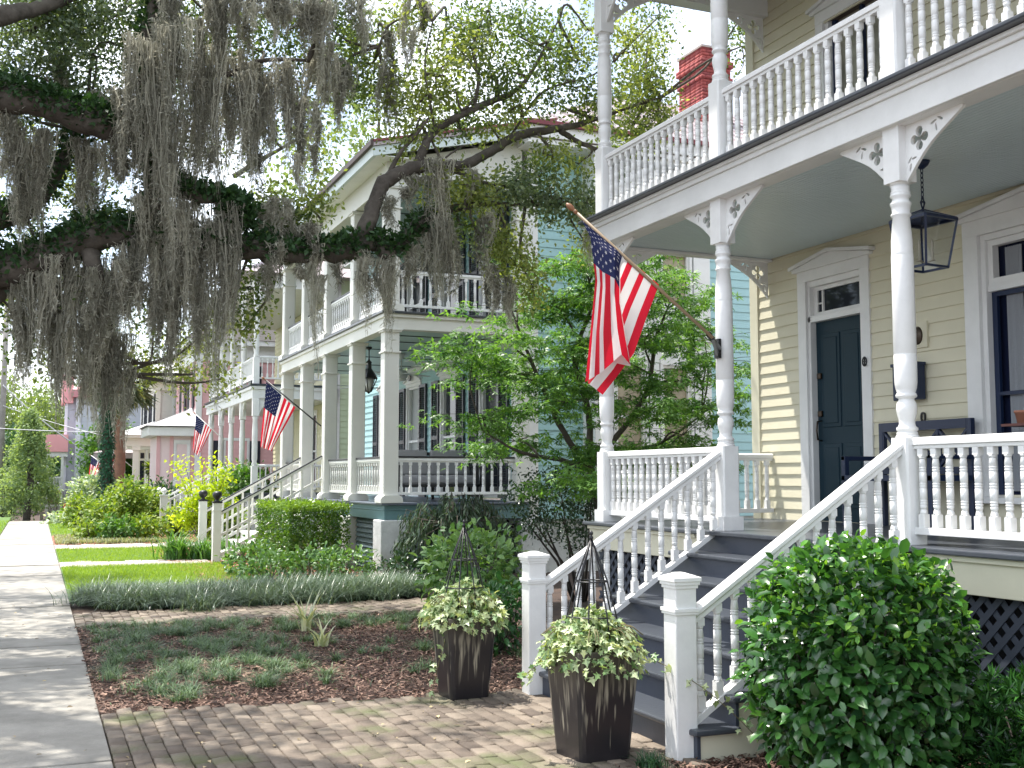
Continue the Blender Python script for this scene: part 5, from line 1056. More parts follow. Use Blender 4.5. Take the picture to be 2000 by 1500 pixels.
for sy in (-.72, .72): m = MB(); m.box((-.02, sy - .14, .68), (.25, sy + .14, .90)); m.v = [tuple(Mc @ Vector(p)) for p in m.v]; m.build('tail_lamp', mat('red_lamp_lens', (.5, .01, .02), .2), car)
for sx in (.8, 3.45):
    for sy in (-.82, .82):
        m = MB(); m.lathe((0, 0, 0), [(.30, -.1), (.33, -.08), (.33, .08), (.30, .1)], 20); m.v = [tuple(Mc @ Vector((sx + v[0], sy + v[2], .33 + v[1]))) for v in m.v]; wh = m.build('wheel', mat('tyre_rubber', (.02, .02, .02), .8), car)
        m = MB(); m.lathe((0, 0, 0), [(.19, -.11), (.19, .11)], 16); m.v = [tuple(Mc @ Vector((sx + v[0], sy + v[2], .33 + v[1]))) for v in m.v]; m.build('rim', silver, wh)
m = MB(); m.tube([at(342, 1000, 46)] * 1 + [at(380, 985, 46)], .05) if False else None
# low timber planter at the end of the sidewalk
tim = mat('weathered_timber', (.22, .15, .11), .9, .4, 30, var=.3)
a = ony(14, 997, 53.5); m = MB(); m.box((-1.35, 53.6, -.6), (.55, 53.75, -.30)); tag(m.build('timber_edging', tim), 'low weathered timber bed edging across the end of the sidewalk', 'edging')
# path light
p = Vector((4.05, 15.0, 0)); p = ony(852, 1133, 14.9); pl_ = thing('path_light', (p.x, 14.9, 0), 'small mushroom path light at the end of the liriope border', 'path light')
m = MB(); m.lathe((p.x, 14.9, 0), [(.012, 0), (.012, p.z)], 8); m.build('stake', black, pl_); m = MB(); m.lathe((p.x, 14.9, p.z - .01), [(.105, 0), (.10, .01), (.03, .055), (.005, .07)], 16); m.build('shade', mat('grey_metal_shade', (.3, .29, .28), .5, metal=.5), pl_)
# ================================================================== POTS WITH OBELISKS
def pot_mat():
    m = bpy.data.materials.new('dark_glazed_pot'); m.use_nodes = True; t = m.node_tree; b = t.nodes['Principled BSDF']; b.inputs['Roughness'].default_value = .32
    c = t.nodes.new('ShaderNodeTexCoord'); mp = t.nodes.new('ShaderNodeMapping'); mp.inputs['Scale'].default_value = (34, 34, 1.6); n = t.nodes.new('ShaderNodeTexNoise'); n.inputs['Scale'].default_value = 1.0; n.inputs['Detail'].default_value = 3; n.inputs['Distortion'].default_value = .3
    t.links.new(c.outputs['Object'], mp.inputs[0]); t.links.new(mp.outputs[0], n.inputs['Vector'])
    sp = t.nodes.new('ShaderNodeSeparateXYZ'); t.links.new(c.outputs['Object'], sp.inputs[0])
    n2 = t.nodes.new('ShaderNodeTexNoise'); n2.inputs['Scale'].default_value = 1; mp2 = t.nodes.new('ShaderNodeMapping'); mp2.inputs['Scale'].default_value = (26, 26, .01); t.links.new(c.outputs['Object'], mp2.inputs[0]); t.links.new(mp2.outputs[0], n2.inputs['Vector'])
    # drips reach down a different way in every column
    ma = t.nodes.new('ShaderNodeMath'); ma.operation = 'MULTIPLY_ADD'; ma.inputs[1].default_value = 1.5; ma.inputs[2].default_value = -.55; t.links.new(n2.outputs['Fac'], ma.inputs[0])
    sb = t.nodes.new('ShaderNodeMath'); sb.operation = 'ADD'; t.links.new(sp.outputs['Z'], sb.inputs[0]); t.links.new(ma.outputs[0], sb.inputs[1])
    mr = t.nodes.new('ShaderNodeMapRange'); mr.inputs[1].default_value = .42; mr.inputs[2].default_value = .56; t.links.new(sb.outputs[0], mr.inputs[0])
    r = t.nodes.new('ShaderNodeValToRGB'); r.color_ramp.elements[0].position = .5; r.color_ramp.elements[1].position = .62; t.links.new(n.outputs['Fac'], r.inputs[0])
    mu = t.nodes.new('ShaderNodeMath'); mu.operation = 'MULTIPLY'; t.links.new(mr.outputs[0], mu.inputs[0]); t.links.new(r.outputs[0], mu.inputs[1])
    mx = t.nodes.new('ShaderNodeMixRGB'); mx.inputs[1].default_value = (.018, .016, .019, 1); mx.inputs[2].default_value = (.30, .27, .21, 1); t.links.new(mu.outputs[0], mx.inputs[0])
    top = t.nodes.new('ShaderNodeMapRange'); top.inputs[1].default_value = .34; top.inputs[2].default_value = .56; top.inputs[4].default_value = .8; t.links.new(sp.outputs['Z'], top.inputs[0])
    mx2 = t.nodes.new('ShaderNodeMixRGB'); mx2.inputs[2].default_value = (.062, .052, .042, 1); t.links.new(top.outputs[0], mx2.inputs[0]); t.links.new(mx.outputs[0], mx2.inputs[1]); t.links.new(mx2.outputs[0], b.inputs['Base Color'])
    bp = t.nodes.new('ShaderNodeBump'); bp.inputs['Strength'].default_value = .3; bp.inputs['Distance'].default_value = .004; t.links.new(mu.outputs[0], bp.inputs['Height']); t.links.new(bp.outputs[0], b.inputs['Normal']); return m
potm = pot_mat()
potsoil = mat('potting_soil', (.03, .02, .015), .95)
ivy_m = mat('variegated_ivy_leaf', (.13, .25, .09), .45, attr=True, col2=(.62, .68, .42), trans=.25)
ivy_stem = mat('ivy_stem', (.12, .10, .04), .7)
def pot(x, y, rot, label, ilab, tlab, sc=1.0):
    P_ = thing('planter_pot', (x, y, 0), label, 'planter', 'tall dark glazed planters by the steps'); R_ = Matrix.Rotation(rot, 3, 'Z'); m = MB()
    prof = [(.148, .0), (.150, .02), (.19, .55), (.194, .565), (.194, .592), (.172, .592), (.165, .54)]
    def ringp(a, z):
        c = .03; pp = [(a, -a + c), (a, a - c), (a - c * .3, a - c * .3), (a - c, a), (-a + c, a), (-a + c * .3, a - c * .3), (-a, a - c), (-a, -a + c), (-a + c * .3, -a + c * .3), (-a + c, -a), (a - c, -a), (a - c * .3, -a + c * .3)]
        return [Vector((x, y, z)) + R_ @ Vector((u, v, 0)) for u, v in pp]
    vs = []; n = 12
    for a, z in prof: vs += ringp(a * sc, z * (1 + (sc - 1) * .5))
    m.add(vs, [(j * n + k, j * n + (k + 1) % n, (j + 1) * n + (k + 1) % n, (j + 1) * n + k) for j in range(len(prof) - 1) for k in range(n)] + [tuple(range(n))], False)
    m.build('vessel', potm, P_, bevel=.006, fix=False); m = MB(); m.add(ringp(.168 * sc, .555), [tuple(range(n))]); m.build('soil', potsoil, P_, fix=False)
    I = thing('ivy_plant', (x, y, .55), ilab, 'plant', 'variegated ivy in the planters')
    nn = 1150; th_ = rng.random(nn) * 6.283; ph = rng.random(nn) ** .8; r = .315 * np.sin(ph * 1.75) * (.55 + .5 * rng.random(nn)); z = .55 + .24 * np.cos(ph * 1.75) * (.8 + .4 * rng.random(nn)) + rng.normal(size=nn) * .015
    P = np.stack([x + r * np.cos(th_), y + r * np.sin(th_), z], 1); outw = np.stack([np.cos(th_), np.sin(th_), -.5 - .6 * ph], 1); ax = outw + rng.normal(size=(nn, 3)) * .9; nr = np.stack([np.cos(th_) * ph, np.sin(th_) * ph, 1.1 - ph * .5], 1) + rng.normal(size=(nn, 3)) * .6
    trails = [(-.20, -.10, 1.0)] if rot < .05 else [(-.27, .02, .3), (.33, -.30, .75)]
    m = MB(); ex = []
    for dx, dy, L in trails:
        pts = [Vector((x + dx * t * (1.5 if dx > 0 else 1.0), y + dy * t, .60 + .05 * t - .28 * L * t * t)) for t in np.linspace(.6, 1.6, 9)]
        m.tube(pts, .003, 4); ex += [tuple(np.array(p_) + rng.normal(size=3) * .018) for p_ in pts for _ in range(3)]
    for _ in range(26): t0 = random.random() * 6.28; pts = [Vector((x + .3 * t * math.cos(t0), y + .3 * t * math.sin(t0), .57 + .22 * math.sin(t * 2.4) * .8)) for t in np.linspace(0, 1, 6)]; m.tube(pts, .003, 4)
    ex = np.array(ex); P = np.concatenate([P, ex]); ax = np.concatenate([ax, rng.normal(size=(len(ex), 3)) + [0, 0, -.6]]); nr = np.concatenate([nr, rng.normal(size=(len(ex), 3)) * .5 + [-.3, -.5, .8]])
    foliage('leaves', P, U(.030, .066, len(P)), ivy_m, I, ax, nr, 'ivy'); m.build('stems', ivy_stem, I)
    O = thing('obelisk_trellis', (x, y, .55), tlab, 'trellis', 'black wire obelisks in the planters'); m = MB(); ap = Vector((x, y, 1.255)); tw = 8
    for k in range(tw): a = k * 6.283 / tw + .2; b_ = Vector((x + .19 * math.cos(a), y + .19 * math.sin(a), .58)); m.tube([b_, b_.lerp(ap, .35) + Vector((.018 * math.cos(a), .018 * math.sin(a), 0)), b_.lerp(ap, .64) + Vector((.022 * math.cos(a), .022 * math.sin(a), 0)), ap], .0048, 6)
    m.build('uprights', black, O); m = MB(); zz = .98
    for zz, rr in ((1.0, .092), (.80, .146)): m = MB(); m.tube([(x + rr * math.cos(a), y + rr * math.sin(a), zz) for a in np.linspace(0, 6.283, 25)], .0045, 6); m.build('hoop', black, O)
    m = MB(); m.lathe((x, y, 1.245), [(.012, 0), (.014, .012), (.006, .02), (.012, .03), (.012, .04), (.002, .05)], 10); m.build('finial', black, O)
pot(3.03, 5.99, .06, 'tall dark glazed square planter at the front of the steps, nearest the camera', 'variegated ivy in the nearest planter, trailing toward the newel post', 'black wire obelisk standing in the nearest planter', 1.1)
pot(2.96, 7.95, .03, 'tall dark glazed square planter farther back beside the mulch bed', 'variegated ivy in the farther planter beside the mulch bed', 'black wire obelisk standing in the farther planter')
# ================================================================== VEGETATION
bark = mat('live_oak_bark', (.05, .042, .034), .95, 1.0, 22, col2=(.12, .105, .088), vscale=6)
twig = mat('twig_bark', (.10, .085, .07), .9)
oakleaf = mat('live_oak_leaf', (.05, .095, .035), .42, attr=True, col2=(.15, .21, .06), trans=.45)
oakbright = mat('young_oak_leaf', (.12, .17, .055), .45, attr=True, col2=(.31, .36, .13), trans=.5)
oakgrey = mat('grey_green_oak_leaf', (.07, .12, .075), .38, attr=True, col2=(.22, .28, .18), trans=.4)
fern = mat('resurrection_fern', (.015, .045, .015), .6, attr=True, col2=(.045, .11, .03), trans=.2)
mossm = mat('spanish_moss_strand', (.215, .21, .165), .95, attr='b', col2=(.66, .64, .53), trans=.5)
OAK = thing('live_oak', (-3.4, 12.5, 0), 'huge live oak overhanging the sidewalk, limbs covered in ferns and long grey moss', 'tree')
m = MB(); limb(m, [(-3.4, 12.5, -.1, .95), (-3.35, 12.6, .6, .7), (-3.2, 12.7, 1.6, .58), (-2.9, 12.9, 2.6, .6)], 5, 18, .08); m.build('trunk', bark, OAK)
limbs = []
def L_(pts, name='limb', n=10, k=6, mt=bark, r=.1):
    m = MB(); Q = limb(m, pts, k, n, r); m.build(name, mt, OAK); limbs.append(Q); return Q
j0 = (-2.9, 12.9, 2.5, .5)
LB = L_([j0, A(-260, 700, 11.8, 0.288), A(-60, 560, 12, 0.216), A(90, 500, 12, 0.173), A(200, 455, 12, 0.151), A(330, 468, 12.1, 0.137), A(470, 482, 12.2, 0.130), A(580, 493, 12.3, 0.119), A(690, 490, 12.4, 0.108)], n=14)
LB1 = L_([A(680, 490, 12.4, 0.101), A(712, 452, 12.45, 0.098), A(735, 385, 12.5, 0.085), A(760, 348, 12.6, 0.085), A(830, 325, 12.7, 0.072), A(905, 322, 12.9, 0.060), A(960, 295, 13.1, 0.055), A(1010, 265, 13.3, 0.053), A(1085, 252, 13.6, 0.047), A(1135, 242, 13.8, 0.034), A(1200, 220, 14, 0.021), A(1290, 190, 14.3, 0.010)])
LB2 = L_([A(690, 485, 12.4, 0.102), A(735, 470, 12.5, 0.093), A(752, 492, 12.5, 0.085), A(785, 478, 12.6, 0.064), A(812, 440, 12.7, 0.060), A(860, 415, 12.8, 0.051), A(900, 404, 12.9, 0.043), A(960, 398, 13.1, 0.030), A(1060, 400, 13.4, 0.017), A(1150, 385, 13.6, 0.009)])
LB3 = L_([A(1095, 255, 13.6, 0.038), A(1125, 275, 13.7, 0.030), A(1165, 292, 13.8, 0.025), A(1190, 300, 13.9, 0.019), A(1240, 310, 14.2, 0.009)])
L_([A(1160, 290, 13.8, 0.017), A(1180, 330, 13.9, 0.012), A(1178, 360, 13.9, 0.005)])
L_([A(860, 325, 12.8, 0.043), A(905, 340, 12.9, 0.030), A(950, 358, 13, 0.022), A(990, 362, 13.1, 0.012)])
LB4 = L_([A(812, 335, 12.7, 0.060), A(828, 290, 12.7, 0.053), A(850, 255, 12.8, 0.047), A(905, 222, 12.9, 0.043), A(955, 200, 13.1, 0.038), A(1010, 175, 13.3, 0.030), A(1050, 120, 13.5, 0.020), A(1090, 40, 13.7, 0.010)])
L_([A(925, 212, 13, 0.025), A(935, 150, 13, 0.020), A(925, 90, 13.1, 0.015), A(950, 20, 13.2, 0.009)]); L_([A(760, 340, 12.6, 0.030), A(780, 300, 12.6, 0.025), A(805, 270, 12.7, 0.019), A(820, 230, 12.7, 0.010)])
L_([A(850, 250, 12.8, 0.017), A(838, 190, 12.8, 0.014), A(830, 120, 12.9, 0.010), A(845, 40, 13, 0.006)]); L_([A(860, 310, 12.8, 0.015), A(840, 270, 12.8, 0.012), A(815, 240, 12.7, 0.005)]); L_([A(870, 308, 12.8, 0.012), A(905, 285, 12.9, 0.009), A(940, 290, 12.9, 0.004)])
L_([A(1000, 262, 13.3, 0.017), A(1060, 180, 13.5, 0.014), A(1150, 150, 13.7, 0.010), A(1200, 120, 14, 0.005)])
LA = L_([j0, A(-330, 330, 11, 0.245), A(-140, 220, 11.3, 0.202), A(-20, 185, 11.5, 0.173), A(90, 205, 11.7, 0.137), (*at(190, 240, 11.8), .16), A(255, 265, 11.9, 0.101), A(300, 320, 12, 0.102), A(360, 372, 12, 0.085), A(455, 395, 12.1, 0.076), A(470, 440, 12.2, 0.102)], n=14)
LA2 = L_([A(300, 480, 12, 0.085), A(302, 400, 12, 0.093), A(296, 320, 12, 0.102), A(290, 230, 12, 0.093), A(286, 120, 12, 0.085), A(300, 20, 12, 0.068), A(330, -80, 12, 0.051)])
LC = L_([A(-160, 560, 11.8, 0.158), A(-20, 440, 12, 0.122), A(60, 400, 12.2, 0.111), A(130, 300, 12.5, 0.068), A(170, 210, 12.8, 0.043)])
L_([A(170, 465, 12, 0.102), A(185, 530, 12, 0.085), A(205, 600, 12.2, 0.068), A(215, 670, 12.4, 0.043), A(235, 730, 12.5, 0.025)]); L_([A(190, 590, 12.2, 0.034), A(220, 560, 12.2, 0.025), A(255, 530, 12.3, 0.017)])
L_([A(-60, 620, 12, 0.101), A(20, 560, 12.2, 0.093), A(120, 520, 12.2, 0.068), A(200, 480, 12.1, 0.043)])
L_([A(290, 160, 12, 0.043), A(360, 142, 12, 0.038), A(440, 146, 12.1, 0.034), A(510, 118, 12.2, 0.025), A(600, 118, 12.3, 0.017)]); L_([A(600, 120, 12.3, 0.030), A(625, 60, 12.4, 0.034), A(645, -30, 12.5, 0.043)])
L_([A(455, 345, 15, 0.038), A(500, 318, 15, 0.034), A(540, 295, 15, 0.025), A(620, 250, 15, 0.017)], mt=mat('pale_branch_bark', (.26, .24, .22), .9))
L_([A(-300, 120, 11, 0.144), A(-40, 40, 11.5, 0.111), A(80, 14, 12, 0.076), A(200, -30, 12.5, 0.051)]); L_([A(740, 90, 13, 0.017), A(760, 50, 13, 0.014), A(800, 25, 13, 0.010), A(830, -20, 13, 0.007)])
# a high limb over the yard and the sidewalk, above the frame
L_([j0, (-2.2, 11.5, 6, .35), (-1.0, 9.5, 8.2, .25), (.6, 8, 9.2, .16), (2.4, 7, 9.6, .09)]); L_([(-2.2, 11.5, 6, .3), (-1.0, 13, 8.6, .22), (1.0, 15, 9.6, .14), (3.2, 17, 10, .08)])
allQ = np.concatenate(limbs)
def oak_foliage(spec, name='foliage'):
    """spec: (px, py, rx_px, ry_px, depth, thickness, n_clumps, leaves per clump, spread, material)"""
    groups = {}
    m = MB()
    for px, py, rx, ry, d, th_, nc, nl, spd, mt in spec:
        k = d / FPX; c = np.array(at(px, py, d)); cc = []
        for _ in range(nc):
            r = norm(rng.normal(size=3)) * (rng.random() ** .45); cc.append(c + np.array(CR) * r[0] * rx * k + np.array(CU) * r[1] * ry * k + np.array(CF) * r[2] * th_)
        cc = np.array(cc); groups.setdefault(mt.name, []).append((cc[:, None, :] + rng.normal(size=(nc, int(nl * 1.25), 3)) * spd).reshape(-1, 3))
        i = np.argmin(np.linalg.norm(allQ[:, :3] - c, axis=1)); a = allQ[i, :3]
        if np.linalg.norm(a - c) < 3.2:
            mid = (a + c) / 2 + rng.normal(size=3) * .12; limb(m, [(*a, .022), (*mid, .016), (*c, .010)], 4, 5, .1)
            for e in cc[:max(2, nc // 4)]: limb(m, [(*c, .008), (*((c + e) / 2 + rng.normal(size=3) * .06), .006), (*e, .003)], 3, 4, .1)
    for mn, Ps in groups.items():
        P = np.concatenate(Ps); foliage(name, P, U(.038, .074, len(P)), MT[mn], OAK, shape='rhomb', up=.35)
    tag(m.build('twigs', twig, OAK, fix=False), kind='stuff')
G_, B_, Y_ = oakgrey, oakleaf, oakbright
oak_foliage([
 (590, 30, 90, 50, 13.4, .6, 14, 55, .13, B_), (700, 120, 80, 80, 13.6, .6, 14, 55, .13, B_), (770, 160, 50, 60, 13.2, .5, 9, 50, .12, Y_), (870, 60, 90, 60, 13.6, .6, 14, 55, .13, B_), (940, 170, 60, 40, 13.3, .5, 9, 50, .12, B_), (830, 255, 50, 30, 12.8, .3, 7, 45, .10, Y_), (1010, 70, 80, 60, 13.8, .6, 12, 55, .13, B_), (990, 220, 50, 30, 13.4, .4, 8, 50, .11, Y_), (900, 255, 40, 25, 13, .3, 5, 45, .10, B_),
 (1100, 100, 80, 70, 14.4, .6, 14, 55, .13, B_), (1150, 220, 40, 40, 14, .4, 8, 50, .11, Y_), (1240, 150, 55, 90, 15.0, .5, 16, 55, .13, B_), (1230, 240, 50, 50, 14.6, .5, 14, 55, .12, B_), (1265, 80, 55, 60, 15, .6, 10, 50, .13, Y_), (1290, 235, 40, 40, 14.8, .4, 9, 50, .12, Y_), (1450, 30, 40, 50, 15, .4, 6, 50, .12, B_),
 (330, 240, 60, 80, 13.4, .6, 12, 55, .13, B_), (500, 230, 80, 60, 13.6, .6, 12, 55, .13, B_), (620, 290, 40, 40, 13.8, .4, 4, 45, .12, Y_), (430, 140, 80, 60, 13.5, .6, 14, 55, .13, B_), (150, 200, 90, 50, 12.8, .5, 18, 60, .13, G_), (60, 230, 60, 40, 12.6, .5, 12, 60, .13, G_), (120, 50, 110, 60, 13.4, .6, 24, 60, .14, G_), (300, 120, 60, 90, 13.2, .5, 12, 60, .13, G_),
 (60, 60, 110, 80, 12.4, .6, 30, 60, .13, G_), (190, 110, 100, 90, 12.6, .6, 26, 60, .13, G_), (40, 140, 90, 60, 12.4, .5, 20, 60, .13, G_), (240, 20, 120, 50, 12.5, .6, 24, 60, .13, G_), (130, 10, 130, 50, 12.5, .6, 22, 60, .12, B_),
 (370, 60, 90, 70, 13, .6, 18, 60, .13, B_), (480, 90, 80, 60, 13, .6, 14, 55, .13, B_), (430, 20, 100, 40, 13, .6, 14, 55, .13, G_), (560, 60, 60, 60, 13, .5, 8, 50, .13, B_), (600, 150, 60, 60, 13.2, .5, 7, 50, .13, B_),
 (650, 60, 70, 90, 13.3, .6, 12, 50, .13, B_), (690, 180, 60, 70, 13.2, .5, 9, 50, .13, B_), (740, 60, 60, 80, 13.5, .6, 9, 50, .12, Y_),
 (830, 60, 70, 60, 13.2, .5, 10, 50, .12, Y_), (850, 150, 60, 60, 13, .5, 12, 50, .12, Y_), (810, 210, 45, 50, 12.9, .4, 9, 50, .11, Y_), (910, 110, 60, 60, 13.2, .5, 12, 50, .12, Y_), (960, 50, 80, 60, 13.4, .5, 12, 50, .12, B_), (1000, 140, 60, 50, 13.4, .5, 9, 50, .12, B_), (890, 180, 50, 40, 13, .4, 8, 50, .11, Y_), (780, 285, 35, 40, 12.8, .3, 6, 45, .10, Y_), (960, 250, 40, 30, 13.2, .3, 6, 45, .10, Y_),
 (1060, 90, 70, 70, 13.6, .6, 14, 50, .12, B_), (1120, 170, 60, 60, 13.8, .5, 12, 50, .12, B_), (1150, 60, 60, 70, 13.9, .5, 10, 50, .12, Y_), (1050, 200, 50, 30, 13.5, .4, 7, 50, .11, B_),
 (1240, 100, 50, 70, 14.2, .5, 9, 50, .12, Y_), (1250, 200, 60, 60, 14.2, .5, 13, 50, .12, Y_), (1275, 150, 30, 60, 14.4, .5, 6, 50, .12, B_), (1290, 30, 80, 40, 14.4, .5, 7, 45, .12, B_), (1240, 270, 50, 40, 14.2, .5, 9, 50, .12, Y_), (1450, 90, 30, 80, 14.8, .5, 5, 50, .12, B_), (1210, 330, 30, 50, 14.1, .3, 5, 50, .1, B_),
 (1060, 300, 50, 22, 13.4, .3, 6, 45, .09, Y_), (1130, 320, 40, 25, 13.7, .3, 6, 45, .09, Y_),
 (1010, 370, 60, 30, 13.1, .35, 14, 60, .10, G_), (1090, 390, 75, 45, 13.4, .4, 24, 60, .11, G_), (1150, 400, 45, 40, 13.6, .35, 12, 60, .10, G_), (1050, 340, 60, 25, 13.3, .3, 8, 55, .10, B_),
 (850, 365, 40, 25, 12.8, .3, 7, 45, .09, Y_), (910, 375, 50, 35, 12.9, .3, 12, 50, .10, Y_), (960, 385, 40, 35, 13, .3, 9, 50, .10, Y_), (900, 440, 45, 25, 12.9, .3, 6, 50, .1, B_), (940, 470, 40, 20, 12.9, .3, 3, 50, .1, G_),
 (985, 480, 45, 40, 13, .3, 12, 50, .10, Y_), (1010, 520, 50, 35, 13.1, .3, 12, 50, .10, Y_), (1040, 560, 40, 30, 13.1, .3, 7, 50, .1, Y_), (1140, 470, 30, 40, 13.6, .3, 4, 45, .1, Y_),
 (560, 430, 60, 45, 12.6, .4, 16, 55, .11, B_), (600, 400, 50, 30, 12.7, .4, 9, 50, .11, Y_), (520, 400, 40, 30, 12.7, .4, 6, 50, .11, Y_), (490, 560, 40, 60, 12.5, .4, 9, 55, .11, B_), (480, 640, 35, 40, 12.6, .4, 5, 50, .11, Y_),
 (100, 340, 80, 60, 13.2, .6, 14, 50, .13, Y_), (40, 300, 60, 60, 13.4, .5, 8, 50, .13, Y_), (20, 560, 50, 70, 13.2, .5, 9, 50, .13, Y_), (60, 470, 50, 50, 12.8, .5, 7, 55, .12, B_), (210, 330, 50, 60, 13.2, .5, 8, 50, .12, Y_), (170, 430, 80, 50, 12.4, .5, 12, 55, .12, B_), (240, 440, 50, 50, 12.3, .4, 8, 55, .12, B_), (120, 560, 80, 50, 12.4, .5, 14, 55, .12, B_), (50, 640, 70, 50, 12.6, .5, 10, 55, .12, B_), (240, 560, 60, 60, 12.6, .4, 9, 55, .12, B_), (420, 300, 70, 60, 13.2, .5, 6, 50, .12, B_),
 (270, 700, 35, 60, 13.5, .4, 6, 50, .11, Y_), (330, 690, 45, 40, 13.8, .4, 6, 50, .11, Y_), (380, 730, 50, 25, 13.8, .4, 7, 45, .10, Y_), (400, 650, 50, 50, 13.2, .4, 7, 50, .11, Y_), (430, 590, 40, 40, 12.8, .4, 6, 50, .11, B_), (150, 700, 40, 40, 12.8, .4, 5, 50, .11, B_), (100, 720, 30, 40, 12.9, .4, 3, 50, .11, Y_), (435, 740, 25, 60, 13.4, .4, 5, 45, .10, Y_), (300, 640, 50, 60, 13.2, .4, 7, 50, .12, B_)])
# resurrection fern along the tops of the limbs
P = []; N_ = []
for Q, k, s_ in ((LB, 210, 1), (LB1[:5], 40, .7), (LB2[:30], 45, .7), (LA, 230, 1.1), (LA2, 80, 1), (LC, 120, 1)):
    for q_ in Q:
        if q_[3] < .05: continue
        a = rng.normal(size=(k, 3)); a[:, 2] = np.abs(a[:, 2]) * 1.1 - .25; a = norm(a); P.append(q_[:3] + a * q_[3] * (1.0 + .35 * rng.random((k, 1))) + rng.normal(size=(k, 3)) * [.05, .05, .03]); N_.append(a)
P = np.concatenate(P); N_ = np.concatenate(N_); foliage('resurrection_fern', P, U(.035, .10, len(P)), fern, OAK, axis=N_ * .8 + rng.normal(size=N_.shape) * .7, shape='rhomb', up=.4)
# canopy overhead (casts the dappled shade)
P = []
for cx_, cy_, cz_, rx, ry, rz_, nc in ((-.4, 6.5, 9.2, 2.4, 2.8, .9, 50), (-2.6, 8.0, 9.6, 2.4, 3.0, 1, 40), (-.5, 11.7, 9.4, 2.5, 2.0, 1.0, 56), (-2.5, 14.5, 9.8, 2.4, 2.5, 1.0, 45), (1.5, 16.5, 10.2, 3.0, 2.5, 1.0, 62), (1.0, 21, 10.5, 2.6, 2.3, 1.0, 46), (-2.2, 20, 10.2, 2.2, 3, 1, 36), (2.4, 12.6, 9.6, 1.3, 1.2, .7, 20), (3.1, 14.5, 9.8, 1.7, 1.7, .8, 24), (-1.6, 12.5, 9.6, 1.4, 3.5, .9, 60), (-1.6, 18.5, 10, 1.4, 3.5, .9, 50), (-1.5, 24.5, 10.6, 1.8, 2.0, .9, 36), (1.2, 14.0, 9.4, 2.6, 1.8, .9, 40)):
    P.append(blob((cx_ - .9, cy_ - 1.3, cz_), (rx, ry, rz_), int(nc * .62), 74, .25, .15))
P = np.concatenate(P); foliage('high_foliage', P, U(.10, .17, len(P)), oakleaf, OAK, up=.4)
# spanish moss
def moss(px, y0, y1, wpx, d, dens=1.0):
    k = d / FPX; n = int(dens * (18 + wpx * 3.2)); top = at(px, y0, d); Lm = (y1 - y0) * k; S_ = 10
    K = max(2, int(wpx / 7)); tcx = (rng.random(K) - .5) * wpx * k * 1.15; tcd = rng.normal(size=K) * .09; tl = .45 + .55 * rng.random(K); tl[rng.integers(0, K)] = 1.0; tz = -rng.random(K) ** 2 * .45 * Lm; tz[0] = 0; tone = rng.normal(size=K) * .22
    ti = rng.integers(0, K, n); rad = .022 + .035 * rng.random(K); ox = rng.normal(size=n) * rad[ti]; od = rng.normal(size=n) * rad[ti]
    ln = np.maximum(.08, (Lm * tl[ti] + tz[ti]) * (.25 + .75 * rng.random(n) ** .6)); az = rng.random(n) * 3.1416; V = []; ph = rng.random(n) * 6.28; fr = U(6, 14, n); wdt = U(.0025, .008, n); cen = []
    kp = rng.random(K) * 6.28; CRv = np.array(CR); Dv = np.array([CF.x, CF.y, 0])
    for j in range(S_ + 1):
        t = j / S_; tap = 1.15 - .85 * t; zl = ln * t / (Lm + 1e-6)
        lx = tcx[ti] + ox * tap + .03 * np.sin(kp[ti] + zl * 7) + .012 * np.sin(ph + fr * t) + rng.normal(size=n) * .006; ld = tcd[ti] + od * tap + rng.normal(size=n) * .006
        c = np.array(top)[None] + np.outer(lx, CRv) + np.outer(ld, Dv); c[:, 2] = top.z + tz[ti] - ln * t
        w_ = wdt * (1 - .75 * t) * (.6 + .8 * rng.random(n)); s_ = np.stack([np.cos(az), np.sin(az), 0 * az], 1) * w_[:, None]; V += [c - s_, c + s_]; cen.append(c)
    V = np.stack(V, 1); q_ = np.array([(2 * j, 2 * j + 1, 2 * j + 3, 2 * j + 2) for j in range(S_)]); F = (q_[None] + (np.arange(n) * 2 * (S_ + 1))[:, None, None]).reshape(-1, 4)
    v = np.repeat(np.clip(rng.normal(size=n) * .2 + .45 + tone[ti], 0, 1), S_)
    # curly side hairs
    C_ = np.concatenate(cen[:-1]); h = len(C_); ax = rng.normal(size=(h, 3)); ax[:, 2] -= .9; V2, F2, _ = leafmesh(C_ + rng.normal(size=(h, 3)) * .008, U(.025, .085, h), ax, rng.normal(size=(h, 3)), 'lance')
    VV = np.concatenate([V.reshape(-1, 3), V2]); FF = np.concatenate([F, F2 + len(V.reshape(-1, 3))]); noisemesh('spanish_moss', VV, FF, mossm, OAK, np.concatenate([v, np.clip(rng.normal(size=h) * .2 + .5 + np.tile(tone[ti], S_), 0, 1)]), org=tuple(top))
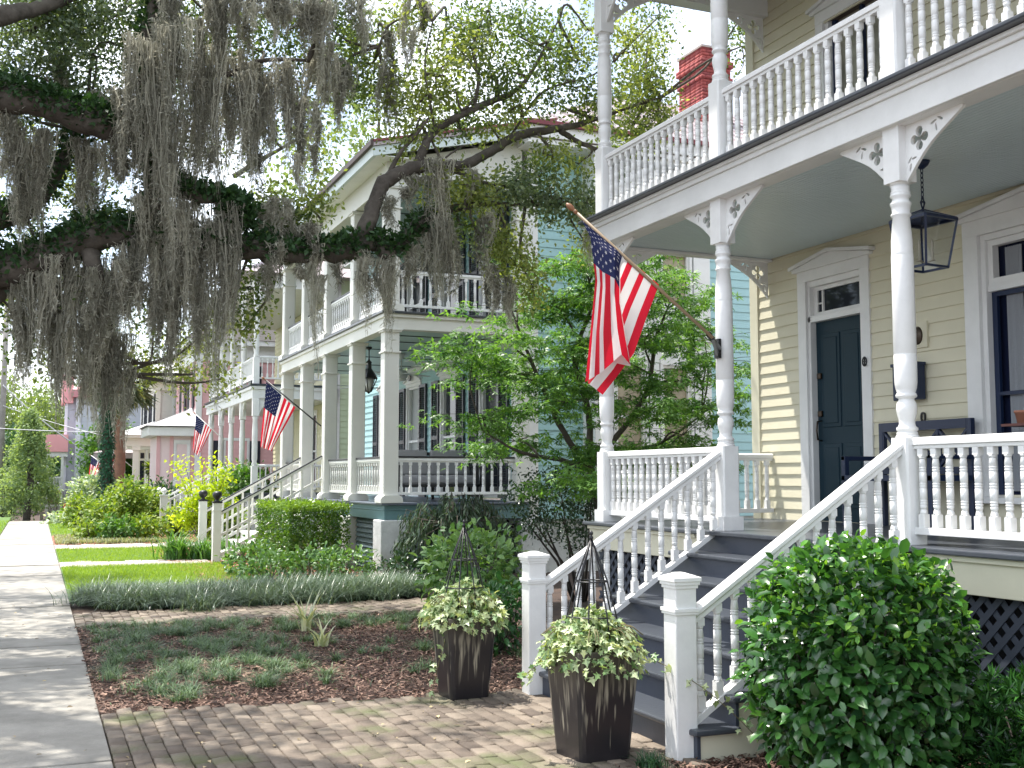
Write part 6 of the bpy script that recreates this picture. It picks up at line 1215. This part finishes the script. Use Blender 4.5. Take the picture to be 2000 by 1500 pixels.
ML = [(268, 70, 400, 44, 11.6), (300, 90, 420, 40, 11.8), (325, 60, 380, 36, 11.7), (318, 200, 500, 30, 11.6), (355, 50, 330, 34, 11.9), (385, 60, 360, 40, 12), (418, 30, 350, 44, 12), (450, 50, 360, 38, 12.1), (405, 200, 385, 36, 12.2), (345, 220, 420, 36, 11.9),
 (478, 120, 330, 40, 12.2), (505, 125, 345, 36, 12.2), (530, 120, 320, 40, 12.3), (560, 120, 330, 40, 12.3), (588, 118, 350, 36, 12.4), (588, 250, 385, 12, 12.4), (500, 190, 300, 50, 12.5), (625, 100, 230, 30, 12.5), (545, -20, 60, 40, 12), (525, -30, 90, 30, 12), (590, -20, 110, 44, 12.2), (628, 0, 200, 36, 12.4), (652, 110, 260, 30, 12.8), (675, 120, 245, 26, 12.9), (620, 220, 350, 12, 12.6), (505, 300, 380, 10, 12.4),
 (700, 0, 100, 20, 12.9), (752, 130, 255, 26, 13), (762, 60, 160, 16, 13), (800, -10, 160, 14, 13), (840, 0, 50, 20, 13.2), (460, -30, 90, 50, 12), (410, -30, 80, 40, 12), (340, -40, 90, 44, 11.9), (240, 180, 300, 30, 11.8),
 (30, 240, 430, 36, 11.7), (60, 250, 450, 40, 11.8), (85, 250, 420, 30, 11.9), (10, 220, 330, 26, 11.6), (155, 270, 420, 34, 12), (182, 290, 400, 24, 12), (215, 280, 330, 34, 11.9), (205, 180, 240, 30, 12.3), (110, 100, 200, 30, 12.6),
 (60, 510, 700, 46, 12), (45, 560, 740, 30, 12.1), (95, 500, 690, 40, 12), (120, 520, 790, 40, 12), (108, 600, 800, 24, 12.1), (150, 500, 720, 44, 12), (182, 520, 700, 40, 12), (150, 640, 770, 30, 12.2), (185, 600, 790, 40, 12.2), (215, 640, 830, 36, 12.4), (240, 650, 830, 30, 12.4), (205, 660, 860, 16, 12.3), (225, 500, 640, 44, 12.1), (235, 480, 600, 40, 11.9), (262, 470, 640, 40, 11.9),
 (285, 380, 600, 40, 11.9), (310, 400, 640, 40, 11.9), (300, 480, 680, 36, 12), (335, 400, 620, 40, 12), (360, 390, 650, 38, 12), (345, 480, 690, 30, 12.1), (385, 400, 640, 40, 12.1), (378, 480, 700, 26, 12.1), (410, 400, 660, 38, 12.1), (432, 400, 640, 36, 12.1), (455, 400, 640, 34, 12.1), (434, 480, 810, 12, 12.1), (395, 500, 740, 18, 12.1), (468, 430, 600, 24, 12.2), (355, 520, 740, 20, 12.2), (325, 540, 720, 24, 12.2),
 (520, 400, 500, 30, 12.4), (545, 390, 490, 40, 12.3), (570, 450, 560, 26, 12.3), (530, 480, 580, 26, 12.2), (598, 440, 520, 30, 12.3), (622, 480, 740, 9, 12.3), (600, 490, 560, 16, 12.3), (660, 490, 560, 10, 12.4), (703, 490, 590, 14, 12.4), (716, 510, 650, 8, 12.4), (757, 500, 640, 13, 12.5), (745, 500, 600, 8, 12.5), (764, 385, 440, 10, 12.6), (765, 520, 690, 8, 12.5), (790, 480, 560, 14, 12.6), (795, 345, 400, 14, 12.6),
 (857, 310, 520, 28, 12.6), (862, 420, 580, 38, 12.6), (850, 440, 590, 22, 12.7), (880, 440, 580, 20, 12.7), (825, 430, 520, 12, 12.7), (806, 480, 545, 9, 12.7), (918, 330, 380, 16, 12.8), (945, 420, 540, 16, 12.9), (962, 520, 620, 24, 13), (985, 540, 640, 26, 13), (1147, 420, 520, 14, 13.6), (808, 322, 365, 12, 12.7)]
for a in ML: moss(a[0], a[1], a[2] + (55 if a[3] > 20 and a[0] < 480 else 15), a[3] * 1.12, a[4])
# ---- generic plants
def plant(name, base, label, cat, P, size, mt, shape='oval', ax=None, nr=None, up=.5, stems=None, group=None, leafname='foliage', stem_m=twig, var=None):
    T_ = thing(name, base, label, cat, group); foliage(leafname, P, size, mt, T_, ax, nr, shape, up, var)
    if stems:
        m = MB()
        for s_ in stems: m.tube([p[:3] for p in s_], [p[3] for p in s_], 6)
        m.build('stems', stem_m, T_, fix=False)
    return T_
def superell(c, r, n, p=2.6, shell=.75, zmin=-1.0):
    d = rng.normal(size=(n * 2, 3)); d = norm(d); k = (np.abs(d) ** p).sum(1) ** (-1 / p); d = d * k[:, None]; d = d[d[:, 2] > zmin][:n]; rad = (shell + (1 - shell) * rng.random(len(d)))[:, None]
    return np.array(c) + d * rad * np.array(r), norm(d * np.array([1, 1, 1]) / np.array(r))
def mkstems(c, r, n, z0=-.02, top=.75, rad=.012):
    o = []
    for _ in range(n):
        a = random.random() * 6.28; q_ = random.random() ** .5 * .8; b = (c[0] + math.cos(a) * q_ * r[0] * .25, c[1] + math.sin(a) * q_ * r[1] * .25, z0); e = (c[0] + math.cos(a) * q_ * r[0], c[1] + math.sin(a) * q_ * r[1], c[2] + r[2] * top * random.uniform(.2, 1)); mdl = tuple((x + y) / 2 + random.uniform(-.04, .04) for x, y in zip(b, e))
        o.append([(*b, rad), (*mdl, rad * .7), (*e, rad * .35)])
    return o
def shrub(name, c, r, n, size, mt, label, cat='bush', shape='oval', p=2.4, shell=.6, group=None, up=.5, lay=.6, stems=14, jit=.05):
    P, N = superell(c, r, n, p, shell); P += rng.normal(size=P.shape) * jit; P[:, 2] = np.maximum(P[:, 2], .02 + (0 if c[1] < 46 else -.6)); ax = N * .8 + rng.normal(size=P.shape) * .5; ax[:, 2] -= .1; nr = N * lay + np.array([0, 0, .8]) + rng.normal(size=P.shape) * .35
    return plant(name, (c[0], c[1], 0), label, cat, P, size if np.ndim(size) else U(size * .7, size * 1.25, len(P)), mt, shape, ax, nr, up, mkstems(c, r, stems), group)
cam_leaf = mat('camellia_leaf', (.016, .062, .020), .30, attr=True, col2=(.07, .21, .04), trans=.28, spec=.8, coat=.3)
P1, N1 = superell((4.12, 4.98, .60), (.56, .54, .64), 4300, 2.35, .86); P1 += rng.normal(size=P1.shape) * .03; P2, N2 = superell((4.12, 4.98, .58), (.48, .46, .56), 2400, 2.2, .3); P = np.concatenate([P1, P2]); N = np.concatenate([N1, N2]); P[:, 2] = np.maximum(P[:, 2], .03)
ax = N * .55 + rng.normal(size=P.shape) * .55; ax[:, 2] -= .15; nr = N * .8 + np.array([0, 0, .9]) + rng.normal(size=P.shape) * .28
CAM = plant('camellia_bush', (4.20, 4.98, 0), 'large rounded glossy green bush beside the front steps at the lower right', 'bush', P, U(.05, .105, len(P)), cam_leaf, 'oval', ax, nr, stems=mkstems((4.12, 4.98, .60), (.5, .5, .6), 30, rad=.014))
littop_m = mat('sunlit_camellia_top', (.10, .30, .03), .3, attr=True, col2=(.22, .42, .05), trans=.35); Pt = P1[(N1[:, 2] > .25)][:1000] + N1[(N1[:, 2] > .25)][:1000] * .03; tag(foliage('lit_top_leaves', Pt, U(.035, .06, len(Pt)), littop_m, CAM, shape='oval', up=.4), kind='stuff')  # brighter leaves on the upper side: the sunlit top put into leaf colour
# low dark shrub in the lower right corner, made of whorls of narrow leaves
pod = mat('podocarpus_leaf', (.012, .05, .018), .3, attr=True, col2=(.05, .16, .03), trans=.2)
def whorls(c, r, nw, k, L, mt, label, name='low_shrub', cat='bush', shell=.5, group=None):
    W, N = superell(c, r, nw, 2.6, shell); W[:, 2] = np.maximum(W[:, 2], .05); P = np.repeat(W, k, 0); ax = rng.normal(size=P.shape) + np.repeat(N, k, 0) * .9 + np.array([0, 0, .45]); return plant(name, (c[0], c[1], 0), label, cat, P, U(L * .7, L * 1.2, len(P)), mt, 'lance', ax, None, .3, mkstems(c, r, 10), group)
whorls((4.98, 4.55, .20), (.5, .45, .36), 420, 22, .085, pod, 'low dark narrow leaved shrub in the lower right corner under the lattice')
tuft_m = mat('dark_tuft_blade', (.02, .07, .03), .5, attr=True, col2=(.05, .13, .05), trans=.2)
def tuft(name, x, y, n, h, wdt, mt, label, cat='grass', r=.05, lean=.9, z=0, group=None):
    P = np.stack([x + rng.normal(size=n) * r, y + rng.normal(size=n) * r, np.zeros(n) + z], 1); o = grass(name, P, U(h * .6, h * 1.1, n), wdt, mt, lean, .6, 4); return tag(o, label, cat, group)
p = onx(1210, 1490, 3.12); tuft('grass_tuft', 3.2, 5.62, 170, .12, .006, tuft_m, 'small dark grass tuft at the foot of the nearest planter', r=.035)
varig = mat('variegated_blade', (.34, .40, .26), .5, attr=True, col2=(.66, .66, .48), trans=.3)
for px, py, n, h, lb in ((597, 1232, 22, .62, 'pale variegated spider plant with arching blades in the mulch bed'), (628, 1262, 18, .34, 'smaller pale variegated clump just right of the arching spider plant')):
    g = at(px, py, 10.6); gz = Vector((0, 0, EYE)); r_ = (g - gz); g = gz + r_ * (EYE / (EYE - g.z)); tuft('spider_plant', g.x, g.y, n, h, .030, varig, lb, 'plant', .03, 1.0)
# hydrangea like bush behind the farther planter
hyd = mat('broad_leaf_green', (.07, .17, .05), .4, attr=True, col2=(.26, .42, .16), trans=.3)
shrub('leafy_bush', (4.3, 11.3, .62), (.52, .5, .46), 1500, .095, hyd, 'bright broad leaved bush behind the farther planter', shell=.55, lay=.4)
shrub('leafy_bush', (3.95, 9.9, .32), (.42, .35, .3), 800, .08, mat('deep_green_leaf', (.02, .075, .025), .4, attr=True, col2=(.05, .15, .04), trans=.25), 'dark green low bush between the farther planter and the newel post')
# drooping plant in front of the second house's side
wil = mat('drooping_leaf', (.022, .05, .03), .35, attr=True, col2=(.085, .14, .07), trans=.2, spec=.7)
P = []; AX = []; stm = []
for i in range(150):
    a = random.random() * 6.28; R_ = random.uniform(.15, 1.0); c0_ = Vector((6.25 + .25 * math.cos(a), 17.15 + .15 * math.sin(a), .9)); e = Vector((6.25 + 1.0 * R_ * math.cos(a), 17.15 + .6 * R_ * math.sin(a), random.uniform(1.0, 1.45) - .45 * R_ * R_)); dn = Vector((e.x + .16 * math.cos(a), e.y + .12 * math.sin(a), e.z - random.uniform(.4, .85)))
    stm.append([(*c0_, .008), (*e, .005), (*dn, .002)])
    for k in range(46): t = random.random(); p = e.lerp(dn, t) if random.random() < .75 else c0_.lerp(e, t); P.append(p + Vector([random.gauss(0, .035) for _ in range(3)])); AX.append((random.gauss(0, .35) + .3 * math.cos(a), random.gauss(0, .35) + .2 * math.sin(a), -1 + random.gauss(0, .35)))
stm += [[(6.25, 17.15, -.02, .03), (6.2, 17.15, .5, .025), (6.25, 17.15, .95, .015)]]
plant('weeping_shrub', (6.25, 17.15, 0), 'dark weeping shrub with drooping narrow leaves in front of the cyan house railing', 'shrub', np.array(P), U(.09, .17, len(P)), wil, 'lance', np.array(AX), rng.normal(size=(len(P), 3)), stems=stm)
# dark multi-stemmed azalea right of it
azl = mat('dark_azalea_leaf', (.012, .04, .02), .3, attr=True, col2=(.045, .10, .04), trans=.2, spec=.6)
c = (6.55, 13.6, 1.22); P = blob(c, (.82, .65, .52), 70, 60, .09, .3); stm = []
for i in range(9): a = i * .7; stm.append([(6.7 + .08 * math.cos(a), 13.6 + .08 * math.sin(a), -.02, .022), (6.65 + .25 * math.cos(a), 13.6 + .25 * math.sin(a), .5, .017), (c[0] + .6 * math.cos(a), c[1] + .45 * math.sin(a), 1.2 + .2 * math.sin(i), .008)])
plant('azalea', (6.7, 13.6, 0), 'dark small leaved shrub on crooked bare stems between the two nearest houses', 'shrub', P, U(.035, .06, len(P)), azl, 'oval', stems=stm, up=.5, stem_m=mat('dark_stem', (.035, .028, .022), .9))
# japanese maple between the houses
mpl = mat('maple_leaf', (.045, .145, .035), .42, attr=True, col2=(.20, .38, .09), trans=.42)
MPT = thing('japanese_maple', (6.9, 13.4, 0), 'green lacy leaved maple tree standing between the cyan and yellow houses', 'tree'); mb_ = mat('maple_bark', (.07, .06, .05), .9, .4, 40)
m = MB(); tr_ = limb(m, [(6.95, 13.2, -.05, .085), (6.9, 13.2, .8, .07), (6.8, 13.25, 1.3, .062), (6.72, 13.3, 1.75, .055)], 5, 10, .06); m.build('trunk', mb_, MPT); bm_ = MB(); P = []; AXm = []; NR = []
tiers = [(6.1, 12.7, 2.55), (5.6, 13.2, 2.9), (5.25, 13.3, 2.35), (5.5, 12.8, 3.35), (6.4, 12.7, 3.3), (5.1, 13.4, 3.15), (6.2, 13.3, 3.9), (5.75, 13.6, 3.8), (6.9, 13.0, 3.9), (7.5, 13.2, 3.5), (7.3, 13.6, 4.2), (8.1, 13.6, 3.7), (8.4, 13.8, 4.1), (8.6, 13.4, 3.2), (7.9, 13.0, 2.9), (8.9, 13.8, 2.6), (8.2, 13.4, 2.2), (7.4, 12.9, 2.5), (6.6, 12.8, 2.0), (6.9, 13.5, 3.0), (5.9, 13.9, 2.1), (6.3, 14.0, 2.9), (7.2, 14.2, 3.3), (8.9, 13.9, 3.6),  (7.6, 13.5, 1.9), (8.7, 13.6, 1.95), (6.2, 12.6, 1.6), (7.0, 13.0, 4.5), (6.4, 13.4, 4.45), (7.9, 13.6, 4.45)]
mains = [limb(bm_, [(*tr_[-1][:3], .05), *pp], 6, 8, .12) for pp in (
    [(6.3, 13.1, 2.1, .042), (5.9, 13.0, 2.75, .032), (5.65, 13.1, 3.4, .02), (5.5, 13.2, 3.9, .008)], [(6.75, 13.4, 2.5, .042), (6.5, 13.3, 3.2, .034), (6.75, 13.3, 3.9, .022), (6.6, 13.2, 4.5, .008)],
    [(7.2, 13.4, 2.2, .042), (7.7, 13.5, 2.8, .034), (7.9, 13.6, 3.5, .024), (8.2, 13.7, 4.1, .01)], [(7.0, 13.6, 2.0, .03), (7.9, 13.7, 2.05, .024), (8.7, 13.7, 2.5, .012)], [(6.3, 13.4, 1.85, .03), (5.7, 13.3, 1.95, .02), (5.2, 13.3, 2.2, .01)])]
mains = np.concatenate(mains)
for (x, y, z) in tiers:
    c_ = np.array([x, y, z]); dd = np.linalg.norm(mains[:, :3] - c_ + [0, 0, .25], axis=1); b0 = mains[np.argmin(dd)]
    mid = (b0[:3] + c_) / 2 + np.array([random.gauss(0, .08), random.gauss(0, .08), random.uniform(-.02, .14)]); limb(bm_, [(*b0[:3], min(.018, b0[3])), (*mid, .012), (*c_, .006)], 5, 6, .15)
    for _ in range(12):
        q_ = c_ + rng.normal(size=3) * np.array([.36, .34, .11]); k = 38; o_ = rng.normal(size=(k, 3)) * np.array([.15, .14, .04]); o_[:, 2] -= .3 * (o_[:, 0] ** 2 + o_[:, 1] ** 2) ** .5; P.append(q_ + o_); AXm.append(np.stack([o_[:, 0] * 4 + rng.normal(size=k) * .5, o_[:, 1] * 4 + rng.normal(size=k) * .5, -.45 + rng.normal(size=k) * .2], 1)); limb(bm_, [(x, y, z, .005), (*((q_ + c_) / 2 + [0, 0, .04]), .004), (*q_, .002)], 3, 4, .2)
bm_.build('branches', mb_, MPT, fix=False); P = np.concatenate(P); AXm = np.concatenate(AXm); foliage('foliage', P, U(.06, .12, len(P)), mpl, MPT, AXm, rng.normal(size=P.shape) * .35 + [0, 0, 1], 'maple')
# clipped hedge in front of the second house
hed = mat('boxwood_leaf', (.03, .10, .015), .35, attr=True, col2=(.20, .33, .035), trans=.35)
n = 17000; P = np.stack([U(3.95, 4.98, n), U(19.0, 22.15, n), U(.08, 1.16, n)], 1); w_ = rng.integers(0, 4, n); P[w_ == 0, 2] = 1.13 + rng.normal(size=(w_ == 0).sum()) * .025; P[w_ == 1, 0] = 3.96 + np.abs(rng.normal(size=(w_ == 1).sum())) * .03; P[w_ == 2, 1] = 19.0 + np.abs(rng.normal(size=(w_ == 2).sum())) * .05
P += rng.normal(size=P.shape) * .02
HV = np.clip(rng.random(n) * .55 + np.where(P[:, 2] > 1.06, .45, 0), 0, 1)  # upper leaves yellower: new growth plus the sunlit top, put into leaf colour
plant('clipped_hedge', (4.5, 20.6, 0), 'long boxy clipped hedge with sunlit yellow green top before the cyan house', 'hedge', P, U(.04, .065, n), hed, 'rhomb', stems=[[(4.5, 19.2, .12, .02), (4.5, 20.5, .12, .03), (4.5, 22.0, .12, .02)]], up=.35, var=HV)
# leafy low plants between hedge and border
lowg = mat('low_leafy_green', (.035, .11, .03), .4, attr=True, col2=(.16, .30, .09), trans=.3)
for i, (x, y, rz_, rx, lb) in enumerate(((3.35, 17.6, .28, .5, 'low leafy plant at the lawn corner behind the liriope border'), (4.0, 17.4, .34, .5, 'low leafy plant in the middle of the row behind the border'), (4.6, 17.7, .32, .5, 'low leafy plant directly below the clipped hedge end'), (3.4, 19.3, .36, .5, 'pale green leafy plant left of the clipped hedge end'), (5.35, 16.9, .26, .4, 'dark leafy plant at the foot of the white masonry pier'))):
    shrub('leafy_plant', (x, y, rz_ * .7), (rx, .5, rz_ * .8), 620, .085, lowg if i != 4 else azl, lb, 'plant', group='leafy plants behind the border', shape='oval', stems=6, lay=.2)
# agapanthus clumps
aga = mat('agapanthus_blade', (.03, .11, .02), .3, attr=True, col2=(.14, .30, .06), trans=.3, spec=.7)
for px, py, h, lb in ((345, 1092, .62, 'large strap leaved clump, leftmost of three before the stair newels'), (396, 1092, .45, 'strap leaved clump in the middle of three before the stair newels'), (441, 1088, .42, 'strap leaved clump, rightmost of three before the stair newels')):
    g = at(px, py, 22); g = Vector((0, 0, EYE)) + (g - Vector((0, 0, EYE))) * (EYE / (EYE - g.z)); tuft('agapanthus', g.x, g.y, 210, h * 1.3, .032, aga, lb, 'plant', .13, .95, group='strap leaved clumps in the straw bed')
for px, py, rr in ((480, 1075, .5), (520, 1085, .45)):
    g = at(px, py, 22); g = Vector((0, 0, EYE)) + (g - Vector((0, 0, EYE))) * (EYE / (EYE - g.z)); tuft('daylily_clump', g.x, g.y, 170, .48, .02, mat('daylily_blade', (.12, .22, .07), .4, attr=True, col2=(.3, .42, .16), trans=.35), 'pale grassy clump ' + ('nearer the stair newels' if px == 480 else 'nearer the clipped hedge end') + ' in the straw bed', 'plant', .2, 1.0, group='pale grassy clumps')
# chartreuse shrub, other shrubs down the street
char = mat('chartreuse_leaf', (.34, .46, .02), .5, attr=True, col2=(.55, .66, .05), trans=.5)
def px2(px, Y): return ony(px, 930, Y).x
x = px2(396, 29.5); P = []; stm = []
for i in range(30):
    a = random.random() * 6.28; e = np.array([x + .85 * math.cos(a) * random.random() ** .5, 29.5 + .5 * math.sin(a) * random.random(), random.uniform(.6, 2.2)]); stm.append([(x, 29.5, 0, .015), (*((e + [x, 29.5, .3]) / 2), .01), (*e, .004)])
    for t in np.linspace(.4, 1, 6): P.append(np.array([x, 29.5, .3]) * (1 - t) + e * t + rng.normal(size=(16, 3)) * .10)
P = np.concatenate(P); plant('chartreuse_shrub', (x, 29.5, 0), 'bright chartreuse loose leaved shrub behind the black capped newel posts', 'shrub', P, U(.08, .13, len(P)), char, 'oval', stems=stm, up=.5)
ygr = mat('yellow_green_leaf', (.08, .17, .02), .5, attr=True, col2=(.26, .34, .05), trans=.4); mg = mat('mid_green_leaf', (.04, .12, .02), .5, attr=True, col2=(.11, .24, .035), trans=.35); pale = mat('pale_flowering_leaf', (.12, .22, .10), .5, attr=True, col2=(.62, .68, .55), trans=.3); dk = mat('deep_hedge_leaf', (.015, .05, .02), .5, attr=True, col2=(.05, .12, .04), trans=.3)
SH = [(482, 33, 1.45, .85, .55, mg, 'rounded green bush in front of the pale green house porch'), (196, 33, .45, .7, .5, ygr, 'low yellow green bush beside the far lawn'), (258, 33.5, .85, .55, .80, ygr, 'tall pointed yellow green bush in the middle of the far bed'), (222, 36, .75, .5, .6, ygr, 'yellow green bush left of the tall pointed bush'), (296, 35.5, .7, .55, .65, ygr, 'yellow green bush right of the tall pointed bush'), (316, 38, .75, .7, .75, dk, 'dark green bush beside the white newel posts'), (186, 46, 1.0, 1.0, .8, pale, 'rounded bush flecked with pale flowers below the smallest flag'), (160, 40, .55, .6, .5, ygr, 'bright low bush beside the silver car'), (140, 44, .1, .9, .35, pale, 'low pale grassy plant at the sidewalk edge beyond the lawn'), (232, 31, .25, .5, .3, mg, 'small green mound at the front of the far bed'), (285, 31.5, .25, .6, .3, ygr, 'small yellow mound at the front of the far bed'), (178, 31.5, .2, .4, .25, ygr, 'tiny yellow mound near the sidewalk in the far bed'), (255, 49, .9, .5, .6, mg, 'green bush under the ivory house porch edge'), (440, 30.5, .45, .7, .5, ygr, 'yellow green bush behind the stair rails of the cyan house'), (345, 32.5, .35, .5, .4, ygr, 'small yellow bush at the foot of the white newel posts')]
for px, Y, zc, r, rz_, mt, lb in SH:
    x = px2(px, Y); s_ = .045 + Y * .0016; shrub('garden_bush', (x, Y, zc), (r, r * .9, rz_ if zc > rz_ else zc + .1), int(1500 * (r * rz_ / .4) ** .8), s_ * 1.25, mt, lb, group='bushes down the street', shape='oval', p=2.1, shell=.25, jit=.09)
# small edging plants
P = np.stack([U(.6, 3.6, 60), 29.75 + rng.normal(size=60) * .07, np.zeros(60)], 1); P = np.repeat(P, 26, 0) + rng.normal(size=(1560, 3)) * [.06, .06, 0]
tag(grass('edging_ground_cover', P, U(.1, .2, len(P)), .02, mat('grey_edging_leaf', (.14, .18, .10), .5, attr=True, col2=(.4, .42, .28), trans=.3)), kind='stuff')
P = np.stack([U(.5, 1.8, 1500), U(30, 33.5, 1500), np.zeros(1500)], 1); tag(grass('far_bed_ground_cover', P, U(.08, .16, 1500), .025, MT['grey_edging_leaf']), kind='stuff')
# palm and ivy covered trunk
ix = px2(207, 45); IV = thing('ivy_clad_tree', (ix, 45, 0), 'tree trunk completely wrapped in dark green ivy left of the palm', 'tree'); m = MB(); limb(m, [(ix, 45, -.2, .2), (ix + .05, 45, 3, .18), (ix, 45, 7, .15), (ix + .1, 45.2, 10, .1)], 4, 10); m.build('trunk', bark, IV)
th_ = rng.random(4200) * 6.28; zz = U(.2, 8.6, 4200); rr = .24 + rng.normal(size=4200) * .03; P = np.stack([ix + rr * np.cos(th_), 45 + rr * np.sin(th_), zz], 1); foliage('ivy', P, U(.08, .13, 4200), mat('dark_ivy_leaf', (.012, .07, .035), .4, attr=True, col2=(.04, .15, .07), trans=.2), IV, np.stack([np.cos(th_), np.sin(th_), -1 + 0 * th_], 1), np.stack([np.cos(th_), np.sin(th_), .5 + 0 * th_], 1), 'ivy')
pxx = px2(231, 47); PM = thing('palm_tree', (pxx, 47, 0), 'palm with reddish brown trunk and skirt of fronds beside the ivy wrapped trunk', 'palm tree'); m = MB(); limb(m, [(pxx, 47, -.2, .24), (pxx + .03, 47, 2, .21), (pxx, 47, 4.2, .2), (pxx + .05, 47, 5.6, .25)], 5, 12, .12); m.build('trunk', mat('palm_bark', (.30, .15, .10), .95, 1, 16, col2=(.2, .11, .08), vscale=5), PM)
P = []; AXm = []
for i in range(46):
    a = random.random() * 6.28; el = random.uniform(-1.2, .9); L = random.uniform(.9, 1.5); d0 = np.array([math.cos(a) * math.cos(el), math.sin(a) * math.cos(el), math.sin(el)]); tip_ = np.array([pxx, 47, 5.6]) + d0 * L * .7
    for k in range(26): f_ = rng.normal(size=3) * .55 + d0 * 1.1 - [0, 0, .25]; P.append(tip_); AXm.append(f_)
foliage('fronds', np.array(P), U(.5, .85, len(P)), mat('palm_frond', (.08, .13, .07), .5, attr=True, col2=(.26, .26, .16), trans=.3), PM, np.array(AXm), None, 'lance')
# hanging fern
hx = px2(296, 50.5); hz = ony(296, 915, 50.5).z; HF = thing('hanging_fern', (hx, 50.5, hz - .3), 'bright green fern in a basket hanging from the ivory house porch', 'fern'); m = MB(); m.lathe((hx, 50.5, hz - .32), [(.12, 0), (.24, .1), (.26, .25)], 14); m.build('basket', dark, HF); m = MB(); m.tube([(hx, 50.5, hz), (hx, 50.5, 3.0)], .012, 5); m.build('hanger', black, HF)
P = np.tile([hx, 50.5, hz], (220, 1)); AXm = rng.normal(size=(220, 3)) + [0, 0, .45]; foliage('fronds', P, U(.3, .55, 220), ygr, HF, AXm, None, 'lance')
# conical tree at the end of the sidewalk, distant trees
def far_tree(name, x, y, z0, h, r, mt, label, nc=120, nl=40, s_=.22, cone=False, group=None, sp=.3):
    T_ = thing(name, (x, y, z0), label, 'tree', group); m = MB(); limb(m, [(x, y, z0 - .2, r * .08 + .05), (x + .1, y, z0 + h * .4, r * .06 + .04), (x, y, z0 + h * .8, .05)], 4, 8)
    cs_ = []
    for _ in range(nc):
        if cone: t = rng.random() ** .8; R_ = r * (1 - t) ** .75 * (.45 + .55 * rng.random()); a = rng.random() * 6.28; cs_.append((x + R_ * math.cos(a), y + R_ * math.sin(a), z0 + .3 + t * (h - .3)))
        else: d = norm(rng.normal(size=3)) * rng.random() ** .33; cs_.append((x + d[0] * r, y + d[1] * r, z0 + h * .6 + d[2] * h * .42))
    for c_ in cs_[:12]: limb(m, [(x, y, z0 + h * .3, .05), ((x + c_[0]) / 2, (y + c_[1]) / 2, (z0 + h * .3 + c_[2]) / 2, .035), (*c_, .01)], 3, 5)
    m.build('trunk', bark, T_, fix=False); P = (np.array(cs_)[:, None] + rng.normal(size=(nc, nl, 3)) * sp).reshape(-1, 3); foliage('crown', P, U(s_ * .7, s_ * 1.3, len(P)), mt, T_, up=.4); return T_
con = mat('soft_green_cypress_leaf', (.16, .25, .12), .6, attr=True, col2=(.32, .42, .20), trans=.45); fgr = mat('far_tree_leaf', (.09, .14, .05), .6, attr=True, col2=(.2, .27, .09), trans=.45)
far_tree('conical_tree', px2(55, 60), 60, -.55, 5.3, 1.75, con, 'soft green conical tree at the end of the sidewalk', 220, 46, .15, True, sp=.17)
far_tree('broad_tree', px2(10, 62), 62, -.55, 2.6, 1.5, con, 'low blue green tree left of the conical tree', 90, 40, .15, sp=.2)
for i, (px, Y, h, r, lb) in enumerate(((-60, 96, 10.5, 6, 'distant dark tree behind the utility pole'), (45, 100, 10, 5, 'distant tree with rounded crown above the conical tree'), (105, 92, 8.6, 4, 'distant tree left of the lavender house awning'), (160, 110, 11, 6, 'distant tall tree rising behind the lavender house'), (-160, 90, 11, 6, 'distant tree at the left edge beyond the road'), (20, 78, 5.2, 3.6, 'distant low dark tree just behind the conical tree'))):
    far_tree('distant_tree', px2(px, Y), Y, -.55, h, r, fgr if i != 5 else dk, lb, 150, 46, .3, group='distant trees', sp=.5)
for i, (x, Y, h, r, lb) in enumerate(((12, 42, 20, 4.2, 'pale green tree top rising behind the cyan house roof'), (22, 42, 15, 5, 'tall tree behind the brick chimney'), (9.5, 50.5, 5.5, 1.4, 'tree in the gap between ivory and pink houses'), (3.6, 61.5, 4.5, 1.3, 'tree in the gap between lavender and ivory houses'), (14, 56, 11, 5, 'tall tree behind the pink house'))):
    far_tree('backyard_tree', x, Y, -.2, h, r, (fgr, fgr, mg, mg, fgr)[i], lb, 150, 46, .24, group='trees behind the houses', sp=.4)

# flower pot on a small shelf in front of the big window
p = onx(1984, 828, 6.95); fp = thing('window_shelf', (6.95, p.y, p.z), 'small red brown shelf with a terracotta pot before the right hand window', 'shelf')
m = MB(); m.box((6.86, p.y - .5, p.z - .02), (7.1, p.y + .06, p.z)); m.box((6.96, p.y - .3, Z1), (7.0, p.y - .26, p.z - .021)); m.build('board', mat('red_brown_shelf', (.16, .06, .05), .6), fp)
fq = thing('flower_pot', (6.95, p.y - .06, p.z), 'terracotta flower pot standing on the red brown shelf', 'flower pot'); m = MB(); m.lathe((6.96, p.y - .06, p.z + .001), [(.04, 0), (.055, .08), (.062, .08), (.062, .10), (.05, .10)], 16); m.build('vessel', mat('terracotta', (.45, .2, .13), .8), fq)
